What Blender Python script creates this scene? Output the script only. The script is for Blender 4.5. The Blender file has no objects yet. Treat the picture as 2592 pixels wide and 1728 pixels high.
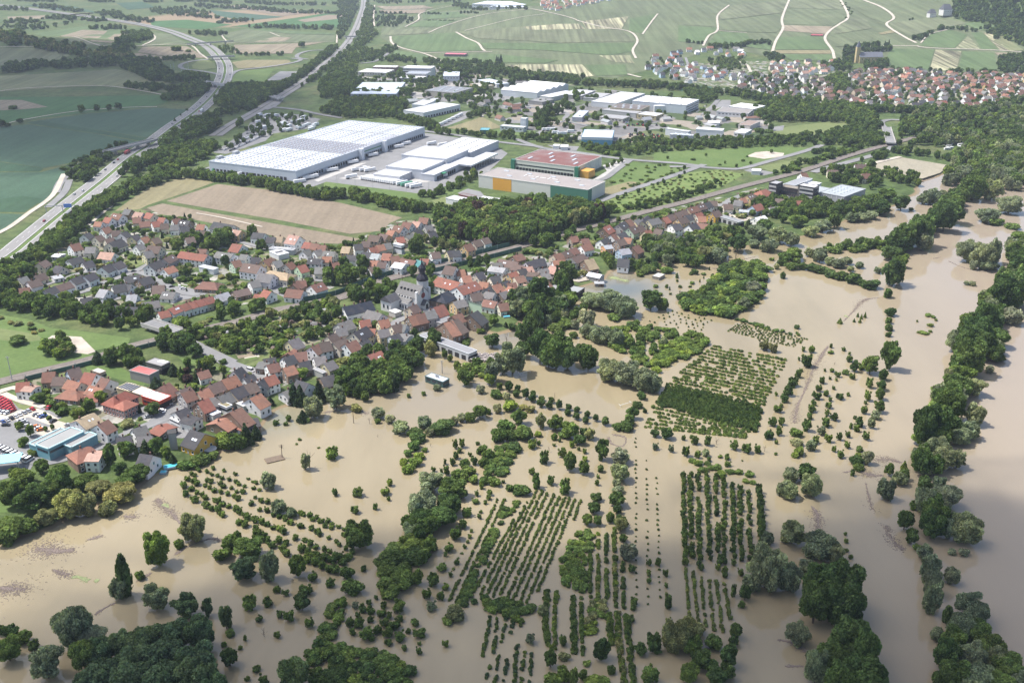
import bpy, bmesh, math, random
import numpy as np
from mathutils import Vector, Matrix
random.seed(7); RNG = np.random.default_rng(11)
R = math.radians
SC = bpy.context.scene
COL = SC.collection
# ------------------------------------------------------------------ camera
CAM_H = 240.0; PITCH = R(22.64); FPX = 2520.0
cam = bpy.data.cameras.new('camera'); cam_o = bpy.data.objects.new('camera', cam); COL.objects.link(cam_o)
cam.sensor_width = 36; cam.lens = 36*FPX/2592; cam.clip_start = 1; cam.clip_end = 40000
cam_o.location = (0, 0, CAM_H); cam_o.rotation_euler = (R(90)-PITCH, 0, 0)
SC.camera = cam_o
# ------------------------------------------------------------------ sky, sun, exposure
SUN_EL = R(60); SUN_AZ = math.atan2(0.20, -1.0)      # direction towards the sun in the ground plane (x, y)
to_sun = Vector((math.cos(SUN_AZ)*math.cos(SUN_EL), math.sin(SUN_AZ)*math.cos(SUN_EL), math.sin(SUN_EL)))
world = bpy.data.worlds.new('World'); SC.world = world; world.use_nodes = True
nt = world.node_tree; nt.nodes.clear()
sky = nt.nodes.new('ShaderNodeTexSky'); sky.sky_type = 'NISHITA'; sky.sun_disc = False
sky.sun_elevation = SUN_EL; sky.sun_rotation = math.atan2(to_sun.x, to_sun.y)
sky.air_density = 1.0; sky.dust_density = 3.5; sky.ozone_density = 1.0; sky.altitude = 240
bg = nt.nodes.new('ShaderNodeBackground'); bg.inputs['Strength'].default_value = 0.15
wo = nt.nodes.new('ShaderNodeOutputWorld')
nt.links.new(sky.outputs[0], bg.inputs[0]); nt.links.new(bg.outputs[0], wo.inputs[0])
sl = bpy.data.lights.new('sun', 'SUN'); sl.energy = 4.3; sl.angle = R(0.53); sl.color = (1.0, 0.968, 0.92)
sun = bpy.data.objects.new('sun', sl); COL.objects.link(sun); sun.location = (-300, 0, 900)
sun.rotation_euler = to_sun.to_track_quat('Z', 'Y').to_euler()
vs = SC.view_settings; vs.view_transform = 'Standard'; vs.look = 'None'; vs.exposure = 0.58; vs.gamma = 1.0; vs.use_curve_mapping = False
SC.render.engine = 'CYCLES'
cy = SC.cycles
cy.max_bounces = 5; cy.diffuse_bounces = 2; cy.glossy_bounces = 2; cy.transmission_bounces = 2; cy.transparent_max_bounces = 8; cy.volume_bounces = 0
cy.caustics_reflective = False; cy.caustics_refractive = False
cy.use_denoising = True
try: cy.denoiser = 'OPENIMAGEDENOISE'; cy.denoising_prefilter = 'NONE'
except Exception: pass
# ------------------------------------------------------------------ pixel -> place
K = 2352/864; K5 = 4.9
ZOOM = {'T1': (0,0,K), 'T2': (864,0,K), 'T3': (1728,0,K), 'T4': (0,430,K), 'T5': (864,430,K), 'T6': (1728,430,K),
        'Q1': (0,850,K), 'Q2': (864,850,K), 'Q3': (1728,850,K), 'Q4': (0,1248,K), 'Q5': (864,1248,K), 'Q6': (1728,1248,K),
        'A1': (20,500,K5), 'A2': (460,520,K5), 'A3': (820,520,K5), 'A4': (1240,480,K5), 'A5': (1580,420,K5),
        'L1': (0,900,K5), 'L2': (400,840,K5), 'L3': (780,700,K5), 'L4': (1000,600,K5),
        'W1': (520,260,2352/720), 'W2': (860,130,3.92), 'W3': (1380,180,2352/660), 'W4': (0,0,3.92), 'W5': (1900,420,2352/340),
        'S1': (250,980,5.6), 'D': (0,0,2352/2592), 'F': (0,0,1.0)}
def fpx(z, x, y):
    o = ZOOM[z]; return o[0]+x/o[2], o[1]+y/o[2]
SP, CP = math.sin(PITCH), math.cos(PITCH)
def ray(px, py):
    u = (px-1296)/FPX; v = (py-864)/FPX
    return u, CP - v*SP, -SP - v*CP
def at_z(px, py, z):
    d = ray(px, py); t = (z-CAM_H)/d[2]
    return Vector((d[0]*t, d[1]*t, z))
def px_of(p):
    X = p[0]; Y = p[1]; Zr = p[2]-CAM_H
    depth = Y*CP - Zr*SP; up = Y*SP + Zr*CP
    return 1296+FPX*X/depth, 864-FPX*up/depth
def sstep(a, b, x):
    t = np.clip((x-a)/(b-a), 0, 1); return t*t*(3-2*t)
# ------------------------------------------------------------------ terrain: flood edge and hills
LAND = 2.0
SHORE = [(-700,1500),(-60,1375),(60,1365),(150,1325),(230,1290),(330,1255),(352,1235),(400,1200),(470,1180),(540,1162),(585,1135),(640,1105),(668,1075),(690,1040),(720,1032),(760,1030),
         (830,1010),(880,1005),(940,985),(985,960),(1010,940),(1050,920),(1075,890),(1120,880),(1150,850),(1200,838),(1290,850),(1320,800),(1390,790),(1440,765),(1452,738),(1480,720),(1510,712),(1535,700),
         (1560,690),(1600,700),(1650,690),(1690,665),(1750,648),(1800,645),(1830,632),(1900,625),(1960,610),(2050,600),(2120,570),(2200,545),(2270,525),(2300,500),(2320,478),(2340,455),(2390,440),(2440,428),(2592,395),(3400,240)]
_w = [at_z(x, y, 0.0) for x, y in SHORE]
FLOOD = np.array([(p.x, p.y) for p in _w] + [(1800, 1080), (1800, -240), (-1080, -240)])
def poly_sd(P, poly):
    """signed distance, positive inside; P (n,2)"""
    n = len(poly); d2 = np.full(len(P), 1e18); ins = np.zeros(len(P), bool)
    for i in range(n):
        a = poly[i]; b = poly[(i+1) % n]; e = b-a; w = P-a
        t = np.clip((w@e)/max(e@e, 1e-9), 0, 1)
        q = w-t[:,None]*e; d2 = np.minimum(d2, (q*q).sum(1))
        c = (a[1] <= P[:,1]) != (b[1] <= P[:,1])
        with np.errstate(divide='ignore', invalid='ignore'):
            xi = a[0]+(P[:,1]-a[1])*(b[0]-a[0])/(b[1]-a[1])
        ins ^= c & (P[:,0] < xi)
    return np.where(ins, 1, -1)*np.sqrt(d2)
def hill(x, y):
    x = x/1.2; y = y/1.2
    wx = sstep(-430, 150, x - (y-1500)*0.04)
    r = np.maximum(0, y-1480.0)
    r = 1800.0*(1-np.exp(-r/1800.0)); h = wx*0.062*(r*r/(r+140.0))
    h = h + 150*np.exp(-(((x-1330)/420)**2 + ((y-2250)/520)**2))*sstep(1400, 1750, y)
    h = h + 10*sstep(2200, 4000, y) + 3.0*np.sin(x*0.004+1)*np.sin(y*0.003)*sstep(1200, 2000, y)
    h = h + 26*np.exp(-(((x+900)/300)**2 + ((y-1750)/130)**2))
    return h*1.2
def hgt_arr(x, y):
    P = np.stack([x, y], 1); sd = np.full(len(x), -1e3)
    m = (y < 1680) & (y > -360)
    if m.any(): sd[m] = poly_sd(P[m], FLOOD)
    j = 2.5*np.sin(x*.11+np.sin(y*.07)*2)+2.0*np.sin(y*.13+x*.05)
    t = sstep(-9, 9, sd+j)
    return LAND*(1-t) - 2.2*t + hill(x, y)*(1-t)
_gx = np.arange(-900, 2003, 3.5); _gy = np.arange(60, 1690, 3.5)
_GX, _GY = np.meshgrid(_gx, _gy); SDG = poly_sd(np.stack([_GX.ravel(), _GY.ravel()], 1), FLOOD).reshape(_GX.shape)
def hgt(x, y):
    if 60 <= y < 1678 and -900 <= x < 1990:      # flood edge distance from the raster
        fx = (x+900)/3.5; fy = (y-60)/3.5; i = int(fx); j = int(fy); fx -= i; fy -= j
        sd = (SDG[j,i]*(1-fx)+SDG[j,i+1]*fx)*(1-fy)+(SDG[j+1,i]*(1-fx)+SDG[j+1,i+1]*fx)*fy
    else: sd = -1e3 if y >= 60 else 1e3
    jt = 2.5*math.sin(x*.11+math.sin(y*.07)*2)+2.0*math.sin(y*.13+x*.05)
    t = min(1.0, max(0.0, (sd+jt+9)/18)); t = t*t*(3-2*t)
    return LAND*(1-t)-2.2*t+float(hill(x, y))*(1-t)
def surf(x, y): return max(0.0, hgt(x, y))
def gpF(px, py):
    z = LAND
    for _ in range(9):
        p = at_z(px, py, z); p.y = min(p.y, 30000); z2 = surf(p.x, p.y); z = z*0.4+z2*0.6 if abs(z2-z) > .01 else z2
        if abs(z2-z) < 0.02: break
    p = at_z(px, py, z); return p
def gp(z, x, y): return gpF(*fpx(z, x, y))
# ------------------------------------------------------------------ scene helpers
ALL = []        # top-level things, for labels
def link(o): COL.objects.link(o); return o
def mesh_obj(name, me, mat=None, parent=None, loc=None, color=None):
    o = bpy.data.objects.new(name, me); link(o)
    if mat is not None and not me.materials: me.materials.append(mat)
    if parent is not None: o.parent = parent
    if loc is not None: o.location = loc
    if color is not None: o.color = (*color, 1)
    return o
def mk(name, verts, faces, mat=None, smooth=False):
    me = bpy.data.meshes.new(name); me.from_pydata([tuple(v) for v in verts], [], faces); me.update()
    if mat is not None: me.materials.append(mat)
    if smooth: me.polygons.foreach_set('use_smooth', [True]*len(me.polygons))
    return me
def empty(name, loc, rz=0.0):
    o = bpy.data.objects.new(name, None); link(o); o.location = loc; o.rotation_euler = (0, 0, rz); o.empty_display_size = 1; return o
def tag(o, label, cat, group=None, at=None):
    o['label'] = label; o['category'] = cat
    if group: o['group'] = group
    p = at if at is not None else o.location
    ALL.append((o, px_of(p))); return o
def struct(o): o['kind'] = 'structure'; return o
def stuff(o, label=None, cat=None):
    o['kind'] = 'stuff'
    if label: o['label'] = label
    if cat: o['category'] = cat
    return o
class MB:
    def __init__(s): s.v = []; s.f = []
    def box(s, c, d, rz=0.0, tz=0.0):
        n = len(s.v); cs, sn = math.cos(rz), math.sin(rz)
        for dz in (-1, 1):
            for dx, dy in ((-1,-1),(1,-1),(1,1),(-1,1)):
                x = dx*d[0]/2; y = dy*d[1]/2
                s.v.append((c[0]+x*cs-y*sn, c[1]+x*sn+y*cs, c[2]+dz*d[2]/2))
        s.f += [(n,n+3,n+2,n+1),(n+4,n+5,n+6,n+7),(n,n+1,n+5,n+4),(n+1,n+2,n+6,n+5),(n+2,n+3,n+7,n+6),(n+3,n,n+4,n+7)]
        return s
    def poly(s, pts): n = len(s.v); s.v += [tuple(p) for p in pts]; s.f.append(tuple(range(n, n+len(pts)))); return s
    def prism(s, base, z0, z1):
        """base: ccw (x, y) list"""
        n = len(s.v); k = len(base)
        s.v += [(p[0], p[1], z0) for p in base] + [(p[0], p[1], z1) for p in base]
        s.f.append(tuple(n+k+i for i in range(k))); s.f.append(tuple(n+k-1-i for i in range(k)))
        for i in range(k): j = (i+1) % k; s.f.append((n+i, n+j, n+k+j, n+k+i))
        return s
    def tube(s, pts, rad, k=6, cap=True):
        rings = []
        for i, p in enumerate(pts):
            p = Vector(p); a = Vector(pts[max(0, i-1)]); b = Vector(pts[min(len(pts)-1, i+1)]); d = (b-a).normalized()
            u = d.orthogonal().normalized(); w = d.cross(u); r = rad[i] if isinstance(rad, (list, tuple)) else rad
            n = len(s.v); rings.append(n)
            for j in range(k):
                t = 2*math.pi*j/k; s.v.append(tuple(p+u*r*math.cos(t)+w*r*math.sin(t)))
        for a, b in zip(rings, rings[1:]):
            for j in range(k): s.f.append((a+j, a+(j+1) % k, b+(j+1) % k, b+j))
        if cap: s.f.append(tuple(rings[-1]+j for j in range(k))); s.f.append(tuple(rings[0]+k-1-j for j in range(k)))
        return s
    def mesh(s, name, mat=None, smooth=False): return mk(name, s.v, s.f, mat, smooth)
    def build(s, name, mat=None, parent=None, color=None, smooth=False):
        return mesh_obj(name, s.mesh(name, mat, smooth), None, parent, None, color)
# ------------------------------------------------------------------ materials
def new_mat(name):
    m = bpy.data.materials.new(name); m.use_nodes = True
    t = m.node_tree; b = t.nodes['Principled BSDF']; b.inputs['Roughness'].default_value = .8
    b.inputs['Specular IOR Level'].default_value = .25
    return m, t, b
def nd(t, typ, **kw):
    n = t.nodes.new(typ)
    for k, v in kw.items(): setattr(n, k, v)
    return n
def noise(t, scale, detail=4, rough=.6, vec=None):
    n = nd(t, 'ShaderNodeTexNoise'); n.inputs['Scale'].default_value = scale; n.inputs['Detail'].default_value = detail; n.inputs['Roughness'].default_value = rough
    if vec is not None: t.links.new(vec, n.inputs['Vector'])
    return n
def ramp(t, fac, stops):
    r = nd(t, 'ShaderNodeValToRGB'); e = r.color_ramp.elements
    while len(e) < len(stops): e.new(.5)
    for i, (p, c) in enumerate(stops): e[i].position = p; e[i].color = (*c, 1) if len(c) == 3 else c
    t.links.new(fac, r.inputs[0]); return r
def mixc(t, fac, a, b, mode='MIX'):
    m = nd(t, 'ShaderNodeMix', data_type='RGBA', blend_type=mode)
    for i, v in ((0, fac), (6, a), (7, b)):
        if isinstance(v, (int, float)): m.inputs[i].default_value = v
        elif isinstance(v, tuple): m.inputs[i].default_value = (*v, 1) if len(v) == 3 else v
        else: t.links.new(v, m.inputs[i])
    return m.outputs[2]
def geo_pos(t): return nd(t, 'ShaderNodeNewGeometry').outputs['Position']
def bump(t, b, h, strength, dist):
    n = nd(t, 'ShaderNodeBump'); n.inputs['Strength'].default_value = strength; n.inputs['Distance'].default_value = dist
    t.links.new(h, n.inputs['Height']); t.links.new(n.outputs[0], b.inputs['Normal'])
def mat_flat(name, c, rough=.8, var=.15, scale=.3, spec=.25, metallic=0.0):
    """plain colour with soft blotches and fine grain"""
    m, t, b = new_mat(name); p = geo_pos(t)
    n = noise(t, scale, 5, .65, p)
    r = ramp(t, n.outputs[0], [(.3, tuple(x*(1-var) for x in c)), (.7, tuple(min(1, x*(1+var)) for x in c))])
    t.links.new(r.outputs[0], b.inputs['Base Color']); b.inputs['Roughness'].default_value = rough
    b.inputs['Specular IOR Level'].default_value = spec; b.inputs['Metallic'].default_value = metallic
    return m
def mat_obj(name, var=.18, scale=.5, rough=.85, stain=None, rows=0, spec=.2):
    """base colour comes from the object's own colour, with blotches and (for roofs) faint courses"""
    m, t, b = new_mat(name); p = geo_pos(t); oi = nd(t, 'ShaderNodeObjectInfo')
    n = noise(t, scale, 5, .7, p)
    f = ramp(t, n.outputs[0], [(.25, (1-var,)*3), (.75, (1+var,)*3)])
    c = mixc(t, 1.0, oi.outputs['Color'], f.outputs[0], 'MULTIPLY')
    if stain:
        n2 = noise(t, scale*.35, 3, .7, p); f2 = ramp(t, n2.outputs[0], [(.48, (0,)*3), (.72, (.4,)*3)])
        c = mixc(t, f2.outputs[0], c, stain)
    if rows:
        tc = nd(t, 'ShaderNodeTexCoord'); sep = nd(t, 'ShaderNodeSeparateXYZ'); t.links.new(tc.outputs['Object'], sep.inputs[0])
        w = nd(t, 'ShaderNodeMath', operation='SINE'); k = nd(t, 'ShaderNodeMath', operation='MULTIPLY'); k.inputs[1].default_value = rows
        t.links.new(sep.outputs[0], k.inputs[0]); t.links.new(k.outputs[0], w.inputs[0]); bump(t, b, w.outputs[0], .35, .06)
    t.links.new(c, b.inputs['Base Color']); b.inputs['Roughness'].default_value = rough; b.inputs['Specular IOR Level'].default_value = spec
    return m
M = {}
M['wall'] = mat_obj('plaster', .05, .5, .9, (.5,.47,.42))
M['roof'] = mat_obj('roof_tiles', .22, .6, .85, (.12,.10,.085), rows=9.0)
M['flatroof'] = mat_obj('flat_roof', .10, .12, .85, (.30,.30,.30))
M['metalwall'] = mat_obj('sheet_cladding', .05, .06, .6, None, rows=6.0, spec=.4)
M['paint'] = mat_obj('paint', .03, 1.0, .35, None, spec=.5)
M['glass'] = mat_flat('window_glass', (.035,.042,.055), .12, .2, .2, .6)
M['frame'] = mat_flat('white_frame', (.72,.72,.70), .6, .05)
M['door'] = mat_obj('door_paint', .08, 1, .6)
M['chimney'] = mat_flat('chimney_brick', (.19,.11,.085), .9, .3, 3)
M['asphalt'] = mat_flat('asphalt', (.21,.208,.207), .95, .16, .05)
M['motorway'] = mat_flat('motorway_concrete', (.235,.228,.22), .95, .13, .04)
M['path'] = mat_flat('pale_path', (.46,.41,.34), .95, .15, .05)
M['gravel'] = mat_flat('gravel', (.42,.37,.31), .95, .25, .12)
M['ballast'] = mat_flat('railway_ballast', (.19,.165,.145), .95, .25, .3)
M['rail'] = mat_flat('rail_steel', (.22,.19,.17), .4, .2, 1, .5)
M['mark'] = mat_flat('road_paint', (.74,.74,.72), .8, .06)
M['rubber'] = mat_flat('rubber', (.02,.02,.02), .8, .2)
M['steel'] = mat_flat('galvanised_steel', (.38,.39,.40), .5, .1, 1, .5)
M['wood'] = mat_flat('weathered_wood', (.17,.13,.095), .9, .3, 2)
M['bark'] = mat_flat('bark', (.10,.078,.058), .95, .35, 3)
M['dark'] = mat_flat('dark_interior', (.03,.03,.032), .8, .2)
M['barrier'] = mat_flat('noise_barrier_green', (.055,.12,.095), .7, .2, .3)
M['concrete'] = mat_flat('concrete', (.40,.385,.36), .9, .14, .2)
M['skylight'] = mat_flat('skylight', (.62,.66,.70), .15, .08, .5, .6)
M['water_pool'] = mat_flat('pool_water', (.10,.48,.60), .08, .06, 1, .5)
# ================================================================== GROUND, WATER, FIELDS, ROADS
def stretched(a, b, n, p): t = np.linspace(0, 1, n)**p; return a+(b-a)*t
xs = np.concatenate([-stretched(640, 9000, 60, 2.2)[::-1], np.arange(-632, 900, 8.0), stretched(904, 9000, 60, 2.2)])
ys = np.concatenate([np.arange(-300, 180, 40.0), np.arange(180, 1180, 7.0), np.arange(1180, 2600, 20.0), stretched(2620, 30000, 60, 2.4)])
GX, GY = np.meshgrid(xs, ys); GX = GX*1.2; GY = GY*1.2; gh = hgt_arr(GX.ravel(), GY.ravel())
gv = np.stack([GX.ravel(), GY.ravel(), gh], 1); nx_, ny_ = len(xs), len(ys)
ii = np.arange((nx_*(ny_-1))).reshape(ny_-1, nx_)[:, :-1].ravel()
gf = np.stack([ii, ii+1, ii+nx_+1, ii+nx_], 1)
gm = bpy.data.meshes.new('ground'); gm.vertices.add(len(gv)); gm.vertices.foreach_set('co', gv.ravel().astype(np.float32))
gm.loops.add(gf.size); gm.loops.foreach_set('vertex_index', gf.ravel().astype(np.int32))
gm.polygons.add(len(gf)); gm.polygons.foreach_set('loop_start', (np.arange(len(gf))*4).astype(np.int32)); gm.polygons.foreach_set('loop_total', np.full(len(gf), 4, np.int32))
gm.update(calc_edges=True); gm.polygons.foreach_set('use_smooth', [True]*len(gf))
m, t, b = new_mat('grass_ground'); p = geo_pos(t)
n1 = noise(t, .012, 4, .6, p); n2 = noise(t, .09, 5, .7, p); n3 = noise(t, .6, 4, .7, p)
c1 = ramp(t, n1.outputs[0], [(.3, (.062,.098,.030)), (.5, (.085,.120,.040)), (.7, (.125,.13,.058))])
c2 = ramp(t, n2.outputs[0], [(.35, (.55,.6,.55)), (.6, (1.1,1.1,1.05)), (.8, (1.45,1.35,1.2))])
c3 = ramp(t, n3.outputs[0], [(.3, (.75,)*3), (.7, (1.25,)*3)])
cc = mixc(t, 1.0, mixc(t, 1.0, c1.outputs[0], c2.outputs[0], 'MULTIPLY'), c3.outputs[0], 'MULTIPLY')
sx = nd(t, 'ShaderNodeSeparateXYZ'); t.links.new(p, sx.inputs[0])
mud = ramp(t, sx.outputs[2], [(.0, (1,1,1)), (.45, (1,1,1)), (.9, (0,0,0))])   # silt where the flood reaches
t.links.new(mixc(t, mud.outputs[0], cc, (.24,.18,.11)), b.inputs['Base Color']); b.inputs['Roughness'].default_value = .95
gm.materials.append(m); ground = struct(mesh_obj('ground', gm))
# ---- flood water
m, t, b = new_mat('muddy_flood_water'); p = geo_pos(t); sx = nd(t, 'ShaderNodeSeparateXYZ'); t.links.new(p, sx.inputs[0])
n1 = noise(t, .006, 4, .6, p); n2 = noise(t, .04, 4, .6, p)
mp = nd(t, 'ShaderNodeMapping'); mp.inputs['Rotation'].default_value = (0, 0, R(-14)); mp.inputs['Scale'].default_value = (.016, .004, 1); t.links.new(p, mp.inputs['Vector'])
n3 = noise(t, 1.0, 5, .65, mp.outputs[0])
a = ramp(t, n1.outputs[0], [(.3, (.256,.210,.128)), (.7, (.308,.256,.162))])
bb = ramp(t, n3.outputs[0], [(.33, (.87,.865,.85)), (.5, (1.0,1.0,1.0)), (.67, (1.12,1.11,1.10))])
wc = mixc(t, 1.0, a.outputs[0], bb.outputs[0], 'MULTIPLY')
k1 = nd(t, 'ShaderNodeMath', operation='MULTIPLY_ADD'); k1.inputs[1].default_value = -.27; t.links.new(sx.outputs[1], k1.inputs[0]); t.links.new(sx.outputs[0], k1.inputs[2])
mr = nd(t, 'ShaderNodeMapRange'); mr.inputs[1].default_value = 30; mr.inputs[2].default_value = 160; t.links.new(k1.outputs[0], mr.inputs[0])
wc = mixc(t, mr.outputs[0], wc, (.308,.254,.194))      # the river itself carries redder silt
for cz, cx_, cy_, rad, cc_ in (('A4', 1640, 1230, 34, (.13,.14,.125)), ('L4', 1330, 1130, 26, (.17,.155,.12)), ('L2', 1500, 1060, 20, (.19,.185,.13)), ('Q2', 600, 430, 42, (.25,.21,.145))):   # stiller, clearer water behind the gardens
    q = gp(cz, cx_, cy_); dv = nd(t, 'ShaderNodeVectorMath', operation='DISTANCE'); dv.inputs[1].default_value = (q.x, q.y, 0); t.links.new(p, dv.inputs[0])
    ds = nd(t, 'ShaderNodeMath', operation='MULTIPLY_ADD'); ds.inputs[1].default_value = 22; t.links.new(n2.outputs[0], ds.inputs[0]); t.links.new(dv.outputs['Value'], ds.inputs[2])
    mq = nd(t, 'ShaderNodeMapRange'); mq.inputs[1].default_value = rad+20; mq.inputs[2].default_value = rad*.5; t.links.new(ds.outputs[0], mq.inputs[0]); wc = mixc(t, mq.outputs[0], wc, cc_)
t.links.new(wc, b.inputs['Base Color']); b.inputs['Roughness'].default_value = .06; b.inputs['IOR'].default_value = 1.40; b.inputs['Specular IOR Level'].default_value = .6
w1 = noise(t, .8, 3, .6, p); w2 = noise(t, .08, 3, .5, p); ad = nd(t, 'ShaderNodeMath', operation='ADD'); t.links.new(w1.outputs[0], ad.inputs[0]); t.links.new(w2.outputs[0], ad.inputs[1])
bump(t, b, ad.outputs[0], .06, .10)
M['water'] = m
struct(MB().poly([(x*1.2, y*1.2, 0) for x, y in ((-520,20),(1700,20),(1700,1200),(520,1000),(60,760),(-170,600),(-260,440),(-520,440))]).build('water', m))
# ---- draped sheets
def drape(name, P2, mat, lift, cut=None):
    """P2: list of (x, y) world; cut into lattice cells where the ground is not flat"""
    bm = bmesh.new(); vs_ = [bm.verts.new((x, y, 0)) for x, y in P2]
    try: bm.faces.new(vs_)
    except ValueError: bm.free(); return None
    ar = [q[0] for q in P2]; br = [q[1] for q in P2]
    far = max(br) > 1640
    if far:
        step = 60.0 if max(br) < 3800 else 150.0
        bmesh.ops.triangulate(bm, faces=bm.faces[:])
        for ax, lo, hi in ((0, min(ar), max(ar)), (1, min(br), max(br))):
            c = math.ceil(lo/step)*step
            while c < hi:
                no = Vector((1, 0, 0)) if ax == 0 else Vector((0, 1, 0))
                bmesh.ops.bisect_plane(bm, geom=bm.verts[:]+bm.edges[:]+bm.faces[:], plane_co=no*c, plane_no=no); c += step
    X = np.array([v.co.x for v in bm.verts]); Y = np.array([v.co.y for v in bm.verts])
    Z = hgt_arr(X, Y) + lift*(1+Y/400.0) if far else np.full(len(X), LAND+lift)
    for v, z in zip(bm.verts, Z): v.co.z = z
    bmesh.ops.recalc_face_normals(bm, faces=bm.faces[:])
    me = bpy.data.meshes.new(name); bm.to_mesh(me); bm.free(); me.materials.append(mat)
    if len(me.polygons) and me.polygons[0].normal.z < 0: me.flip_normals()
    return struct(mesh_obj(name, me))
_lc = [0]
def sheet(name, z, pts, mat, lift=.05):
    _lc[0] += 1
    P = [gp(z, x, y) for x, y in pts]
    return drape(name, [(p.x, p.y) for p in P], mat, lift + (_lc[0] % 12)*.005)
ROADS = []      # (polyline array, half width) for keeping plants off
def smooth_line(P, step=14.0):
    P = [np.array(q, float) for q in P]; out = []
    Q = [2*P[0]-P[1]] + P + [2*P[-1]-P[-2]]
    for i in range(1, len(Q)-2):
        p0, p1, p2, p3 = Q[i-1:i+3]; n = max(2, int(np.linalg.norm(p2-p1)/step))
        for k in range(n):
            u = k/n; out.append(.5*((2*p1)+(-p0+p2)*u+(2*p0-5*p1+4*p2-p3)*u*u+(-p0+3*p1-3*p2+p3)*u**3))
    out.append(P[-1]); return np.array(out)
def ribbon(name, L, w, mat, lift, off=0.0, zfun=None, block=True):
    d = np.gradient(L, axis=0); d /= np.maximum(np.linalg.norm(d, axis=1)[:, None], 1e-6); nrm = np.stack([-d[:,1], d[:,0]], 1)
    A = L+nrm*(off-w/2); B = L+nrm*(off+w/2)
    hz = np.maximum(hgt_arr(L[:,0], L[:,1]), -1) if zfun is None else zfun
    za = (hz if zfun is not None else np.maximum(hgt_arr(A[:,0], A[:,1]), 0)) + lift*(1+L[:,1]/400)
    zb = (hz if zfun is not None else np.maximum(hgt_arr(B[:,0], B[:,1]), 0)) + lift*(1+L[:,1]/400)
    n = len(L); v = [(A[i,0], A[i,1], za[i]) for i in range(n)] + [(B[i,0], B[i,1], zb[i]) for i in range(n)]
    f = [(i, i+1, n+i+1, n+i) for i in range(n-1)]
    me = mk(name, v, f, mat)
    if me.polygons[0].normal.z < 0: me.flip_normals()
    if block: ROADS.append((L, abs(off)+w/2))
    return struct(mesh_obj(name, me))
def pline(z, pts): return smooth_line([tuple(gp(z, x, y))[:2] for x, y in pts])
def road(z, pts, w, mat='asphalt', name='road', lift=.13): return ribbon(name, pline(z, pts), w, M[mat], lift + (len(ROADS) % 9)*.004)
def mat_field(name, c1, c2, ang=None, per=8.0, amt=.5, wob=.02):
    m, t, b = new_mat(name); p = geo_pos(t)
    n1 = noise(t, wob, 5, .65, p); n2 = noise(t, .35, 3, .7, p)
    c = ramp(t, n1.outputs[0], [(.33, c1), (.67, c2)]).outputs[0]
    c = mixc(t, 1.0, c, ramp(t, n2.outputs[0], [(.3, (.85,)*3), (.7, (1.15,)*3)]).outputs[0], 'MULTIPLY')
    if ang is not None:      # crop or vine rows
        for pr, am in ((per, amt), (per*5.3, amt*.5)):
            mp = nd(t, 'ShaderNodeMapping'); mp.inputs['Rotation'].default_value = (0, 0, R(ang)); t.links.new(p, mp.inputs['Vector'])
            mp.inputs['Scale'].default_value = (1/pr, .0035, .001)
            n4 = noise(t, 1.0, 2, .5, mp.outputs[0])
            c = mixc(t, 1.0, c, ramp(t, n4.outputs[0], [(.36, (1-am,)*3), (.64, (1+am,)*3)]).outputs[0], 'MULTIPLY')
    t.links.new(c, b.inputs['Base Color']); b.inputs['Roughness'].default_value = .95; return m
FM = {'tan': mat_field('ploughed_loess', (.195,.158,.113), (.225,.183,.132), 20, 5, .07),
      'straw': mat_field('straw_stubble', (.185,.165,.09), (.215,.19,.105), 65, 6, .10),
      'green': mat_field('spring_wheat', (.042,.105,.032), (.058,.128,.040), 70, 9, .10),
      'teal': mat_field('barley', (.044,.088,.052), (.055,.102,.060), 75, 10, .08),
      'dteal': mat_field('dark_crop', (.032,.072,.036), (.044,.09,.046), 75, 10, .10),
      'olive': mat_field('olive_field', (.13,.15,.07), (.17,.175,.09), 82, 9, .18),
      'brown': mat_field('brown_vine_field', (.20,.165,.115), (.235,.20,.14), 84, 7, .16),
      'grass': mat_field('meadow', (.085,.135,.038), (.115,.162,.05), None),
      'lgrass': mat_field('mown_meadow', (.13,.16,.06), (.155,.18,.072), None),
      'vine': mat_field('vineyard', (.098,.122,.060), (.122,.140,.074), 92, 12, .16),
      'vine2': mat_field('vineyard_light', (.112,.130,.068), (.138,.150,.086), 85, 10, .22),
      'vine3': mat_field('vineyard_green', (.080,.122,.048), (.100,.140,.060), 96, 10, .14),
      'rows': mat_field('vineyard_rows', (.15,.165,.09), (.22,.21,.13), 8, 7, .5),
      'rows2': mat_field('vineyard_rows_pale', (.20,.20,.12), (.27,.25,.16), -12, 6, .55),
      'scrub': mat_field('fallow_scrub', (.105,.16,.045), (.16,.20,.065), None, wob=.08),
      'silt': mat_field('silted_field', (.27,.245,.185), (.31,.28,.21), 30, 9, .06)}
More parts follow.
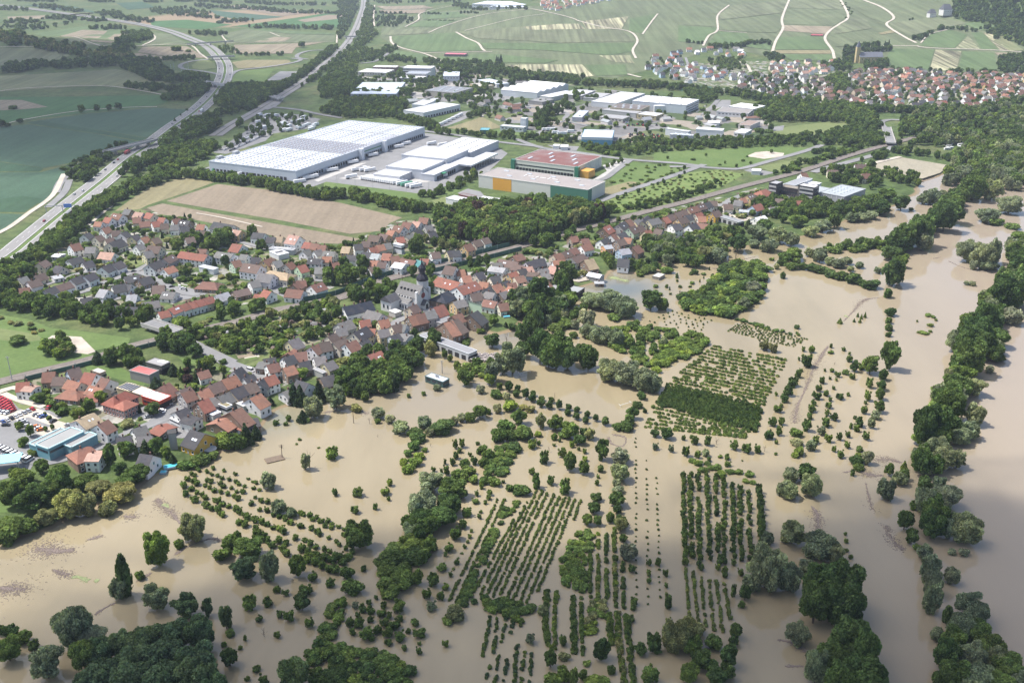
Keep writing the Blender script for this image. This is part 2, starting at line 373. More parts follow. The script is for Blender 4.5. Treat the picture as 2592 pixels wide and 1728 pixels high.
for z, mt, pts in [
    ('T1','green',[(0,650),(400,615),(730,597),(960,630),(1190,672),(1180,695),(1050,735),(620,775),(180,828),(60,845),(-60,860),(-60,655)]),
    ('T1','teal',[(200,840),(620,783),(1050,745),(1290,755),(1200,820),(1010,950),(700,900)]),
    ('T1','dteal',[(180,848),(270,832),(690,902),(1005,952),(975,972),(650,918)]),
    ('T1','teal',[(-80,880),(190,858),(650,922),(970,978),(740,1062),(500,1120),(300,1158),(-80,1100)]),
    ('T1','dteal',[(-80,1105),(300,1160),(270,1185),(-80,1180)]),
    ('T1','teal',[(-80,1190),(280,1188),(505,1128),(420,1220),(390,1300),(330,1400),(-80,1400)]),
    ('T4','dteal',[(-80,215),(150,180),(300,200),(170,292),(-80,290)]),
    ('T4','teal',[(-80,300),(170,305),(60,400),(-80,440)]),
    ('T1','olive',[(-80,530),(500,500),(800,480),(950,500),(1200,588),(1150,640),(730,592),(400,608),(-80,640)]),
    ('T1','brown',[(-80,618),(60,612),(130,622),(-80,648)]),
    ('T1','brown',[(-80,690),(150,690),(330,738),(150,756),(-80,765)]),
    ('T1','vine2',[(-80,337),(320,330),(420,352),(485,385),(300,440),(100,460),(-80,455)]),
    ('T1','vine3',[(-80,280),(60,285),(200,322),(-80,332)]),
    ('T1','vine3',[(230,235),(560,185),(960,212),(870,300),(640,290),(340,262)]),
    ('T1','brown',[(350,264),(570,208),(740,216),(580,284)]),
    ('T1','brown',[(620,288),(790,238),(900,236),(850,262),(850,305)]),
    ('T1','vine2',[(330,268),(620,298),(860,310),(800,330),(500,300)]),
    ('T1','vine',[(1010,222),(1180,240),(1290,303),(990,318),(1060,265)]),
    ('T1','brown',[(985,325),(1290,322),(1420,402),(1200,395),(950,362)]),
    ('T1','brown',[(950,368),(1230,404),(1080,418),(800,393)]),
    ('T1','vine',[(1530,240),(1700,202),(1990,238),(2310,245),(2310,284),(1620,296)]),
    ('T1','brown',[(1750,292),(1890,258),(2010,262),(1960,289)]),
    ('T1','brown',[(1610,312),(2240,292),(2040,330),(2010,372),(1620,372)]),
    ('T1','green',[(1030,148),(1290,138),(1600,172),(1390,205),(1050,182)]),
    ('T1','green',[(1590,186),(2240,95),(2440,98),(2420,188),(1720,190)]),
    ('T1','tan',[(2050,142),(2260,105),(2430,108),(2400,126),(2100,155)]),
    ('T1','teal',[(1440,72),(1960,118),(1690,145),(1500,110)]),
    ('T1','teal',[(150,35),(500,45),(690,92),(400,72)]),
    ('T1','brown',[(50,118),(330,108),(310,132),(60,138)]),
    ('T1','dteal',[(800,25),(980,15),(1080,55),(880,70)]),
    ('T1','tan',[(1480,48),(1650,38),(2080,98),(1950,112),(1700,70)]),
    ('T1','vine3',[(1640,218),(1990,215),(2310,232),(2310,242),(1990,236),(1700,200)]),
    ('T1','lgrass',[(1320,452),(1370,420),(1440,416),(1480,440),(1490,472),(1400,482),(1330,476)]),
    ('T1','straw',[(1598,432),(1700,416),(1990,415),(2005,432),(1900,462),(1640,475)]),
    ('T1','lgrass',[(1340,850),(1450,750),(1560,725),(1650,720),(1640,745),(1500,800),(1400,850)]),
    ('T1','grass',[(1600,520),(1660,490),(1890,475),(1830,560),(1700,590),(1600,570)]),
    ('T4','straw',[(790,285),(900,205),(1010,130),(1250,50),(1480,85),(1300,150),(1020,242),(960,272)]),
    ('F','tan',[(422,509),(551,466),(700,483),(864,514),(1018,551),(985,566),(970,584),(886,592),(700,556),(560,533)]),
    ('T4','tan',[(1010,262),(1120,232),(1500,302),(1900,372),(2352,452),(2500,480),(2330,510),(2100,498),(1700,418),(1300,335),(1100,305)]),
    ('T4','grass',[(-80,985),(200,1030),(350,1090),(640,1120),(900,1160),(880,1205),(500,1270),(-80,1420)]),
    ('T4','lgrass',[(-80,1080),(250,1130),(300,1170),(150,1190),(-80,1160)]),
    ('T4','gravel',[(280,1195),(360,1140),(560,1150),(660,1250),(560,1285),(330,1230)]),
    ('Q1','grass',[(-90,15),(310,92),(640,130),(630,148),(200,235),(-90,320)]),
    ('Q1','grass',[(580,200),(830,215),(1010,320),(990,345),(820,300),(600,235)]),
    ('Q1','grass',[(-120,1050),(90,1080),(140,1150),(110,1210),(-120,1230)]),
    ('L2','grass',[(250,320),(420,330),(760,440),(920,440),(870,500),(600,430),(330,380)]),
    ('T5','grass',[(-120,60),(330,100),(560,165),(540,205),(300,190),(-120,130)]),
    ('T5','lgrass',[(620,212),(720,182),(770,250),(1060,272),(1000,305),(750,292)]),
    ('T5','grass',[(640,190),(800,120),(950,140),(960,170),(830,140),(720,178)]),
    ('T3','grass',[(-200,1050),(600,1010),(860,1018),(820,1050),(400,1155),(100,1140),(-200,1110)]),
    ('T3','lgrass',[(520,1150),(850,1088),(945,1100),(870,1132),(640,1192)]),
    ('T3','lgrass',[(600,902),(750,870),(1100,828),(1190,870),(1100,925),(740,968),(640,962)]),
    ('W3','grass',[(590,960),(760,820),(1300,870),(1000,990),(620,1050)]),
    ('T5','scrub',[(1820,215),(2352,22),(2600,0),(2780,30),(2560,150),(2300,235),(2000,290),(1720,300)]),
    ('T5','straw',[(1790,130),(1990,80),(2090,92),(1960,140),(1820,180)]),
    ('T3','gravel',[(440,1077),(500,1050),(580,1043),(700,1056),(690,1080),(560,1096)]),
    ('T3','silt',[(1180,1168),(1510,1085),(1840,1140),(1770,1200),(1650,1240),(1400,1210)]),
    ('W2','straw',[(1060,762),(1300,690),(1480,620),(1780,660),(1590,760),(1350,800)]),
    ('W2','grass',[(1500,800),(1580,770),(1950,790),(1880,835),(1740,840)]),
    ('W2','vine3',[(490,60),(560,-10),(860,40),(1010,110),(760,110)]),
    ('T3','dteal',[(-20,590),(200,598),(235,630),(-20,630)]),
    ]:
    mtx = FM.get(mt) or M[mt]
    sheet('field', z, pts, mtx, .05)
# gardens, lawns, beds and paved corners of the built-up land
m, t, b = new_mat('garden_plots'); p = geo_pos(t); mp = nd(t, 'ShaderNodeMapping'); mp.inputs['Rotation'].default_value = (0, 0, R(25)); t.links.new(p, mp.inputs['Vector'])
vo = nd(t, 'ShaderNodeTexVoronoi', distance='CHEBYCHEV'); vo.inputs['Scale'].default_value = .16; vo.inputs['Randomness'].default_value = .9; t.links.new(mp.outputs[0], vo.inputs['Vector']); sp_ = nd(t, 'ShaderNodeSeparateColor'); t.links.new(vo.outputs['Color'], sp_.inputs[0])
cr = ramp(t, sp_.outputs[0], [(.0, (.055,.085,.030)), (.30, (.085,.120,.040)), (.48, (.13,.155,.06)), (.60, (.20,.185,.13)), (.74, (.26,.25,.235)), (.86, (.36,.34,.31)), (.93, (.10,.08,.055))]); cr.color_ramp.interpolation = 'CONSTANT'
n2 = noise(t, .5, 5, .75, p); t.links.new(mixc(t, 1.0, cr.outputs[0], ramp(t, n2.outputs[0], [(.3, (.6,.64,.6)), (.7, (1.3,1.28,1.25))]).outputs[0], 'MULTIPLY'), b.inputs['Base Color']); b.inputs['Roughness'].default_value = .95; FM['plots'] = m
for z, pts in [('A1',[(680,560),(1000,360),(1300,200),(1760,130),(2352,260),(2352,1180),(1850,1420),(1250,1370),(850,1290),(250,1220),(80,1000),(300,780)]),('A2',[(-20,230),(400,330),(900,330),(1500,440),(2050,500),(2352,420),(2352,880),(1900,1030),(1500,1150),(950,1190),(420,1300),(-20,1200)]),('A3',[(150,520),(500,380),(900,200),(1350,160),(1420,420),(1850,430),(2000,560),(1500,700),(1000,830),(500,860),(150,860)]),('L4',[(300,880),(700,560),(900,420),(1500,180),(2352,60),(2352,480),(2050,600),(1500,700),(1350,850),(1000,1000),(700,1120),(300,1200)]),('A5',[(-300,820),(0,680),(700,500),(1300,360),(1700,260),(2150,420),(1700,620),(1250,700),(900,830),(300,930),(-200,1000)]),('L2',[(100,800),(600,560),(1000,430),(1250,350),(1600,60),(2352,-100),(2352,420),(1900,600),(1500,680),(1300,880),(1000,1100),(600,1120),(200,1060)]),('L3',[(-50,700),(300,560),(700,420),(1200,420),(1700,480),(1850,600),(1400,760),(900,880),(400,1050),(-50,1080)]),('L1',[(180,330),(600,200),(1300,180),(1500,320),(2352,420),(2352,800),(1900,1050),(1300,1330),(850,1330),(700,900),(900,620),(400,560)]),('L2',[(500,-60),(1300,-120),(1800,-40),(1600,60),(1250,170),(930,290),(700,190)]),('A2',[(1150,1300),(1950,1200),(2000,1560),(1300,1560)])]: sheet('garden_ground', z, pts, FM['plots'], .02)
sheet('garden_ground', 'T3', [(0,440),(600,420),(1150,490),(1500,490),(2352,510),(2600,530),(2600,710),(2000,780),(1300,770),(620,700),(360,650),(0,620)], FM['plots'], .04)
m, t, b = new_mat('works_plots'); p = geo_pos(t); mp = nd(t, 'ShaderNodeMapping'); mp.inputs['Rotation'].default_value = (0, 0, R(33)); t.links.new(p, mp.inputs['Vector'])
vo = nd(t, 'ShaderNodeTexVoronoi', distance='CHEBYCHEV'); vo.inputs['Scale'].default_value = .034; t.links.new(mp.outputs[0], vo.inputs['Vector']); sp_ = nd(t, 'ShaderNodeSeparateColor'); t.links.new(vo.outputs['Color'], sp_.inputs[0])
cr = ramp(t, sp_.outputs[0], [(.0, (.06,.09,.034)), (.28, (.09,.12,.045)), (.42, (.16,.155,.15)), (.58, (.21,.205,.20)), (.74, (.27,.235,.19)), (.86, (.33,.31,.285)), (.94, (.12,.14,.06))]); cr.color_ramp.interpolation = 'CONSTANT'
n2 = noise(t, .2, 5, .75, p); t.links.new(mixc(t, 1.0, cr.outputs[0], ramp(t, n2.outputs[0], [(.3, (.7,)*3), (.7, (1.22,)*3)]).outputs[0], 'MULTIPLY'), b.inputs['Base Color']); b.inputs['Roughness'].default_value = .95; FM['works'] = m
for z, pts in [('W2',[(600,150),(1000,140),(1600,270),(2352,340),(2352,850),(1700,800),(1250,570),(900,470),(500,470),(60,430),(60,240)]),('W3',[(0,130),(600,170),(1400,260),(1500,330),(1950,330),(2080,620),(1100,625),(640,640),(0,600)])]: sheet('works_ground', z, pts, FM['works'], .02)
# the vineyard slope
sheet('vineyard', 'F', [(962,95),(968,70),(1010,45),(1120,30),(1400,15),(1700,-22),(2100,-60),(2420,-60),(2420,20),(2592,120),(2592,178),(2330,185),(2230,160),(2100,158),(1950,145),(1820,118),(1700,160),(1560,198),(1400,190),(1250,165),(1100,152),(1010,125)], FM['vine'], .03)
for z, mt, pts in [
    ('T2','vine3',[(340,257),(500,245),(780,228),(900,275),(970,320),(985,352),(560,362),(400,325)]),
    ('T2','vine2',[(800,225),(1300,182),(1600,190),(1930,212),(2020,290),(1500,300),(950,270)]),
    ('T2','vine3',[(960,300),(1500,305),(2020,300),(2000,360),(1850,385),(1400,350),(1000,340)]),
    ('T2','vine3',[(660,395),(1000,372),(1500,420),(1400,440),(720,430)]),
    ('T2','rows2',[(1655,150),(1800,138),(1980,118),(1930,205),(1690,205)]),
    ('T2','rows2',[(1250,190),(1500,170),(1640,168),(1680,205),(1300,212)]),
    ('T2','rows2',[(1130,452),(1380,448),(1660,450),(1740,530),(1560,542),(1350,508)]),
    ('T2','vine3',[(1680,452),(1960,450),(1970,520),(1760,528)]),
    ('T2','rows',[(1770,385),(1990,385),(2020,440),(1880,430)]),
    ('T2','vine3',[(1990,130),(2180,100),(2080,236),(1980,215)]),
    ('T2','brown',[(240,45),(560,40),(640,60),(300,70)]), ('T2','tan',[(260,75),(590,68),(560,95),(300,95)]),
    ('T2','vine3',[(560,95),(800,85),(880,120),(560,140)]), ('T2','vine3',[(560,145),(800,140),(700,190),(450,190)]),
    ('T2','vine2',[(340,210),(440,205),(640,210),(580,235),(300,250)]),
    ('T3','vine',[(-30,62),(310,42),(235,100),(235,190),(0,175)]), ('T3','vine3',[(-30,180),(235,195),(230,215),(140,305),(-30,290)]),
    ('T3','vine2',[(330,42),(730,0),(700,90),(260,140),(250,105)]), ('T3','vine',[(250,150),(690,100),(676,150),(686,200),(640,230),(450,225),(255,212)]),
    ('T3','vine3',[(245,220),(440,235),(470,285),(620,300),(600,350),(400,320),(180,300)]),
    ('T3','vine2',[(745,0),(1080,0),(1120,70),(720,58)]), ('T3','vine',[(715,68),(1120,78),(1135,115),(1050,178),(690,172)]),
    ('T3','brown',[(692,178),(1030,186),(985,238),(688,215)]),
    ('T3','vine3',[(650,262),(960,248),(1000,310),(1015,345),(640,345)]), ('T3','straw',[(640,350),(1015,350),(1025,375),(640,372)]), ('T3','vine3',[(640,376),(1028,380),(1038,425),(760,420)]),
    ('T3','vine2',[(1035,205),(1140,135),(1270,140),(1300,200),(1040,240)]), ('T3','vine',[(1020,250),(1300,208),(1310,255),(1290,310),(1045,328),(1000,280)]),
    ('T3','straw',[(1345,232),(1450,210),(1490,225),(1370,242)]),
    ('T3','vine',[(1160,60),(1260,15),(1390,70),(1445,125),(1400,165),(1290,130)]),
    ('T3','vine2',[(1415,165),(1700,125),(1960,108),(1985,150),(1750,205),(1560,255)]),
    ('T3','vine3',[(1385,430),(1440,338),(1735,346),(1690,488),(1430,480)]), ('T3','rows2',[(1742,346),(1920,356),(1885,490),(1700,489)]),
    ('T3','vine3',[(1928,357),(2145,368),(2175,480),(1900,490)]), ('T3','vine3',[(1640,318),(1705,240),(1840,207),(1960,243),(1865,340)]),
    ('T3','rows',[(1968,250),(2048,345),(1875,340)]), ('T3','vine3',[(1990,230),(2060,225),(2180,350),(2060,345)]),
    ('T3','rows2',[(2070,228),(2130,235),(2250,355),(2190,352)]), ('T3','olive',[(2140,285),(2200,250),(2352,350),(2262,358)]),
    ('T3','brown',[(2150,365),(2352,372),(2352,395),(2180,395)]), ('T3','vine3',[(1930,165),(2010,140),(2200,155),(2210,190),(2060,215)]),
    ]: sheet('vineyard', z, pts, FM[mt], .12)
# ---- paved yards
for z, mt, pts in [
    ('W1','asphalt',[(-20,548),(60,518),(740,632),(1300,420),(1810,252),(1900,262),(2150,300),(2352,330),(2500,420),(2352,560),(1800,757),(1000,655),(900,692),(800,706),(560,655),(-20,590)]),
    ('W1','concrete',[(1100,628),(1220,602),(1880,642),(1830,660)]), ('W1','concrete',[(900,640),(1260,500),(1330,500),(930,655)]),
    ('W1','concrete',[(1940,640),(2190,560),(2240,570),(1990,650)]), ('W1','concrete',[(30,550),(110,545),(600,640),(520,655),(30,580)]),
    ('T1','asphalt',[(1720,850),(1830,780),(2060,790),(2210,822),(2110,890),(1880,922),(1830,972),(1560,1062),(1470,1052),(1700,900)]),
    ('W2','asphalt',[(940,742),(1200,600),(1300,590),(1410,600),(1180,700),(1010,762)]),
    ('T2','asphalt',[(1290,937),(1540,830),(1690,840),(1680,870),(1640,965),(1480,968)]),
    ('T2','gravel',[(1900,872),(2230,862),(2265,972),(1980,982)]),
    ('T3','concrete',[(360,912),(570,893),(640,970),(370,968)]), ('T3','concrete',[(470,885),(560,845),(625,866),(600,892)]), ('T3','asphalt',[(612,878),(700,865),(692,900),(625,905)]),
    ('T3','asphalt',[(130,800),(270,690),(330,690),(330,735),(210,800)]),
    ('T2','asphalt',[(930,670),(1130,645),(1280,660),(1100,695),(980,690)]),
    ('T1','asphalt',[(1830,563),(1930,495),(2075,497),(1990,548)]), ('T1','straw',[(1890,550),(1930,520),(1990,520),(1950,550)]),
    ('L1','asphalt',[(-60,470),(60,470),(530,640),(700,720),(890,850),(900,900),(720,950),(350,1090),(420,1250),(430,1320),(360,1440),(-60,1560)]),
    ('L1','path',[(-60,700),(230,680),(420,640),(560,690),(860,860),(560,1000),(440,960),(640,870),(350,760),(-60,860)]),
    ('L1','lgrass',[(700,800),(880,720),(1000,790),(880,850)]), ('L1','lgrass',[(130,540),(260,600),(500,640),(330,690),(230,650)]),
    ('L1','asphalt',[(1740,640),(1900,600),(2200,690),(1980,760),(1700,800),(1640,760)]),
    ('L2','asphalt',[(-80,1160),(240,1050),(470,1190),(390,1290),(300,1320),(-40,1290)]),
    ('L1','asphalt',[(1700,520),(1840,560),(2230,620),(2352,640),(2200,720),(1990,690),(1740,570)]),
    ('A2','asphalt',[(-80,1000),(180,1040),(350,1078),(240,1130),(-80,1190)]), ('A2','asphalt',[(1060,1040),(1230,960),(1420,870),(1560,870),(1300,1000),(1340,1050),(1290,1150),(1180,1100)]),
    ('A3','concrete',[(1180,1262),(1330,1212),(1430,1235),(1250,1335)]), ('A1','lgrass',[(1400,780),(1560,750),(1710,820),(1560,870)]),
    ('A4','gravel',[(1000,1090),(1230,1060),(1320,1110),(1100,1150),(1000,1130)]), ('A4','gravel',[(620,230),(700,205),(880,240),(830,300),(680,290)]),
    ('A5','gravel',[(1180,560),(1300,600),(1600,650),(1480,690),(1300,640)]), ('W5','asphalt',[(500,520),(860,500),(1130,590),(860,640)]), ('W5','gravel',[(2050,520),(2150,500),(2230,560),(2080,600)]),
    ('L3','path',[(1760,960),(1870,960),(2130,1060),(2080,1090)]), ('A4','path',[(290,660),(390,600),(480,610),(380,660)]), ('A3','asphalt',[(1290,840),(1480,770),(1620,860),(1400,900)]),
    ('T5','asphalt',[(800,160),(870,130),(960,150),(990,185),(1200,205),(1420,235),(1380,260),(1100,215),(900,200)]), ('T5','path',[(1060,260),(1150,210),(1230,225),(1150,270)]),
    ('T2','asphalt',[(1420,1000),(1640,1010),(1620,1040),(1480,1030)]), ('T2','concrete',[(1730,1240),(1830,1180),(1800,1140),(1960,1090),(1990,1110),(1830,1230)]),
    ('W2','concrete',[(1240,450),(1420,425),(1600,440),(1640,470),(1400,480)]), ('T3','asphalt',[(420,1175),(470,1160),(640,1190),(560,1210)]),
    ('T1','gravel',[(1700,600),(1930,590),(1900,615),(1720,615)]),
    ]: sheet('paved_yard', z, pts, FM.get(mt) or M[mt], .085)
# ---- roads
AB = pline('F', [(-60,690),(22,650),(70,588+24),(147,548),(235,478),(264,455),(331,399),(389,361),(441,321),(500,279),(544,236),(566,198),(568,165),(549,138),(514,112),(441,84),(349,62),(220,43),(110,28),(-10,13),(-160,-3)])
for off in (-7.8, 7.8):
    ribbon('motorway_carriageway', AB, 11.6, M['motorway'], .16, off)
    for e in (-5.2, 5.0): ribbon('edge_line', AB[:90], .35, M['mark'], .19, off+e, block=False)
ribbon('median_grass', AB, 3.4, FM['grass'], .10, 0, block=False)
for off in (-7.8, 7.8):      # dashed lane lines on the nearer stretch
    seg = AB[:95]; dash = MB()
    d = np.gradient(seg, axis=0); d /= np.linalg.norm(d, axis=1)[:, None]
    for i in range(0, len(seg)-1):
        q = seg[i]+np.array([-d[i,1], d[i,0]])*(off+.2); dash.box((q[0], q[1], surf(q[0], q[1])+.19*(1+q[1]/400)), (5, .22, .004), math.atan2(d[i,1], d[i,0]))
    struct(dash.build('lane_marking', M['mark']))
B9 = pline('F', [(924,-30),(921,0),(918,24),(897,81),(864,128),(815,170),(771,206),(698,253),(640,288),(588,316),(545,345)])
for off in (-4.6, 4.6): ribbon('highway', B9, 8.0, M['motorway'], .15, off)
for z, pts, w, mt in [
    ('T1',[(2360,345),(2150,352),(2060,375),(2050,400),(2120,412)],8,'asphalt'),
    ('T1',[(1440,413),(1320,425),(1245,450),(1262,478),(1380,492),(1500,515),(1520,545)],8,'asphalt'),
    ('T1',[(2010,405),(2075,415),(2000,440),(1800,470),(1650,487),(1595,520),(1580,560)],8,'asphalt'),
    ('T1',[(1840,740),(1920,745),(2060,760),(2200,790),(2352,815)],8,'asphalt'), ('T1',[(1940,690),(1890,735),(1830,760)],7,'asphalt'),
    ('T1',[(385,1330),(415,1260),(480,1190),(560,1130),(650,1095),(740,1068)],8,'asphalt'),
    ('T4',[(480,70),(440,160),(330,260)],7,'asphalt'), ('T4',[(440,30),(360,180),(200,298),(60,400),(-80,470)],5,'path'),
    ('T2',[(330,365),(280,400),(220,430),(130,440)],7,'asphalt'),
    ('T2',[(1200,960),(1380,1020),(1650,1060),(1960,1100),(2352,1130),(2480,1150)],8,'asphalt'),
    ('T2',[(560,905),(800,935),(1000,970),(1380,1015)],8,'asphalt'),
    ('T2',[(2000,1100),(1900,1170),(1830,1225),(1760,1250)],7,'asphalt'), ('T2',[(1300,740),(1550,780),(1540,830),(1700,870)],7,'asphalt'), ('T2',[(500,640),(520,700),(700,640)],6,'asphalt'),
    ('T3',[(90,1150),(300,1165),(420,1160),(640,1100),(870,1035),(960,1000)],8,'asphalt'),
    ('T3',[(-90,1150),(100,1150)],8,'asphalt'),
    ('T5',[(1200,205),(1400,238),(1600,268),(1690,255),(1850,190),(2352,20),(2500,-35)],8,'asphalt'),
    ('T3',[(900,1190),(1000,1155),(1120,1125),(1350,1062),(1430,1030),(1450,990),(1425,930),(1385,880),(1365,845),(1420,828),(1500,830)],9,'asphalt'),
    ('T3',[(1590,985),(1740,965)],6,'asphalt'), ('T3',[(1120,1170),(1300,1130),(1500,1082)],6,'path'),
    ('T4',[(1010,1072),(1180,1130),(1400,1235),(1600,1330)],8,'asphalt'),
    ('L2',[(300,95),(480,170),(860,385),(1180,490),(1320,540)],8,'asphalt'), ('L2',[(1320,540),(1500,600),(1560,560),(1700,500),(1900,330),(2200,200),(2352,90)],6,'asphalt'),
    ('L2',[(1320,545),(1200,620),(900,800),(460,900),(210,1010),(-80,1120)],6.5,'asphalt'),
    ('L1',[(2400,660),(2150,740),(1800,880),(1500,1010),(1250,1120),(900,1240),(640,1310),(350,1300),(-80,1220)],7,'asphalt'),
    ('L1',[(-60,470),(160,400),(300,430)],5,'path'), ('L1',[(40,470),(250,560),(540,640)],4,'path'),
    ('A1',[(1150,1070),(1330,1010),(1560,925),(1730,840),(1990,705),(2120,690)],6,'asphalt'), ('A1',[(1620,925),(1800,990),(2000,1110),(2200,1195),(2380,1200)],6,'asphalt'),
    ('A1',[(450,1090),(700,1010),(930,930),(1140,925),(1250,960)],5,'asphalt'), ('A1',[(480,1320),(750,1230),(1060,1135)],5,'asphalt'), ('A1',[(1240,1290),(1460,1225),(1780,1130)],5,'asphalt'),
    ('A1',[(1260,400),(1380,360),(1520,315)],5,'asphalt'), ('A1',[(1000,350),(1180,190),(1290,110)],3,'path'),
    ('A2',[(270,300),(500,390),(900,500),(1250,530),(1500,530),(1800,520)],5,'asphalt'), ('A2',[(1560,870),(1680,930),(1760,930)],5,'asphalt'), ('A2',[(180,100),(520,160),(1000,270)],2,'path'),
    ('A3',[(660,870),(900,830),(1150,780),(1400,730),(1700,650)],5,'asphalt'),
    ('L4',[(400,880),(560,820),(720,790),(900,740),(1150,650)],6,'asphalt'), ('L4',[(1400,470),(1560,420),(1760,440),(1900,330),(2100,300),(2250,280),(2400,240)],5,'asphalt'), ('L3',[(620,900),(820,800),(1000,660),(1100,560),(1400,400)],6,'asphalt'),
    ('A5',[(-80,940),(180,870),(360,800),(480,745),(680,660),(850,600),(1000,570),(1200,495),(1330,420),(1500,350)],6.5,'asphalt'), ('A4',[(1180,760),(1400,800),(1560,740),(1760,620),(1850,590)],5.5,'asphalt'),
    ('W3',[(1420,400),(1500,330),(1560,260)],7,'asphalt'), ('W3',[(0,700),(330,740),(720,800)],7,'asphalt'), ('W3',[(860,60),(740,30)],6,'path'),
    ('T3',[(360,420),(440,450),(470,500)],5,'path'), ('T3',[(1370,540),(1385,650)],6,'asphalt'), ('T3',[(1060,740),(1110,670)],6,'asphalt'), ('T3',[(1625,760),(1640,690)],6,'asphalt'), ('T3',[(20,400),(50,480)],5,'asphalt'), ('T3',[(750,450),(760,520)],5,'asphalt'),
    ]: road(z, pts, w, mt)
for z, pts, w in [
    ('T2',[(338,255),(350,300),(420,335),(560,370),(640,400),(700,430)],4.8), ('T2',[(790,225),(860,265),(940,300),(970,340),(990,355)],4.8), ('T2',[(600,230),(720,180),(980,105),(1310,65)],4.0),
    ('T2',[(850,215),(1200,130),(1400,100)],3.2), ('T2',[(1640,150),(1800,190),(1980,220),(2040,280),(2008,350),(2030,405)],4.8), ('T2',[(2075,240),(2140,150),(2180,100)],4.0),
    ('T2',[(440,190),(530,140),(540,100),(640,70),(780,40)],4.0), ('T2',[(230,40),(222,120),(228,185)],4.0), ('T2',[(1310,65),(1560,120),(1640,150)],4.0), ('T2',[(560,370),(850,360),(1040,360)],4.0), ('T2',[(260,72),(600,66)],3.2),
    ('T3',[(140,320),(180,250),(240,210),(242,110),(320,40)],4.8), ('T3',[(735,0),(685,130),(690,200),(640,290),(615,375)],5.6), ('T3',[(1085,0),(1140,115),(1080,170),(1020,210),(980,270),(1030,350),(1045,410)],5.6),
    ('T3',[(1245,5),(1380,60),(1455,125),(1405,175),(1530,260),(1610,300)],5.6), ('T3',[(1610,320),(1700,335),(2150,350),(2352,365)],4.0), ('T3',[(250,215),(440,230)],3.2), ('T3',[(1160,330),(1430,320),(1610,320)],4.0), ('T3',[(1640,300),(1700,240),(1840,205)],3.2),
    ('W4',[(-60,918),(200,885),(700,860),(1080,862),(1400,905),(1710,965)],3.2), ('W4',[(-20,1240),(90,1225),(250,1190),(750,1110),(1300,1070),(1560,1065)],3.2), ('W4',[(450,380),(900,430),(1200,465),(1410,460)],3.2),
    ('W4',[(1410,460),(1850,450),(1990,540),(2060,590)],4.0), ('W4',[(1410,460),(1500,420),(1540,380),(1520,350)],4.0), ('W4',[(0,475),(330,470),(480,480)],2.4), ('T1',[(1520,235),(1555,280),(1600,300),(1900,297),(2300,290)],3.2),
    ('T1',[(2320,300),(2325,215)],3.2), ('T1',[(1860,228),(1930,255)],3.2),
    ]: road(z, pts, w, 'path', 'farm_track', .16)
# ---- railway with sleepers' ballast bed, rails and green noise barriers
RL = pline('F', [(-60,982),(0,967),(122,937),(239,908),(331,878),(404,860),(514,834),(606,814),(698,786),(864,753),(974,709),(1084,683),(1305,628),(1426,592),(1525,566),(1635,537),(1728,514),(1868,476),(2022,436),(2169,389),(2316,349),(2463,309),(2600,270),(2760,225)])
ribbon('railway_bed', RL, 9.5, M['ballast'], .2)
for o in (-3.2, -1.7, 1.7, 3.2): ribbon('rail', RL, .22, M['rail'], .27, o, block=False)
# ================================================================== HOUSES
ROOFC = {'r': ((.262,.112,.082),'red tiled'), 'o': ((.295,.148,.102),'orange tiled'), 'b': ((.195,.108,.082),'reddish brown'), 'd': ((.068,.068,.074),'dark grey'), 'g': ((.165,.16,.155),'grey'),
         'k': ((.135,.10,.085),'dark brown'), 'p': ((.40,.255,.20),'pale pink'), 'w': ((.70,.72,.74),'white metal'), 'y': ((.33,.26,.175),'sand coloured'), 'l': ((.33,.34,.35),'light grey'),
         's': ((.035,.042,.058),'black slate'), 't': ((.08,.22,.22),'teal')}
WALLC = {'w': ((.80,.795,.78),'white'), 'c': ((.66,.59,.47),'cream'), 'y': ((.60,.53,.32),'pale yellow'), 'Y': ((.60,.36,.05),'bright yellow'), 'g': ((.38,.37,.36),'grey'), 'b': ((.50,.41,.31),'beige'),
         't': ((.52,.38,.19),'ochre'), 'n': ((.22,.155,.115),'brown'), 'e': ((.44,.55,.40),'pale green'), 'u': ((.42,.53,.64),'pale blue'), 'o': ((.58,.30,.15),'orange'), 'k': ((.06,.055,.055),'black')}
OBST = []       # (x, y, r)
def shared(name, fn, cache={}):
    if name not in cache: cache[name] = fn()
    return cache[name]
def window_mesh(w, h):
    def f():
        mb = MB().box((0, 0, 0), (w+.28, .08, h+.28)); me = mb.mesh('window', M['frame']); me.materials.append(M['glass'])
        bm = bmesh.new(); bm.from_mesh(me)
        g = bmesh.ops.create_cube(bm, size=1, matrix=Matrix.Diagonal((w, .14, h, 1)))
        for v in g['verts']:
            for fc in v.link_faces: fc.material_index = 1
        s = bmesh.ops.create_cube(bm, size=1, matrix=Matrix.Translation((0, 0, -h/2-.2)) @ Matrix.Diagonal((w+.4, .3, .08, 1)))
        bm.to_mesh(me); bm.free(); return me
    return shared(('win', w, h), f)
def box_mesh(name, d, mat): return shared((name, d, mat), lambda: MB().box((0, 0, 0), d).mesh(name, M[mat]))
def put(name, me, parent, loc, rz=0.0, color=None):
    o = bpy.data.objects.new(name, me); link(o); o.parent = parent; o.location = loc; o.rotation_euler = (0, 0, rz)
    if color: o.color = (*color, 1)
    return o
def faces_cam(c, ang, local):
    """is a wall with this local normal turned to the camera side?"""
    n = (local[0]*math.cos(ang)-local[1]*math.sin(ang), local[0]*math.sin(ang)+local[1]*math.cos(ang))
    d = Vector((-c.x, -c.y)).normalized(); return n[0]*d.x+n[1]*d.y > -.12
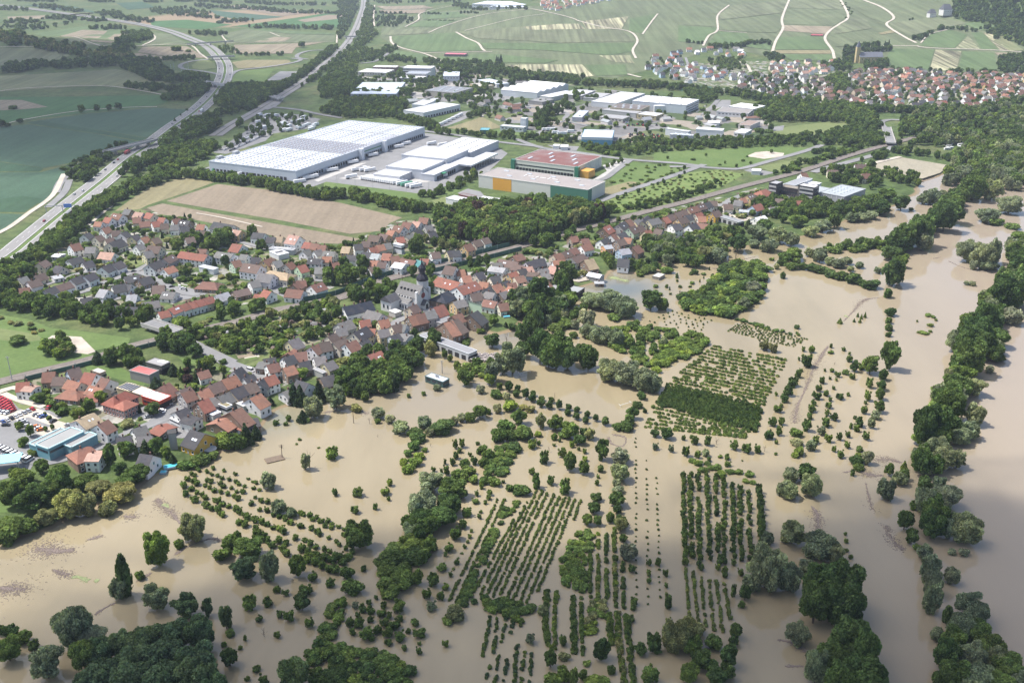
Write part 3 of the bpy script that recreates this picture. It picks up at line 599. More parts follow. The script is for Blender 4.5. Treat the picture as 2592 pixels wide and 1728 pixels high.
def gable_parts(root, L, W, hr, he, rcol, wcol, hip=0.0, wallmat='wall', roofmat='roof', over=.45):
    if hip:
        mb = MB().prism([(-L/2,-W/2),(L/2,-W/2),(L/2,W/2),(-L/2,W/2)], -1.5, he)
    else:
        a = MB(); a.v = [(s*L/2, q*W/2, zz) for s in (-1, 1) for q, zz in ((-1,-1.5),(1,-1.5),(1,he),(-1,he))] + [(-L/2, 0, hr-.12), (L/2, 0, hr-.12)]
        a.f = [(0,3,8,2,1),(4,5,6,9,7),(0,4,7,3),(1,2,6,5),(0,1,5,4),(3,7,9,8),(2,8,9,6)]; mb = a
    wl = mb.build('wall', M[wallmat], root, wcol)
    sl = (hr-he)/(W/2); ey = W/2+over; ez = he-over*sl; th = .2; r = MB(); X = L/2+.35
    if hip:
        rx = max(.3, L/2-hip); X = L/2+over
        r.v = [(-X,-ey,ez),(X,-ey,ez),(X,ey,ez),(-X,ey,ez),(-rx,0,hr),(rx,0,hr),(-X,-ey,ez-th),(X,-ey,ez-th),(X,ey,ez-th),(-X,ey,ez-th)]
        r.f = [(0,1,5,4),(1,2,5),(2,3,4,5),(3,0,4),(6,7,1,0),(7,8,2,1),(8,9,3,2),(9,6,0,3),(9,8,7,6)]
    else:
        r.v = [(s*X, y, zz) for s in (-1, 1) for y, zz in ((-ey,ez),(0,hr),(ey,ez),(ey,ez-th),(0,hr-th),(-ey,ez-th))]
        r.f = [(0,6,7,1),(1,7,8,2),(2,8,9,3),(3,9,10,4),(4,10,11,5),(5,11,6,0),(0,1,4,5),(1,2,3,4),(6,11,10,7),(7,10,9,8)]
    return wl, r.build('roof', M[roofmat], root, rcol)
HOUSES = []
def jit(c, a=.12):
    k = 1+random.uniform(-a, a); return tuple(min(.84, x*k*(1+random.uniform(-.03, .03))) for x in c)
def house(z, x1, y1, x2, y2, code, W=9.5, hr=8.6, he=5.2, hip=0, kind='house', parts=True, label=None, chim=True, zbase=None):
    a = fpx(z, x1, y1); b_ = fpx(z, x2, y2); hr *= .94; he *= .90
    if kind == 'house': kind = 'barn' if W >= 13.5 else ('bungalow' if he < 3.9 else 'house')
    g0 = gpF((a[0]+b_[0])/2, (a[1]+b_[1])/2+14); gz = g0.z if zbase is None else zbase
    p1 = at_z(a[0], a[1], gz+hr); p2 = at_z(b_[0], b_[1], gz+hr)
    c = (p1+p2)/2; d = p2-p1; L = max(6.5, d.length); ang = math.atan2(d.y, d.x)
    if hip: L += 2*hip*.7
    root = empty(kind, (c.x, c.y, gz), ang); rc, wc = code[0], code[1]
    rcol, wcol = jit(ROOFC[rc][0]), jit(WALLC[wc][0], .06)
    wl, rf = gable_parts(root, L, W, hr, he, rcol, wcol, hip)
    OBST.append((c.x, c.y, .5*math.hypot(L, W)*.82))
    HOUSES.append((root, rc, wc, L, hr))
    if parts:
        fl = [1.6] if he < 4.4 else ([1.5, 4.15] if he < 7.5 else [1.5, 4.2, 6.9])
        wm = window_mesh(1.15, 1.35)
        for sgn in (-1, 1):
            if faces_cam(c, ang, (0, sgn)):
                n = max(2, min(9, int(L/3.1)))
                for k, zf in enumerate(fl):
                    if zf > he-.9: continue
                    for i in range(n):
                        xx = -L/2+L*(i+.5)/n
                        if k == 0 and i == n//2: put('door', box_mesh('door', (1.1, .12, 2.1), 'door'), root, (xx, sgn*(W/2+.03), 1.05), 0, random.choice([(.12,.07,.04),(.4,.4,.4),(.08,.1,.09)])); continue
                        put('window', wm, root, (xx, sgn*(W/2+.02), zf))
                if L > 9 and random.random() < .45 and not hip:     # rooflights
                    for i in range(random.choice([1, 2, 2, 3])):
                        q = put('rooflight', box_mesh('rooflight', (.95, 1.3, .14), 'skylight'), rf, (-L*.3+L*.6*random.random(), sgn*W*.24, hr-(hr-he)*.48+.05)); q.rotation_euler = (-sgn*math.atan2(hr-he, W/2), 0, 0)
            if faces_cam(c, ang, (sgn, 0)) and not hip:
                for zf in fl+[fl[-1]+2.65]:
                    ok = 2 if zf < he-.6 else 1
                    if zf > hr-1.8: continue
                    for i in range(ok):
                        yy = 0 if ok == 1 else (-W*.22+W*.44*i)
                        put('window', wm, root, (sgn*(L/2+.02), yy, zf), R(90))
        if chim: put('chimney', box_mesh('chimney', (.75, .65, 2.0), 'chimney'), rf, (L*random.uniform(-.3, .3), .55, hr+.25))
    root['_lab'] = label or ''
    return root, L, ang
HT = {
'A1': [(1310,190,1420,210,'bw'),(1450,142,1530,150,'gn'),(1580,176,1680,190,'pw'),(1725,182,1810,205,'rc'),(1210,240,1290,252,'rw',8.5),(1085,296,1170,300,'ow',8.5,7.5,4.5),(1560,252,1625,246,'bc'),(1625,302,1760,288,'bc',9,7.5,4),
       (1790,302,1870,290,'rw'),(1880,245,1945,252,'rw',8),(2050,266,2115,255,'bw',8.5),(2130,278,2260,288,'dn',10),(1900,326,1975,320,'kc',8.5),(2030,338,2100,335,'gw',8.5),(2150,362,2230,355,'dw',8.5),(1165,380,1245,360,'bw',10,10,6.2),(1285,416,1370,405,'kw',9,9,5.6),
       (935,460,1010,432,'dw',10),(1080,482,1150,460,'kc'),(1400,442,1470,416,'dw',10),(1530,482,1600,456,'dy',10),(1648,502,1722,480,'ow',9.5),(1780,512,1860,490,'kt',9.5),(1210,512,1290,496,'kc',9),(1250,562,1400,506,'dc',13,9,4.5),
       (765,586,882,560,'bw',12,10,6),(965,612,1090,610,'gc',11),(1150,672,1320,686,'pw',11,8,4.2),(1588,590,1660,570,'gw',9),(1740,592,1900,606,'kc',10.5,10,6),(1690,672,1770,656,'gy',10,10,6.2),(1740,832,1880,772,'dw',10.5,9.5,6),(1925,756,2040,702,'kg',10,9,5.6),
       (1930,882,2050,842,'ow',9.5,7.5,4.3),(740,772,900,726,'dw',11,6.5,3.2),(922,802,1040,776,'dw',11,7,3.5),(1160,862,1270,816,'dw',11,8.6,5),(1290,822,1400,782,'dw',11,8.6,5),(372,812,470,770,'kc',9.5,9,5.8),(592,842,680,856,'dc',10,7,3.4),
       (320,972,440,932,'kc',9.5,7,3.6),(120,1002,230,972,'gc',10.5,9,5.6),(240,1042,380,1006,'kw',10.5,9,5.6),(160,1122,240,1112,'bc',8,6.5,3.4),(440,1152,585,1092,'dw',9.5,8,4.8),(592,1092,765,1040,'kw',9.5,8,4.8),(775,1012,910,962,'dw',9.5,8.4,5),(942,972,1060,926,'dw',9.5,8.6,5.2),
       (1440,982,1640,952,'dg',12,6.5,3.3),(1612,1012,1760,972,'dn',12,7,3.4),(1290,1092,1440,1066,'dw',12,7.4,3.5),(1445,1068,1540,1080,'dw',9,6.6,3.4),(1142,1132,1242,1146,'lw',11,7.4,3.6),(1792,1092,1940,1082,'kn',12.5,7.2,3.3),(1922,1164,2080,1172,'gw',11,6.4,3.3),
       (1482,1204,1600,1202,'lw',11,7.4,3.6),(1662,1302,1870,1272,'gw',9.5,6.6,3.4),(902,1252,1050,1228,'dw',12,7.2,3.5),(1065,1290,1150,1272,'lw',9,6.6,3.2),(1330,1332,1425,1346,'dw',10,6.6,3.4),(1432,1352,1610,1356,'dw',11,8,4.4),
       (1862,1420,1985,1392,'rw',9,8.5,5.6),(1990,1380,2120,1326,'rw',9,8.5,5.6),(2130,1336,2270,1284,'rw',9,8.5,5.6),(560,985,660,965,'lw',8,3.6,3.2),(590,700,660,708,'wg',8,4,3.4)],
'A2': [(-10,566,156,590,'rw',11,9.5,6.2),(160,592,320,612,'rw',11,9.5,6.2),(195,232,290,236,'ow',9),(400,202,640,242,'dw',13,11,6.8),(610,292,740,312,'pt',10,9,6.2),(210,322,290,316,'kg'),(42,402,150,386,'kg',10),(890,332,1030,346,'dw',10.5),
       (1070,386,1150,392,'dw',9.5),(1165,382,1250,386,'yb',9.5),(1330,362,1460,382,'pw',14,12.5,7.6),(1530,452,1605,462,'rw',10),(1620,466,1700,476,'bt',10),(1702,490,1780,492,'bt',10),(630,472,750,486,'rw',14,8.5,4),(440,568,640,602,'gw',10.5,9,6),
       (740,602,820,612,'gw',9.5,8.5,5.5),(880,642,960,642,'dc',9.5),(1010,682,1110,642,'bt',11,9.5,5.6),(1140,692,1210,676,'gc',10,9.5,5.8),(1290,722,1360,696,'bg',10,9,5.4),(620,692,710,672,'be',10,9.5,6),(770,712,980,742,'kw',12.5,11,6.8),
       (960,832,1140,856,'gw',12,10,5.6),(842,942,950,922,'gw',10.5,8.4,5.2),(1080,802,1330,842,'yc',13,8,5,3.5),(1430,752,1530,726,'re',10.5,9,5),(1500,562,1570,536,'gw',9),(1640,562,1720,542,'gw',9),(1580,652,1730,662,'dw',10.5,8.6,6),
       (1750,632,1860,632,'oc',9,8,5),(1830,722,1960,692,'bw',9.5,8.5,5),(1660,762,1760,762,'gc',9.5,8.6,5.2),(1380,972,1440,942,'bn',10,8,4.4),(1442,934,1510,926,'bn',8,7,4),(1600,992,1740,946,'bw',11.5,8.6,4.8),(1310,1032,1510,1052,'bw',11.5,8.2,4.4),
       (1020,1042,1110,1066,'rw',10,8.6,5.2),(935,1098,990,1102,'rc',6,4.6,3),(240,942,430,952,'bn',12,6.6,3.2,4),(420,1112,570,1072,'lw',11,7,3.6),(640,1062,820,1022,'kn',11,6.2,3.4),(90,1202,165,1176,'rw',9,8.5,5.6),(172,1182,262,1152,'rw',9,8.5,5.6),(270,1152,370,1122,'rc',9,8.5,5.6),(200,540,310,540,'bc',9,7,4)],
'A3': [(1190,146,1300,156,'bw',10.5,9.5,5.8),(1110,192,1200,206,'pw',10,9,5.6),(985,202,1090,216,'bw',11,10.5,6.2),(880,242,990,262,'bw',11,10,6),(800,302,880,316,'oc',9),(1260,252,1320,242,'gg',9),(1110,312,1190,286,'dc',9.5),(1010,376,1100,346,'gc',10.5),(1290,332,1380,316,'dw',9.5),
       (570,362,700,376,'kb',10.5,9.5,6),(702,346,800,366,'kt',10,9,5.6),(900,396,970,386,'rc',9.5),(480,442,570,446,'kb',9),(370,482,470,472,'dw',9.5),(740,472,810,462,'gc',10),(230,506,330,512,'yt',10.5,9.5,6),(570,526,640,512,'rw',9),(660,492,720,482,'oc',9),
       (280,612,420,622,'dw',10.5,8,5.6),(480,576,600,582,'dw',10,8.6,5.6),(440,626,530,642,'gw',9.5,8.5,5.4),(600,592,690,602,'lw',10,8.6,5.8),(745,592,820,596,'ow',10,9.5,5.8),(840,632,910,622,'bn',10),(0,562,140,572,'gc',11,9,5.6),(590,682,670,686,'ow',9,7.6,4.8),(680,696,770,702,'kw',9,8.6,5.4),
       (550,772,670,746,'kw',9.5,7.5,4.8),(960,656,1140,682,'bc',10,8,5.2),(880,702,1010,722,'ww',12,8,6),(1160,672,1222,692,'tc',10,8,5),(1212,656,1290,662,'re',9,8.5,5),(1330,582,1430,572,'kw',10,9,5.6),(1300,662,1400,672,'lw',7,3.6,3),(1540,562,1600,552,'dy',9),(1604,562,1660,556,'dw',9),
       (1730,492,1820,466,'bt',10.5,10,6),(1840,442,1930,416,'kb',10,9.5,5.8),(1950,412,2030,392,'kw',10),(1510,742,1640,762,'kw',12,11,6.6),(1640,802,1730,792,'ow',9,7.5,4.8),(1720,872,1800,862,'ow',10,9,5.4),(1872,842,1960,816,'dc',10,9.5,5.8),
       (540,1292,720,1342,'gw',10.5,8,4.4),(170,1462,330,1412,'gg',11.5,8.5,4.6),(460,1422,550,1412,'rc',9,7.5,4.4),(690,1422,780,1406,'oy',9.5,9.5,5.8),(1060,1252,1140,1222,'kb',9,12,8.4),(1060,1372,1140,1352,'on',11,10,5.4),(1150,1352,1230,1332,'bn',11,10,5.4),(1250,1312,1370,1292,'gg',10.5,10.5,7),
       (1360,1262,1480,1222,'rw',11.5,11,5.6),(1600,1362,1700,1332,'bc',11,8.5,4.6),(1600,1192,1740,1162,'gt',10.5,9,6),(1990,1162,2150,1192,'bw',9.5,8,5),(2180,1216,2245,1206,'bc',10,8,4.6),(1810,1352,1905,1300,'dn',17,9.5,3.6),
       (1500,1452,1580,1430,'on',19,10.5,4),(1584,1428,1645,1402,'kn',19,10.5,4)],
'L4': [(1180,492,1290,476,'dc',10,9.5,5.8),(1180,362,1370,386,'lw',11,8.6,7),(1290,266,1530,312,'kc',11,8.4,5),(1200,322,1320,312,'gc',9.5,8,5),(1470,332,1600,356,'kw',10,8.5,5.6),(1460,232,1570,202,'bn',10,8,4.8),(1620,312,1755,272,'dw',11,10,6),(1762,272,1830,262,'dn',11,10,6),
       (1530,402,1610,386,'dc',9,8.4,5.2),(1612,372,1680,362,'pt',9,8.8,6),(1960,292,2110,282,'ow',11,9.5,5),(1930,352,2050,382,'pn',11.5,9.5,6),(1960,216,2060,192,'bb',10),(2062,192,2150,158,'kt',10),(2152,156,2240,126,'bc',10),(2190,252,2330,202,'kc',10.5,9,5.6),(2130,272,2200,256,'gw',9,8.6,5.8),
       (1780,402,1890,382,'gg',10,8.5,5.2),(1400,452,1500,422,'rt',11,9.5,6),(1480,492,1590,472,'bc',11,9,6),(1650,432,1790,442,'ku',10,7,5.6),(1800,462,1900,442,'gt',11,8.4,6),(1060,552,1150,562,'oc',10,9,5.6),(1200,602,1300,572,'oc',10.5,10,6.2),(1330,562,1400,532,'dt',10,9.5,6),(1404,572,1480,562,'bc',9,8.4,5.4),
       (1090,652,1180,612,'dc',10,9.5,5.6),(930,702,1060,682,'kg',10.5,9.5,5.8),(1130,672,1240,692,'gw',9.5,8.8,5.8),(1410,606,1520,652,'ow',10.5,9,5.4),(1600,582,1730,602,'pw',10,8.6,6.8),(1770,592,1900,546,'bn',15,9.5,4.4),(1290,692,1380,662,'gn',10,8,4.6),(1300,832,1380,822,'bn',9.5,7.5,4.2)],
'A4': [(1400,472,1480,432,'rn',12,9.5,4.8),(1592,432,1670,392,'dg',12,10,5.6),(1680,382,1740,360,'bt',12,10,5.6),(1500,562,1560,540,'bw',9.5),(1370,622,1460,592,'dw',10,8.6,5),(1580,552,1670,522,'dc',10),(1670,592,1760,602,'oc',10,8,4.8),(1720,472,1800,442,'ke',11,10,5.6),(1820,462,1890,442,'kc',10,9,5.4),
       (1790,376,1850,362,'gy',10,9.5,6),(1890,392,1955,318,'dy',9,9,5.5),(1960,376,2090,346,'gy',10.5,10,6.6),(2140,352,2200,336,'rn',10,9,5.4),(2195,322,2260,302,'kn',10,9.5,5.8),(1920,512,1990,496,'ry',10.5,10.5,5.8),(1980,572,2150,582,'lc',10,6.6,5.8),(2050,482,2140,492,'kg',9.5,8,5),(2260,442,2350,432,'dw',11,8.8,6),
       (1130,692,1250,666,'bw',9.5,9,5.6),(1140,612,1210,602,'bn',9,8,4.8),(1000,582,1070,572,'bn',10,8.4,5),(1410,692,1500,682,'lo',9,9,7.6),(1570,622,1660,602,'kn',10,9.5,5.8),(1600,742,1720,722,'lu',9.5,8.6,5.6),(1760,712,1840,682,'bn',12,9,4.8),(1592,852,1730,862,'dw',11,8.4,3.8),(1232,1022,1388,1052,'wg',8,5,3.6),(1170,872,1280,852,'yn',16,9.5,4),(1310,1142,1400,1142,'ln',5,3.2,2.8)],
'A5': [(780,522,900,492,'bb',10,9.5,5.8),(902,482,990,462,'kn',10,9.5,5.8),(992,462,1060,442,'dw',10,9.5,5.8),(1070,432,1140,432,'kc',9.5,9,5.6),(620,582,700,562,'kn',10),(705,558,760,542,'kc',9.5),(660,652,760,626,'kt',10,9.5,5.8),(762,612,840,602,'dw',9.5),(880,592,960,572,'rc',10.5,10,5.8),(925,622,1000,622,'oc',9.5,9,5),(1082,572,1170,546,'kY',9.5,9.5,5.6),
       (582,722,690,712,'dw',12,9,6),(800,732,890,706,'dw',10.5,8.8,5),(900,702,1040,722,'bw',10.5,8,5),(640,872,820,882,'dw',11,7.6,4),(820,822,960,832,'kw',11,7,3.8),(1230,472,1340,472,'kc',10,8.6,5.2),(1370,422,1470,432,'gc',11,8.8,5.2),(1432,402,1500,392,'oc',9,8.4,5),(1520,362,1600,342,'kt',10,9,5.4),(1590,492,1690,462,'ru',10.5,9,5),
       (1690,302,1770,284,'rc',13,9.5,5,3.5),(1880,402,1980,412,'kw',10,8.4,5),(2120,432,2210,432,'rw',10,8,4.4),(1800,512,1910,502,'gw',10,7.4,3.8),(1430,542,1550,552,'lw',8,4,3.4),(1622,642,1740,612,'ww',13,7.5,3.6),(2190,90,2260,82,'bw',10,9,5)],
'L1': [(240,330,325,322,'rw',9.5,8.6,5.4),(330,378,420,388,'pw',8,7,6.2),(560,202,650,196,'bn',10,8.6,4.6),(680,262,790,262,'kc',9,7.6,4.6),(850,172,960,142,'ku',10.5,10,5.2),(1050,202,1190,222,'rw',11,9.6,5.4),(1260,266,1360,292,'bw',10.5,9,5.2),(840,292,1000,332,'oc',9,7.6,4.4),(1110,362,1280,406,'oc',9,7.6,4.4),
       (800,422,970,442,'on',11,5.6,3,4),(1080,492,1180,482,'rw',9,5.4,3.2),(1985,388,2095,330,'bn',14,9,4),(950,802,1160,706,'yw',13,6.8,3.6),(1215,850,1330,792,'bw',11.5,10,6),(1660,902,1790,862,'gw',10,9.5,5.4),(1740,1002,1850,992,'gw',9,6.6,3.8),(1480,1012,1580,992,'dw',10.5,8.5,5.4),
       (940,1172,1110,1112,'on',12,9.6,5.8,3.6),(1095,1212,1260,1212,'pw',10,7.8,6.8),(1740,1212,1890,1232,'dw',12,9,4.4),(1950,862,2085,912,'rk',11,4.8,3.6)],
'L2': [(310,752,400,722,'bg',10.5,9.5,6),(265,722,390,672,'kc',10,7.6,4.8),(490,742,620,692,'ob',10.5,9,5.6),(620,662,780,602,'kb',10.5,9.5,6),(790,592,960,532,'ob',11,10,6),(940,482,1030,432,'dw',11,10,5.4),(1070,562,1170,522,'dw',10.5,9,5),(512,492,590,472,'bw',8.5,7,4.2),(900,722,1060,652,'db',11,9.5,5.8),(1070,652,1200,612,'kc',10.5,9.5,5.8),
       (1200,626,1270,602,'lw',8,8,6.6),(1262,612,1310,572,'dg',9.5,9,5.4),(1320,562,1440,522,'rw',10,9.5,6),(510,862,600,826,'rn',11,10.5,6),(620,822,730,802,'gg',9.5,8,5),(742,802,880,742,'gb',10.5,8.6,5),(1140,822,1270,758,'ow',14,9.6,5),(890,997,1030,932,'bn',20,10.5,4.4),(720,1132,880,1042,'on',15,6.4,3.6),(1110,1092,1200,1072,'dn',10,5.4,3.2),(1010,1122,1120,1160,'rw',7,4.4,3),
       (405,1207,575,1264,'dY',14.5,9.5,4.2),(1725,592,1870,634,'dw',12,9,4.4),(1555,742,1650,702,'gw',8,5.6,3.4),(1372,402,1460,382,'bw',10,9,5.8),(1262,372,1370,382,'gn',10,6,4.4),(1310,332,1450,312,'dn',11,7,4.2),(1560,312,1670,282,'dw',11,9.5,5.6),(1560,442,1670,412,'on',11,8.6,5.6),(1620,252,1680,212,'on',11,8.4,4.6),(1720,252,1820,242,'bb',11,9,5.4),
       (1612,112,1740,66,'gy',12,8.6,4.2),(1900,182,1990,142,'bw',10.5,9.5,5.8),(2012,132,2110,112,'kw',10.5,10,6),(1942,312,2060,292,'gw',10.5,9,5.8),(2072,382,2150,352,'gy',10,8,4.8),(2102,52,2200,12,'kc',12,9,4.4),(2172,132,2320,72,'kc',11,9,5.4),(1742,382,1860,352,'dn',11,8,4.4),(2012,562,2190,522,'dn',14,6.4,3),(230,982,330,942,'dw',10,8.4,5.6),(330,1052,480,1090,'dw',8,6.4,5.6)],
'L3': [(460,832,590,782,'bw',11,10,6),(560,692,720,612,'dc',11.5,10.5,6.2),(370,642,440,632,'gc',10,7.4,4.2),(745,642,790,642,'rw',10,8,5),(862,662,990,642,'gt',9.5,10,6.8),(1050,602,1130,582,'kc',10,8.6,5),(1112,582,1210,592,'gw',10,8,5),(640,812,740,772,'dw',11,8,4.6),(742,972,900,917,'rw',14,8.6,4.4),(1022,732,1110,702,'dw',10,8,4.6),(872,892,960,872,'dn',8,5,3),(1120,722,1250,742,'gw',11,5.4,4.4),(1790,492,1900,452,'bn',11,8,4.4)],
}
for zz, rows in HT.items():
    for r_ in rows: house(zz, *r_)
# four-unit black terrace stepping down beside the church
for i in range(4):
    x0 = 255+78*i; y0 = 1252-17*i; house('A3', x0, y0, x0+74, y0-16, 'sw', 12, 9.4, 5.2)
# long white building with rows of windows and the school hall
house('A3', 1410, 882, 1690, 952, 'rw', 14, 10.5, 6.4, kind='school_hall'); house('A3', 1645, 1012, 1880, 934, 'rw', 13, 13.5, 9.6, kind='apartment_house')
house('A3', 1440, 1100, 1540, 1052, 'sn', 14, 9.5, 5.2, 4.0)
# ---- far town: spread over its quarters, roofs and colours by quarter
def inside(P, poly): return poly_sd(np.array([P]), poly)[0] > 0
TOWN = []
def quarter(z, poly, n, roofs, walls, sp, ang, name='house'):
    W_ = np.array([tuple(gp(z, x, y))[:2] for x, y in poly]); lo = W_.min(0); hi = W_.max(0); got = []; tr = 0
    while len(got) < n and tr < n*40:
        tr += 1; q = lo+(hi-lo)*np.array([random.random(), random.random()])
        if not inside(q, W_): continue
        if any((q[0]-g[0])**2+(q[1]-g[1])**2 < sp*sp for g in got): continue
        if any((q[0]-g[0])**2+(q[1]-g[1])**2 < (g[2]+5)**2 for g in OBST[-400:]): continue
        got.append(q); L = random.uniform(8, 13); Wd = random.uniform(7.5, 10); hr = random.uniform(7, 9.5); he = hr*.58
        a = R(ang)+random.choice([0, 0, math.pi/2])+random.gauss(0, .12); gz = surf(q[0], q[1])
        rc = random.choice(roofs); wc = random.choice(walls); TOWN.append((q[0], q[1], gz, a, L, Wd, hr, he, jit(ROOFC[rc][0], .2), jit(WALLC[wc][0], .08)))
        OBST.append((q[0], q[1], .5*math.hypot(L, Wd)*.8))
quarter('T3', [(1150,500),(1500,490),(1900,520),(2352,520),(2560,540),(2560,700),(2300,700),(2000,660),(1700,640),(1400,640),(1160,590)], 202, 'bbkgkrdkob', 'wwcccbt', 13, 20)
quarter('T3', [(1000,640),(1400,650),(2000,670),(2300,700),(2000,770),(1700,740),(1300,760),(1000,720)], 59, 'bkdgrkb', 'wwwcb', 17, 20)
quarter('T3', [(380,530),(600,520),(1000,560),(1150,600),(1050,650),(1000,720),(620,690),(380,640)], 59, 'dgkkdgb', 'wwwwc', 18, 15)
quarter('T3', [(560,430),(760,430),(1060,440),(1080,500),(860,530),(640,520)], 27, 'ogkbdp', 'wwwc', 22, 10)
quarter('T3', [(0,440),(220,470),(360,520),(360,560),(100,560),(0,600)], 21, 'dgrbg', 'wwwu', 22, 30)
quarter('T3', [(30,350),(250,345),(480,360),(480,395),(360,400),(200,375),(30,380)], 14, 'orwgd', 'wwwc', 24, 0)
quarter('T2', [(2090,420),(2340,370),(2350,560),(2230,560),(2120,500)], 24, 'drgdob', 'wwwu', 22, 10)
quarter('T2', [(1370,20),(1560,0),(1900,-25),(1850,10),(1600,50),(1480,80),(1400,75)], 54, 'oorbp', 'wwwc', 20, 10)
quarter('T3', [(1010,1190),(1280,1190),(1290,1280),(1010,1260)], 6, 'kbk', 'wwc', 26, 0)
quarter('T2', [(1400,-20),(1700,-60),(2000,-80),(1900,-30),(1560,0)], 24, 'orbp', 'wwc', 24, 10)
def town_mesh():
    """the far town beyond the first 300 houses reads as one mass: one mesh of gabled houses, coloured house by house"""
    V = []; F_ = []; C = []; MI = []
    for x, y, gz, a, L, W, hr, he, rc, wc in TOWN:
        n = len(V); cs, sn = math.cos(a), math.sin(a); X = L/2; Y = W/2; o = .4; sl = (hr-he)/Y
        loc = [(s*X, q*Y, zz) for s in (-1, 1) for q, zz in ((-1,-2),(1,-2),(1,he),(-1,he))]+[(-X,0,hr-.1),(X,0,hr-.1)]
        rf = [(s*(X+.3), q, zz) for s in (-1, 1) for q, zz in ((-Y-o,he-o*sl),(0,hr),(Y+o,he-o*sl))]
        ch = [(X*.3+dx*.4, .6+dy*.4, hr+dz) for dz in (-1, 1.1) for dx, dy in ((-1,-1),(1,-1),(1,1),(-1,1))]
        wn = []
        for k in range(3):
            for q in (-1, 1):
                for zf in (1.5, 4.1):
                    if zf < he-.4: xx = -X+L*(k+.5)/3; wn += [[(xx-.55, q*(Y+.04), gz_) for gz_ in (zf-.7, zf+.7)]+[(xx+.55, q*(Y+.04), gz_) for gz_ in (zf+.7, zf-.7)]]
        for lst, col in ((loc, wc), (rf, rc), (ch, (.2,.12,.09))):
            for p in lst: V.append((x+p[0]*cs-p[1]*sn, y+p[0]*sn+p[1]*cs, gz+p[2])); C.append((*col, 1))
        F_ += [tuple(n+i for i in f) for f in ((0,3,8,2,1),(4,5,6,9,7),(0,4,7,3),(1,2,6,5))]; m = n+10; F_ += [(m,m+3,m+4,m+1),(m+1,m+4,m+5,m+2)]; m += 6
        F_ += [tuple(m+i for i in f) for f in ((4,5,6,7),(0,1,5,4),(1,2,6,5),(2,3,7,6),(3,0,4,7))]
        for w in wn:
            k = len(V)
            for p in w: V.append((x+p[0]*cs-p[1]*sn, y+p[0]*sn+p[1]*cs, gz+p[2])); C.append((.05,.055,.07,1))
            F_.append((k,k+1,k+2,k+3))
    me = mk('town', V, F_); ca = me.color_attributes.new('tint', 'FLOAT_COLOR', 'POINT'); ca.data.foreach_set('color', np.array(C, np.float32).ravel())
    m, t, b = new_mat('town_plaster_and_tiles'); at_ = nd(t, 'ShaderNodeAttribute', attribute_name='tint'); n_ = noise(t, .4, 4, .7, geo_pos(t)); f = ramp(t, n_.outputs[0], [(.3, (.82,)*3), (.7, (1.15,)*3)])
    t.links.new(mixc(t, 1.0, at_.outputs['Color'], f.outputs[0], 'MULTIPLY'), b.inputs['Base Color']); me.materials.append(m); stuff(mesh_obj('far_town', me))
town_mesh()
# ================================================================== LARGE BUILDINGS
def frame3(L, F_, R_, h, zbase=None):
    """orthogonal frame from the three near roof corners (full-size pixels) at height h above ground"""
    gz = gpF(F_[0], F_[1]+h*2.6).z if zbase is None else zbase
    pl, pf, pr = (at_z(q[0], q[1], gz+h) for q in (L, F_, R_))
    u = pr-pf; v = pl-pf
    if v.length > u.length: v_ = v.normalized(); u = u-v_*u.dot(v_)
    else: u_ = u.normalized(); v = v-u_*v.dot(u_)
    lu = u.length; lv = v.length; u = u/lu; v = v/lv
    return Vector((pf.x, pf.y, gz)), u, lu, v, lv
def big(name, z, L, F_, R_, h, label, cat='building'):
    f = frame3(fpx(z, *L), fpx(z, *F_), fpx(z, *R_), h); o, u, lu, v, lv = f
    ang = math.atan2(u.y, u.x); sgn = 1 if u.x*v.y-u.y*v.x > 0 else -1
    root = empty(name, o, ang); root['_lab'] = label; c = o+u*lu/2+v*lv/2
    tag(root, label, cat, at=Vector((c.x, c.y, o.z+h)))
    n = max(1, int(max(lu, lv)/18))
    for i in range(n+1):
        for j in range(n+1):
            q = o+u*(lu*i/n)+v*(lv*j/n); OBST.append((q.x, q.y, 7))
    return root, lu, lv*sgn, h
def hall(b, wcol, rcol, parapet=.5, wm='metalwall', x0=0, x1=1, y0=0, y1=1, h=None, z0=-1.5, roof=True):
    """walls and roof for a rectangle of the local frame (fractions of the footprint)"""
    root, lu, lv, H_ = b; h = h or H_
    X0, X1, Y0, Y1 = lu*x0, lu*x1, lv*y0, lv*y1
    if Y0 > Y1: Y0, Y1 = Y1, Y0
    w = MB().box(((X0+X1)/2, (Y0+Y1)/2, (h+z0)/2), (X1-X0, Y1-Y0, h-z0)).build('wall', M[wm], root, wcol)
    if not roof: return w, None
    r = MB().box(((X0+X1)/2, (Y0+Y1)/2, h+.1), (X1-X0-.7, Y1-Y0-.7, .2))
    if parapet:
        for cx_, cy_, dx, dy in (((X0+X1)/2, Y0, X1-X0+.5, .5), ((X0+X1)/2, Y1, X1-X0+.5, .5), (X0, (Y0+Y1)/2, .5, Y1-Y0-.5), (X1, (Y0+Y1)/2, .5, Y1-Y0-.5)):
            MB().box((cx_, cy_, h+parapet/2), (dx, dy, parapet)).build('parapet', M['metalwall'], root, tuple(min(.8, q*1.02) for q in wcol))
    rf = r.build('roof', M['flatroof'], root, rcol); return w, rf
def rows_on(b, side, name, me, n, zc, a=0.0, e=1.0, color=None, y=0.0):
    """n copies of a mesh along a side of the footprint: 'u' near long side, 'v' left side, 'r' right side, 'b' back"""
    root, lu, lv, h = b; s = -1 if lv > 0 else 1
    for i in range(n):
        t_ = a+(e-a)*(i+.5)/n
        if side == 'u': put(name, me, root, (lu*t_, s*.04+lv*y, zc), 0, color)
        elif side == 'v': put(name, me, root, (-.04, lv*t_, zc), R(90), color)
        elif side == 'r': put(name, me, root, (lu+.04, lv*t_, zc), R(90), color)
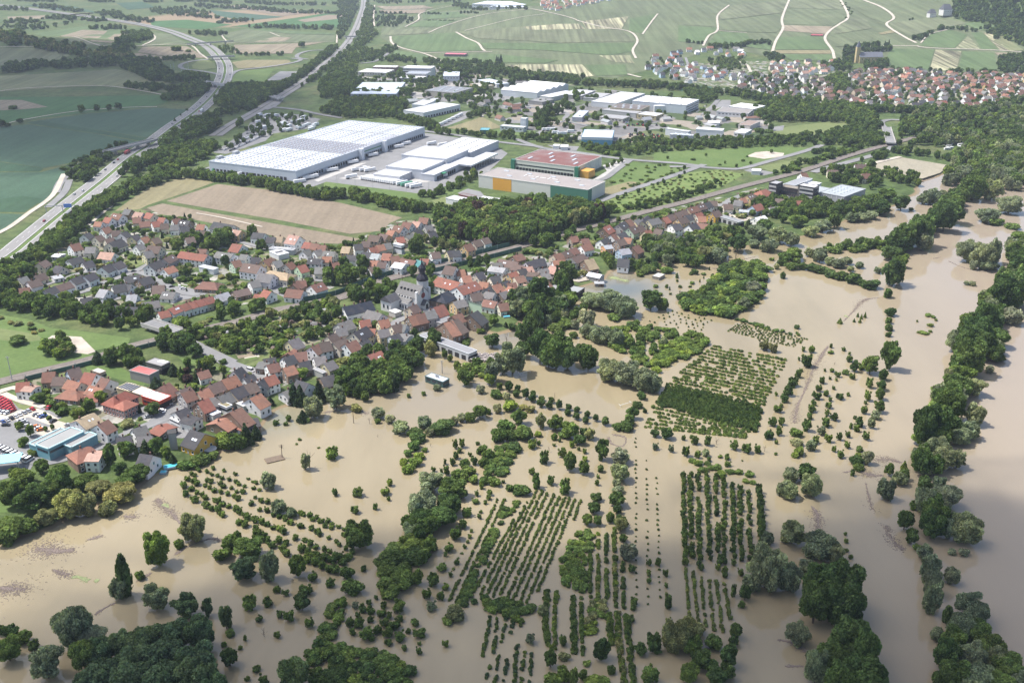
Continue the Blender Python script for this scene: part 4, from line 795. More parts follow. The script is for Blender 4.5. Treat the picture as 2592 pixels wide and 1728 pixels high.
WHITE = (.62,.65,.69); PALE = (.52,.525,.53)
# big distribution hall
b = big('warehouse', 'W1', (78,472), (745,570), (1812,205), 11, 'huge white distribution hall with grey roof section and rows of loading docks', 'warehouse')
hall(b, (.50,.54,.59), (.44,.455,.48), .6)
root, lu, lv, h = b; s_ = 1 if lv > 0 else -1
MB().box((lu*.44, lv*.50, h+.28), (lu*.20, abs(lv)*.94, .12)).build('roof_section', M['flatroof'], root, (.22,.22,.245))
MB().box((lu*.66, lv*.045, h+.28), (lu*.24, abs(lv)*.07, .12)).build('roof_section', M['flatroof'], root, (.33,.33,.36))
for fy in (.27, .52, .77): MB().box((lu*.5, lv*fy, h+.4), (lu*.985, .5, .3)).build('roof_seam', M['concrete'], root)
for fx in (.2, .34, .54, .78): MB().box((lu*fx, lv*.5, h+.4), (.6, abs(lv)*.97, .3)).build('roof_seam', M['concrete'], root)
dm = MB()
for i in range(44):
    for j in range(15):
        dm.box((lu*(i+.5)/44+(j % 2)*1.6, lv*(j+.5)/15, h+.55), (2.3, 1.1, .7))
o = stuff(dm.build('rooflight_grid', M['skylight'], root))
dock = box_mesh('dock_door', (3.0, .5, 3.4), 'dark'); canopy = box_mesh('dock_canopy', (3.6, 1.6, .4), 'steel')
for a, e, n in ((.0, .18, 10), (.2, .44, 13), (.46, .62, 9), (.64, .985, 19)):
    rows_on(b, 'u', 'dock_door', dock, n, 2.4, a+.01, e); rows_on(b, 'u', 'dock_canopy', canopy, n, 4.4, a+.01, e)
rows_on(b, 'v', 'dock_door', dock, 20, 2.4, .1, .97)
for fx in (.445, .63):
    MB().box((lu*fx, -s_*2.4, 6.2), (5, 4.6, 12.4)).build('stair_tower', M['metalwall'], root, WHITE); MB().box((lu*fx+2.54, -s_*2.4, 6.4), (.2, 3.6, 9.5)).build('green_glazing', M['paint'], root, (.06,.22,.11))
MB().box((lu*.54, -s_*.1, 7.2), (lu*.15, .25, 1.3)).build('green_window_band', M['paint'], root, (.08,.2,.12))
MB().box((lu*.5, -s_*.06, 4.7), (lu*.99, .2, .5)).build('wall_band', M['paint'], root, (.35,.38,.42))
for fx in (.06, .16): MB().box((lu*fx, lv*.99, h+1.6), (8, 4, 2.6)).build('roof_plant', M['steel'], root)
# cold store group: several joined blocks
b = big('cold_store', 'W1', (1510,520), (1800,556), (2160,405), 9.5, 'white cold store with stepped flat roofs and canopies beside trailer park', 'warehouse')
hall(b, (.50,.52,.56), PALE, .5, x0=-.02, x1=.47, y0=0, y1=1.0, h=9.5); hall(b, (.50,.52,.56), PALE, .5, x0=.47, x1=1.0, y0=-.05, y1=1.22, h=11.5)
hall(b, (.48,.50,.54), (.62,.62,.62), .4, x0=1.0, x1=1.75, y0=-.1, y1=1.0, h=8.5); hall(b, (.50,.52,.56), PALE, .4, x0=-.05, x1=.86, y0=-.36, y1=-.002, h=6.5)
hall(b, (.55,.57,.6), PALE, .3, x0=.50, x1=1.18, y0=-.70, y1=-.362, h=6.8, z0=5.4); hall(b, (.5,.5,.53), PALE, .3, x0=-.26, x1=-.022, y0=.3, y1=1.02, h=6.5)
root, lu, lv, h = b
rows_on(b, 'u', 'dock_door', dock, 9, 2.2, .0, .42, y=-.365); MB().box((lu*.12, lv*-.40, 5.6), (6, 5, .9)).build('green_canopy', M['paint'], root, (.05,.25,.12))
for i in range(10): put('canopy_post', box_mesh('canopy_post', (.5, .5, 6), 'steel'), root, (lu*(.52+.064*i), lv*-.68, 2.6))
vm = box_mesh('roof_vent', (1.6, 1.0, .9), 'steel')
for j in range(3):
    for i in range(14): put('roof_vent', vm, root, (lu*(1.08+.045*i), lv*(.1+.32*j), 9.2))
sk = box_mesh('high_window', (1.8, .1, .9), 'glass'); rows_on(b, 'v', 'high_window', sk, 5, 7.6, .1, .95)
# red-roofed hall with green corners
b = big('red_roofed_hall', 'W3', (-285,800), (290,870), (500,770), 11, 'cream hall with flat dark red roof and green stair corners', 'warehouse')
hall(b, (.60,.60,.54), (.185,.088,.08), .6); root, lu, lv, h = b; s_ = 1 if lv > 0 else -1
for xx, yy in ((0, 0), (0, lv)): MB().box((xx, yy, h/2), (4.5, 4.5, h+1.2)).build('green_corner', M['paint'], root, (.035,.17,.11))
rows_on(b, 'v', 'window_band', box_mesh('window_band', (7, .12, 1.3), 'glass'), 11, 6.6, .06, .96); rows_on(b, 'v', 'dock_door', dock, 18, 2.2, .06, .96)
for i in range(14): put('wall_rib', box_mesh('wall_rib', (.4, .3, 10.6), 'frame'), root, (lu*(.05+.068*i), -s_*.15, 5.2))
for i in range(7): put('roof_light', box_mesh('roof_light', (9, 2.0, .7), 'skylight'), root, (lu*(.25+.25*(i % 3)), lv*(.12+.12*i), h+.5))
MB().box((lu*.16, -s_*6, 3.5), (lu*.26, 12, 8)).build('orange_annex', M['metalwall'], root, (.60,.31,.06))
# long beige hall with orange and green panels
b = big('panelled_hall', 'T5', (945,38), (1700,140), (1800,80), 12, 'long beige hall with one orange and one dark green wall panel', 'warehouse')
hall(b, (.58,.575,.53), (.30,.27,.255), .6); root, lu, lv, h = b; s_ = 1 if lv > 0 else -1
L_ = abs(lv); sy = 1 if lv > 0 else -1
MB().box((-.06, sy*L_*.165, h/2-.2), (.14, L_*.33, h+.2)).build('green_panel', M['metalwall'], root, (.055,.17,.115))
MB().box((4.0, -s_*.06, h/2-.2), (8.4, .14, h+.2)).build('green_panel', M['metalwall'], root, (.05,.16,.11))
MB().box((-.06, sy*L_*.775, h/2-.2), (.14, L_*.175, h+.2)).build('orange_panel', M['metalwall'], root, (.66,.33,.045))
for i in range(8): put('roof_vent', box_mesh('roof_vent2', (1.6, 5, .8), 'skylight'), root, (lu*(.3+.45*(i % 2)), lv*(.1+.11*i), h+.6), R(0))
for i in range(6): put('roof_walkway', box_mesh('roof_walkway', (1.0, 6, .3), 'frame'), root, (lu*.55, lv*(.38+.055*i), h+.4), R(90*(i % 2)))
# the other works halls: (name, zoom, L, F, R, height, wall, roof, label)
for nm, z, L, F_, R_, h, wc, rc, lab in [
    ('sawtooth_hall','W2',(1608,380),(1960,415),(2270,330),9,(.52,.55,.58),(.74,.75,.76),'white hall with zigzag gabled roof edge behind the dirt lot'),
    ('logistics_hall','W2',(640,585),(830,612),(1195,530),8,(.58,.60,.62),PALE,'white two-level logistics hall with vans parked along its right side'),
    ('logistics_annex','W2',(735,520),(840,535),(950,490),9,(.58,.60,.62),PALE,'small white block behind the two-level logistics hall'),
    ('bottling_hall','W3',(445,265),(640,295),(900,205),7,(.55,.57,.59),PALE,'low white hall with sloping flat roof left of the tallest white works hall'),
    ('works_hall','W3',(785,270),(1270,310),(1405,260),12,(.50,.54,.58),(.74,.75,.76),'tallest white works hall with office windows on its right end'),
    ('brown_hall','W3',(585,330),(860,352),(945,315),8,(.42,.37,.25),(.14,.12,.115),'ochre hall with dark brown roof before the tallest white works hall'),
    ('grey_shed','W3',(515,350),(820,385),(860,365),6,(.36,.36,.36),(.30,.30,.31),'long grey shed below the brown-roofed ochre hall'),
    ('blue_hall','W3',(330,590),(605,605),(622,535),8.5,(.12,.30,.47),PALE,'blue walled hall with bright white roof beside the red machinery yard'),
    ('dark_blue_works','W2',(110,420),(560,425),(650,310),8,(.30,.34,.38),(.46,.52,.60),'wide pale blue-roofed works half hidden by trees'),
    ('skylit_works','W2',(865,385),(1140,415),(1320,365),8,(.40,.37,.31),(.20,.21,.23),'grey-roofed works with white strip skylights'),
    ('white_depot','W2',(180,205),(460,215),(560,185),7,(.48,.46,.42),(.70,.71,.72),'white-roofed depot left of the white office block'),
    ('brown_depot','W2',(325,158),(560,162),(562,145),8,(.20,.12,.10),(.68,.68,.68),'white-roofed brown depot behind the white-roofed depot'),
    ('white_works','W2',(1030,230),(1185,245),(1190,205),9,(.60,.62,.64),(.55,.60,.68),'white works with pale blue roof right of the office block'),
    ('yellow_shed','W2',(1290,325),(1400,352),(1465,325),6,(.45,.37,.22),(.42,.40,.36),'ochre shed behind the skylit grey works'),
    ('long_white_shed','W2',(1365,285),(1560,330),(1600,300),5,(.52,.53,.55),(.50,.55,.62),'long pale blue-roofed shed behind the ochre shed'),
    ('office_annex','W2',(1590,740),(1820,760),(1838,745),6,(.46,.49,.52),PALE,'low grey building with white roof beside the square white tower'),
    ('teal_pavilion','W2',(1395,775),(1480,785),(1492,762),5,(.06,.16,.15),(.10,.32,.38),'small dark green pavilion with teal roof on the dirt lot'),
    ('dark_gabled_shed','W2',(1890,485),(2010,505),(2130,478),5,(.22,.22,.22),(.22,.22,.22),'dark grey shed below the zigzag-roofed hall'),
    ('pale_hall','W2',(1980,445),(2100,458),(2352,405),6,(.50,.50,.50),(.60,.60,.60),'pale long hall right of the dark grey shed'),
    ('grey_open_hall','W3',(170,200),(330,225),(450,180),6,(.30,.30,.30),(.46,.47,.48),'grey open-fronted hall left of the low white hall'),
    ('grey_low_hall','W3',(355,235),(480,250),(590,205),5,(.38,.38,.38),(.36,.36,.37),'low grey hall beside the grey open-fronted hall'),
    ('machine_hall','W3',(1085,520),(1290,548),(1310,540),8,(.56,.58,.61),PALE,'white hall right of the red machinery yard'),
    ('machine_annex','W3',(1125,572),(1330,585),(1345,575),6,(.50,.52,.55),(.42,.42,.42),'grey-roofed block in front of the white hall by the machinery yard'),
    ('plain_white_hall','W3',(1362,525),(1598,540),(1602,520),8,(.58,.62,.63),(.74,.74,.74),'plain white hall standing alone right of the machinery yard halls'),
    ('market_hall','W3',(1545,365),(1830,385),(1880,345),6,(.58,.58,.58),(.25,.235,.225),'white market hall with grey-brown roof next to the car park'),
    ('market_hall','W3',(1655,318),(1880,345),(1950,310),7,(.60,.60,.60),(.72,.72,.70),'white-roofed market hall against the wood'),
    ('brown_roof_barn','W3',(1740,485),(1850,495),(1940,455),6,(.52,.50,.47),(.26,.20,.17),'brown-roofed barn beside the gravel squares'),
    ('small_office','W3',(1712,550),(1800,565),(1865,530),6,(.60,.60,.60),(.55,.57,.60),'small white office on the pale gravel yard'),
    ('kiosk_building','W3',(1468,460),(1570,472),(1580,452),4,(.62,.62,.62),(.76,.76,.76),'white flat kiosk building left of the brown-roofed barn'),
    ('roadside_office','W3',(490,415),(700,435),(712,405),5,(.45,.42,.36),(.30,.30,.31),'grey-roofed roadside office above the blue hall'),
    ('striped_office','W3',(828,390),(1000,408),(1082,385),6,(.40,.34,.20),(.50,.52,.56),'pale office with white band below the brown-roofed hall'),
    ('wedge_building','W3',(255,405),(330,420),(392,360),6,(.46,.48,.51),(.45,.50,.58),'wedge-shaped pale blue building by the round road'),
    ('pump_house','W3',(140,680),(205,688),(208,665),4,(.62,.63,.64),(.70,.70,.70),'small white flat building left of the meadow road'),
    ('small_white_shed','W3',(75,668),(125,676),(135,662),4,(.62,.63,.64),(.70,.70,.70),'smallest white shed near the meadow road junction'),
    ('sports_kiosk','W3',(1865,893),(1940,905),(1950,885),4,(.60,.61,.62),(.78,.78,.78),'small white pavilion beside the road fork in the meadow'),
    ('storage_hall','T5',(720,195),(850,222),(890,200),5,(.62,.63,.65),PALE,'low white storage hall left of the bright white-roofed workshop'),
    ('workshop','T5',(915,208),(1045,228),(1090,198),6,(.42,.41,.40),(.78,.78,.78),'bright white-roofed workshop below the long panelled hall'),
    ('red_brick_office','T5',(808,170),(900,190),(930,180),4,(.22,.08,.07),(.20,.18,.18),'dark red low office beside the white storage hall'),
    ('round_tent','T5',(1160,228),(1200,240),(1226,228),4,(.7,.7,.7),(.8,.8,.8),'white tent roof beside the workshop'),
    ('field_barn','T2',(708,375),(852,378),(852,368),6,(.16,.13,.15),(.50,.12,.17),'isolated barn with bright crimson roof at the vineyard foot'),
    ('field_shed','T3',(880,248),(965,248),(970,238),6,(.12,.10,.10),(.33,.06,.075),'dark shed with crimson roof high in the vineyard'),
    ('transformer_house','T1',(1105,494),(1162,494),(1168,487),4,(.55,.55,.55),(.50,.12,.10),'red-roofed switch house beside the motorway loop'),
    ('village_store','A2',(210,760),(390,800),(560,800),4,(.60,.62,.64),(.52,.54,.55),'white flat-roofed hall among the gardens of the upper estate'),
    ('flat_sheds','A2',(970,500),(1080,540),(1380,560),4,(.45,.45,.46),(.28,.29,.30),'flat grey workshop with white roof strips behind the gabled terraces'),
    ('flat_sheds','A2',(1085,570),(1200,620),(1310,580),4,(.60,.61,.63),(.52,.53,.54),'flat white workshop with dark roof panel in front of the grey workshop'),
    ('white_cube_house','A3',(855,475),(960,500),(990,485),7,(.64,.66,.69),(.62,.64,.66),'white cube-shaped flat house in the upper estate'),
    ('green_barn','L3',(1992,308),(2150,350),(2190,360),8,(.46,.58,.42),(.42,.47,.38),'pale green windowless wall of a tall barn'),
    ('flat_yard_shed','L3',(1550,560),(1650,580),(1800,520),4,(.34,.33,.33),(.20,.20,.205),'wide flat dark shed between the red-roofed houses'),
    ('timber_shed','L3',(1380,735),(1990,960),(2035,895),5,(.46,.48,.50),(.25,.25,.26),'very long grey open-fronted shed near the rubble heap'),
    ('flooded_club_house','L3',(1450,1235),(1670,1308),(1738,1262),3.6,(.05,.10,.10),(.50,.53,.57),'flat-roofed club house standing in the floodwater'),
    ('flat_shed','L4',(1860,630),(1990,678),(2070,625),4.5,(.10,.095,.09),(.26,.26,.26),'flat grey shed roof beside the rusty-roofed barn'),
    ('open_shed','L4',(2155,645),(2265,690),(2352,632),5,(.04,.04,.04),(.30,.31,.31),'flat-roofed open shed at the flood edge'),
    ('garden_shed','A4',(2030,1062),(2100,1090),(2172,1052),2.2,(.25,.23,.2),(.48,.47,.44),'flooded garden shed with pale flat roof'),
    ('long_flat_shed','A5',(1145,620),(1420,700),(1470,680),4.5,(.42,.42,.42),(.24,.25,.26),'long flat grey shed behind the bright yellow house'),
    ('pale_flat_house','L1',(1145,185),(1240,218),(1310,190),6,(.40,.34,.26),(.58,.62,.67),'flat-roofed brown house with pale blue roof behind the red-roofed house'),
    ('red_barn','L1',(1605,185),(1850,245),(1950,180),5.5,(.27,.26,.25),(.42,.12,.11),'low grey barn with wide dull red roof'),
    ('open_barn','L1',(1810,80),(2000,132),(2130,85),5.5,(.14,.13,.12),(.30,.29,.29),'long barn with half white and half grey roof'),
    ('flat_garage','L2',(570,985),(680,1035),(765,985),4,(.62,.62,.61),(.56,.59,.63),'white flat garage with pale roof below the brick houses'),
    ('roof_garden_house','L2',(750,895),(850,935),(920,905),5,(.66,.66,.65),(.22,.19,.11),'white flat house with a planted roof'),
    ('grey_lean_to','L3',(60,1145),(180,1200),(225,1180),4,(.40,.39,.37),(.30,.30,.31),'grey flat shed at the lower edge of the village'),
    ('metal_shed','L2',(970,885),(1060,925),(1120,895),3.6,(.45,.44,.42),(.62,.63,.64),'small pale metal shed left of the orange-roofed barn'),
    ('carport_roof','L3',(1000,425),(1080,455),(1165,430),3.4,(.5,.48,.45),(.66,.66,.66),'white flat carport roof below the church'),
    ('clinic','T2',(900,30),(1250,38),(1262,14),9,(.62,.64,.66),(.56,.60,.66),'long white building far off behind the vineyard'),
    ('clinic','T2',(1020,48),(1250,52),(1258,36),7,(.62,.64,.66),(.50,.55,.62),'lower white building far off in front of the long white one'),
    ]:
    b = big(nm, z, L, F_, R_, h, lab); hall(b, wc, rc, .35 if max(b[1], abs(b[2])) > 14 else .2); root, lu, lv, h = b; s_ = 1 if lv > 0 else -1; sy = s_
    if nm == 'sawtooth_hall':
        for i in range(5):
            x0 = lu*i/5; w_ = lu/5; mb = MB(); mb.v = [(x0,0,h+.2),(x0+w_,0,h+.2),(x0+w_/2,0,h+3.0),(x0,lv,h+.2),(x0+w_,lv,h+.2),(x0+w_/2,lv,h+3.0)]; mb.f = [(0,1,2),(3,5,4),(0,2,5,3),(1,4,5,2)]
            mb.build('roof_bay', M['flatroof'], root, (.76,.77,.78))
    if nm == 'works_hall':
        rows_on(b, 'u', 'window_band', box_mesh('window_band3', (4.2, .12, 1.3), 'glass'), 9, 2.4, .05, .98); rows_on(b, 'u', 'window_band', box_mesh('window_band3', (4.2, .12, 1.3), 'glass'), 9, 5.6, .05, .98); rows_on(b, 'u', 'window_band', box_mesh('window_band3', (4.2, .12, 1.3), 'glass'), 9, 8.8, .05, .98)
        for i in range(5): MB().box((lu*.5, lv*(.1+.2*i), h+.5), (lu*.96, .7, .5)).build('roof_seam', M['concrete'], root)
    if nm in ('skylit_works', 'brown_hall', 'machine_annex'):
        for i in range(10): put('skylight', box_mesh('strip_skylight', (9, 1.6, .5), 'skylight'), root, (lu*(.2+.3*(i % 3)), lv*(.12+.085*i), h+.4))
    if nm in ('logistics_hall', 'timber_shed', 'open_barn', 'long_flat_shed', 'open_shed'):
        n = max(3, int(lu/6)); rows_on(b, 'u', 'opening', box_mesh('opening', (3.4, .3, 2.8), 'dark'), n, 1.8, .03, .97); rows_on(b, 'v', 'opening', box_mesh('opening', (3.4, .3, 2.8), 'dark'), max(3, int(abs(lv)/6)), 1.8, .03, .97)
    elif nm in ('office_annex', 'roadside_office', 'striped_office', 'small_office', 'white_depot', 'white_works', 'clinic', 'workshop', 'roof_garden_house', 'pale_flat_house', 'white_cube_house', 'market_hall', 'flooded_club_house'):
        n = max(3, int(abs(lv)/5)); rows_on(b, 'v', 'window', box_mesh('wide_window', (2.6, .14, 1.2), 'glass'), n, h*.62, .04, .96); rows_on(b, 'u', 'window', box_mesh('wide_window', (2.6, .14, 1.2), 'glass'), max(2, int(lu/5)), h*.62, .04, .96)
    if nm == 'blue_hall':
        MB().box((-.1, lv*.5, h*.82), (.3, abs(lv), 2.2)).build('white_band', M['paint'], root, (.6,.66,.7)); MB().box((lu*.5, -s_*.1, h*.82), (lu, .3, 2.2)).build('white_band', M['paint'], root, (.6,.66,.7))
    if nm == 'open_barn': MB().box((lu*.72, lv*.3, h+.33), (lu*.5, abs(lv)*.5, .14)).build('white_roof_half', M['flatroof'], root, (.72,.73,.74))
    if nm == 'flat_sheds':
        MB().box((lu*.5, lv*.5, h+.4), (lu*.7, abs(lv)*.2, .3)).build('roof_strip', M['flatroof'], root, (.10,.10,.11) if 'white workshop' in lab else (.7,.7,.7))
    if nm == 'flooded_club_house':
        for i in range(2): put('roof_pipe', box_mesh('roof_pipe', (.7, .7, 1.6), 'steel'), root, (lu*.5, lv*(.45+.1*i), h+1))
# white office block with stepped floors
b = big('office_block', 'W2', (625,165), (905,172), (948,150), 15, 'white stepped office block with rows of dark windows', 'office'); root, lu, lv, h = b
hall(b, (.62,.62,.60), (.72,.72,.70), .5); hall(b, (.60,.60,.59), (.30,.33,.38), .4, x0=-1.0, x1=-.004, y0=0, y1=.72, h=10); hall(b, (.60,.60,.59), (.60,.60,.60), .4, x0=-1.9, x1=-1.004, y0=0, y1=.8, h=6)
for k, (xx, hs, e) in enumerate(((0, (5, 8.5, 12.5), 1.0), (-1.0, (4, 7.6), .7), (-1.9, (2, 4.2), .78))):
    for zf in hs:
        for i in range(int(26*e)): put('window', box_mesh('office_window', (1.9, .16, 1.5), 'glass'), root, (lu*xx-.05, lv*e*(i+.5)/int(26*e), zf), R(90))
# square white tower by the low annex
b = big('square_tower', 'W2', (1800,665), (1845,672), (1870,660), 14, 'square white windowless tower beside the low grey building', 'tower'); hall(b, (.56,.59,.62), (.6,.6,.6), .4)
# dark office complex by the railway
b = big('dark_office', 'W5', (830,345), (1115,392), (1215,355), 15, 'dark office tower with pale window bands joined to a grey factory', 'office'); root, lu, lv, h = b; s_ = 1 if lv > 0 else -1
hall(b, (.05,.045,.045), (.52,.52,.53), .6, wm='wall'); L_ = abs(lv)
for k in range(4):
    MB().box((-.12, lv*.46, 2.2+k*3.7), (.4, L_*.82, 1.7)).build('wall_band', M['wall'], root, (.40,.40,.40)); MB().box((-.1, lv*.46, 3.9+k*3.7), (.2, L_*.80, 1.3)).build('window_band', M['glass'], root)
    MB().box((lu*.5, -s_*.1, 3.4+k*3.7), (lu*.6, .3, 1.4)).build('window_band', M['glass'], root)
b2 = big('grey_factory', 'W5', (1215,465), (1640,548), (2015,408), 9, 'wide grey flat-roofed factory behind the dark office tower', 'factory'); root, lu, lv, h = b2; s_ = 1 if lv > 0 else -1
hall(b2, (.36,.37,.39), (.33,.36,.37), .5, wm='metalwall'); hall(b2, (.36,.37,.39), (.33,.36,.37), .4, x0=.0, x1=.55, y0=1.001, y1=1.55, h=8.4)
for i in range(15): put('dome_light', box_mesh('dome_light', (1.8, 1.8, .8), 'skylight'), root, (lu*(.2+.14*(i % 5)), lv*(.35+.25*(i//5)), h+.6))
for i in range(5): put('panel_joint', box_mesh('panel_joint', (.25, .25, 9), 'frame'), root, (-.1, lv*(.1+.2*i), 4.4))
MB().box((lu*.02, -s_*2, 1.6), (10, 5, 3.2)).build('loading_bay', M['metalwall'], root, (.36,.12,.10))
b3 = big('office_wing', 'W5', (325,300), (460,325), (570,285), 13, 'smaller dark office wing left of the dark office tower', 'office'); root, lu, lv, h = b3; hall(b3, (.06,.055,.055), (.33,.33,.34), .5, wm='wall')
for k in range(3): MB().box((-.12, lv*.5, 2.6+k*3.9), (.4, abs(lv)*.9, 1.7)).build('wall_band', M['wall'], root, (.40,.40,.40)); MB().box((-.1, lv*.5, 4.4+k*3.9), (.2, abs(lv)*.9, 1.2)).build('window_band', M['glass'], root)
b4 = big('office_link', 'W5', (520,365), (820,412), (870,370), 9, 'dark glazed link with brown roof between the two dark office blocks', 'office'); hall(b4, (.035,.03,.035), (.23,.20,.16), .4, wm='wall'); rows_on(b4, 'v', 'window', box_mesh('wide_window', (2.6, .14, 1.2), 'glass'), 10, 5, .05, .95)
b5 = big('white_workshop', 'W5', (560,330), (740,360), (1085,228), 8, 'white workshop with long grey roof behind the dark office link', 'factory'); hall(b5, (.62,.63,.64), (.27,.28,.30), .4); hall(b5, (.7,.7,.7), (.78,.78,.78), .3, x0=.55, x1=.95, y0=-1.0, y1=-.005, h=6)
# pink brick hipped school
def hipbox(root, cx_, cy_, L, W, he, hr, wcol, rcol, wins=True, name='wall'):
    MB().box((cx_, cy_, he/2-.7), (L, W, he+1.4)).build(name, M['wall'], root, wcol); r = MB(); X = L/2+.7; Y = W/2+.7; rx = max(.4, L/2-W*.45)
    r.v = [(cx_-X,cy_-Y,he),(cx_+X,cy_-Y,he),(cx_+X,cy_+Y,he),(cx_-X,cy_+Y,he),(cx_-rx,cy_,hr),(cx_+rx,cy_,hr),(cx_-X,cy_-Y,he-.3),(cx_+X,cy_-Y,he-.3),(cx_+X,cy_+Y,he-.3),(cx_-X,cy_+Y,he-.3)]
    r.f = [(0,1,5,4),(1,2,5),(2,3,4,5),(3,0,4),(6,7,1,0),(7,8,2,1),(8,9,3,2),(9,6,0,3),(9,8,7,6)]
    r.build('roof', M['roof'], root, rcol)
    if wins:
        for zf in (1.5, 4.0):
            n = int(L/2.0)
            for i in range(n): put('window', window_mesh(.9, 1.2), root, (cx_-L/2+L*(i+.5)/n, cy_-W/2-.03, zf))
            n = int(W/2.0)
            for i in range(n):
                put('window', window_mesh(.9, 1.2), root, (cx_+L/2+.03, cy_-W/2+W*(i+.5)/n, zf), R(90)); put('window', window_mesh(.9, 1.2), root, (cx_-L/2-.03, cy_-W/2+W*(i+.5)/n, zf), R(90))
o_, u_, lu_, v_, lv_ = frame3(fpx('S1', 85, 245), fpx('S1', 215, 290), fpx('S1', 555, 130), 5.2); W_s = max(9.0, lv_)
pc = o_+u_*(lu_/2)+v_*(W_s/2); ang = math.atan2(u_.y, u_.x); sch = empty('school', (pc.x, pc.y, LAND), ang); tag(sch, 'large pink brick school with red hipped roofs', 'school', at=Vector((pc.x, pc.y, 7)))
hipbox(sch, 0, 0, lu_, W_s, 5.2, 9.0, (.40,.20,.17), (.26,.095,.07)); hipbox(sch, -lu_*.5+4.6, -W_s/2-3.2, 8.8, 8.4, 5.4, 8.4, (.42,.21,.18), (.34,.14,.10)); OBST.append((pc.x, pc.y, 12)); OBST.append((pc.x-4, pc.y-8, 9))
MB().box((-lu_*.2, -1.0, 8.6), (.9, .9, 2)).build('chimney', M['chimney'], sch)
# turquoise flat building
b = big('turquoise_hall', 'L1', (435,1105), (600,1160), (1040,945), 6.5, 'turquoise flat-roofed hall with bright roof edge beside the car park', 'building'); root, lu, lv, h = b; s_ = 1 if lv > 0 else -1
hall(b, (.15,.33,.38), (.30,.30,.29), .0, wm='wall'); hall(b, (.15,.31,.36), (.27,.27,.26), .0, x0=.02, x1=.92, y0=1.001, y1=1.62, h=5.2, wm='wall'); hall(b, (.15,.31,.36), (.30,.30,.29), .0, x0=.40, x1=1.14, y0=-.62, y1=-.001, h=5.0, wm='wall')
for x0, x1, y0, y1, hh in ((0, 1, 0, 1, 6.5), (.02, .92, 1.0, 1.62, 5.2), (.40, 1.14, -.62, 0, 5.0)):
    for A_, B_ in (((x0, y0), (x1, y0)), ((x1, y0), (x1, y1)), ((x1, y1), (x0, y1)), ((x0, y1), (x0, y0))):
        ax, ay, bx_, by_ = A_[0]*lu, A_[1]*lv, B_[0]*lu, B_[1]*lv; l_ = math.hypot(bx_-ax, by_-ay)
        o = MB().box((0, 0, 0), (l_+.5, .55, .5)).build('roof_edge', M['paint'], root, (.48,.68,.70)); o.location = ((ax+bx_)/2, (ay+by_)/2, hh+.3); o.rotation_euler = (0, 0, math.atan2(by_-ay, bx_-ax))
rows_on(b, 'u', 'window', box_mesh('wide_window', (2.6, .14, 1.2), 'glass'), 8, 4.6, .03, .97); rows_on(b, 'v', 'window', box_mesh('wide_window', (2.6, .14, 1.2), 'glass'), 3, 4.6, .1, .9)
# shop with white metal roof, red walls and a striped solar roof
b = big('shop', 'L1', (1755,500), (1975,570), (2185,520), 5, 'low shop with white roof and bright red walls', 'shop'); root, lu, lv, h = b; s_ = 1 if lv > 0 else -1
hall(b, (.52,.09,.05), (.74,.75,.77), .25); hall(b, (.50,.42,.30), (.74,.75,.77), .25, x0=.1, x1=1.0, y0=1.001, y1=1.75, h=5)
rows_on(b, 'u', 'opening', box_mesh('opening', (3.4, .3, 2.8), 'dark'), 4, 1.8, .05, .95); rows_on(b, 'v', 'window', box_mesh('wide_window', (2.6, .14, 1.2), 'glass'), 4, 2.5, .05, .95)
b = big('solar_roof_shed', 'L1', (1445,400), (1635,450), (1725,375), 5, 'cream shed with dark solar strips on its roof', 'shed'); root, lu, lv, h = b; hall(b, (.55,.47,.30), (.62,.58,.55), .25)
for i in range(6): MB().box((lu*.5, lv*(.09+.163*i), h+.35), (lu*.9, abs(lv)*.09, .16)).build('solar_panel', M['glass'], root)
# transformer tower
tp = gp('L2', 200, 1440); tw = empty('transformer_tower', tp, R(20)); tag(tw, 'narrow grey transformer tower beside the bright yellow house', 'tower'); gable_parts(tw, 3.6, 3.6, 10.5, 9.2, (.10,.10,.10), (.30,.30,.29), over=.1); OBST.append((tp.x, tp.y, 4))
# ------------------------------------------------------------------ church
pA = at_z(*fpx('A3', 960, 930), LAND+15.5); pB = at_z(*fpx('A3', 1225, 1000), LAND+15.5); c = (pA+pB)/2; d = pB-pA; ang = math.atan2(d.y, d.x); L = d.length
ch = empty('church', (c.x, c.y, LAND), ang); tag(ch, 'white church with grey slate roof, round red window and dark onion spire', 'church', at=Vector((c.x, c.y, 12)))
gable_parts(ch, L, 13, 15.5, 8.8, (.17,.165,.16), (.68,.67,.66)); HW = 6.5
MB().box((-L*.05, -HW-2.6, 2.2), (L*.72, 5.2, 6.4)).build('aisle_wall', M['wall'], ch, (.66,.65,.64)); a = MB(); a.poly([(-L*.42,-HW-5.6,5.2),(L*.32,-HW-5.6,5.2),(L*.32,-HW,7.6),(-L*.42,-HW,7.6)]).build('aisle_roof', M['roof'], ch, (.18,.175,.17))
for i in range(6): put('nave_window', box_mesh('nave_window', (1.4, .2, 2.4), 'glass'), ch, (-L*.4+L*.13*i, -HW-.05, 7.4)); put('aisle_window', box_mesh('aisle_window', (1.3, .2, 2.4), 'glass'), ch, (-L*.38+L*.12*i, -HW-5.25, 2.8)); put('buttress', box_mesh('buttress', (.7, 1.0, 8.0), 'frame'), ch, (-L*.46+L*.13*i, -HW-.4, 4.4))
for i in range(5): q = put('dormer', box_mesh('dormer', (1.0, 1.2, 1.2), 'dark'), ch, (-L*.34+L*.16*i, -HW*.55, 12.2))
g = MB(); n = 20
for k in range(n): g.v.append((L/2+.12, 2.0*math.cos(2*math.pi*k/n), 9.0+2.0*math.sin(2*math.pi*k/n)))
g.f.append(tuple(range(n))); g.build('rose_window', M['paint'], ch, (.22,.05,.045)); 
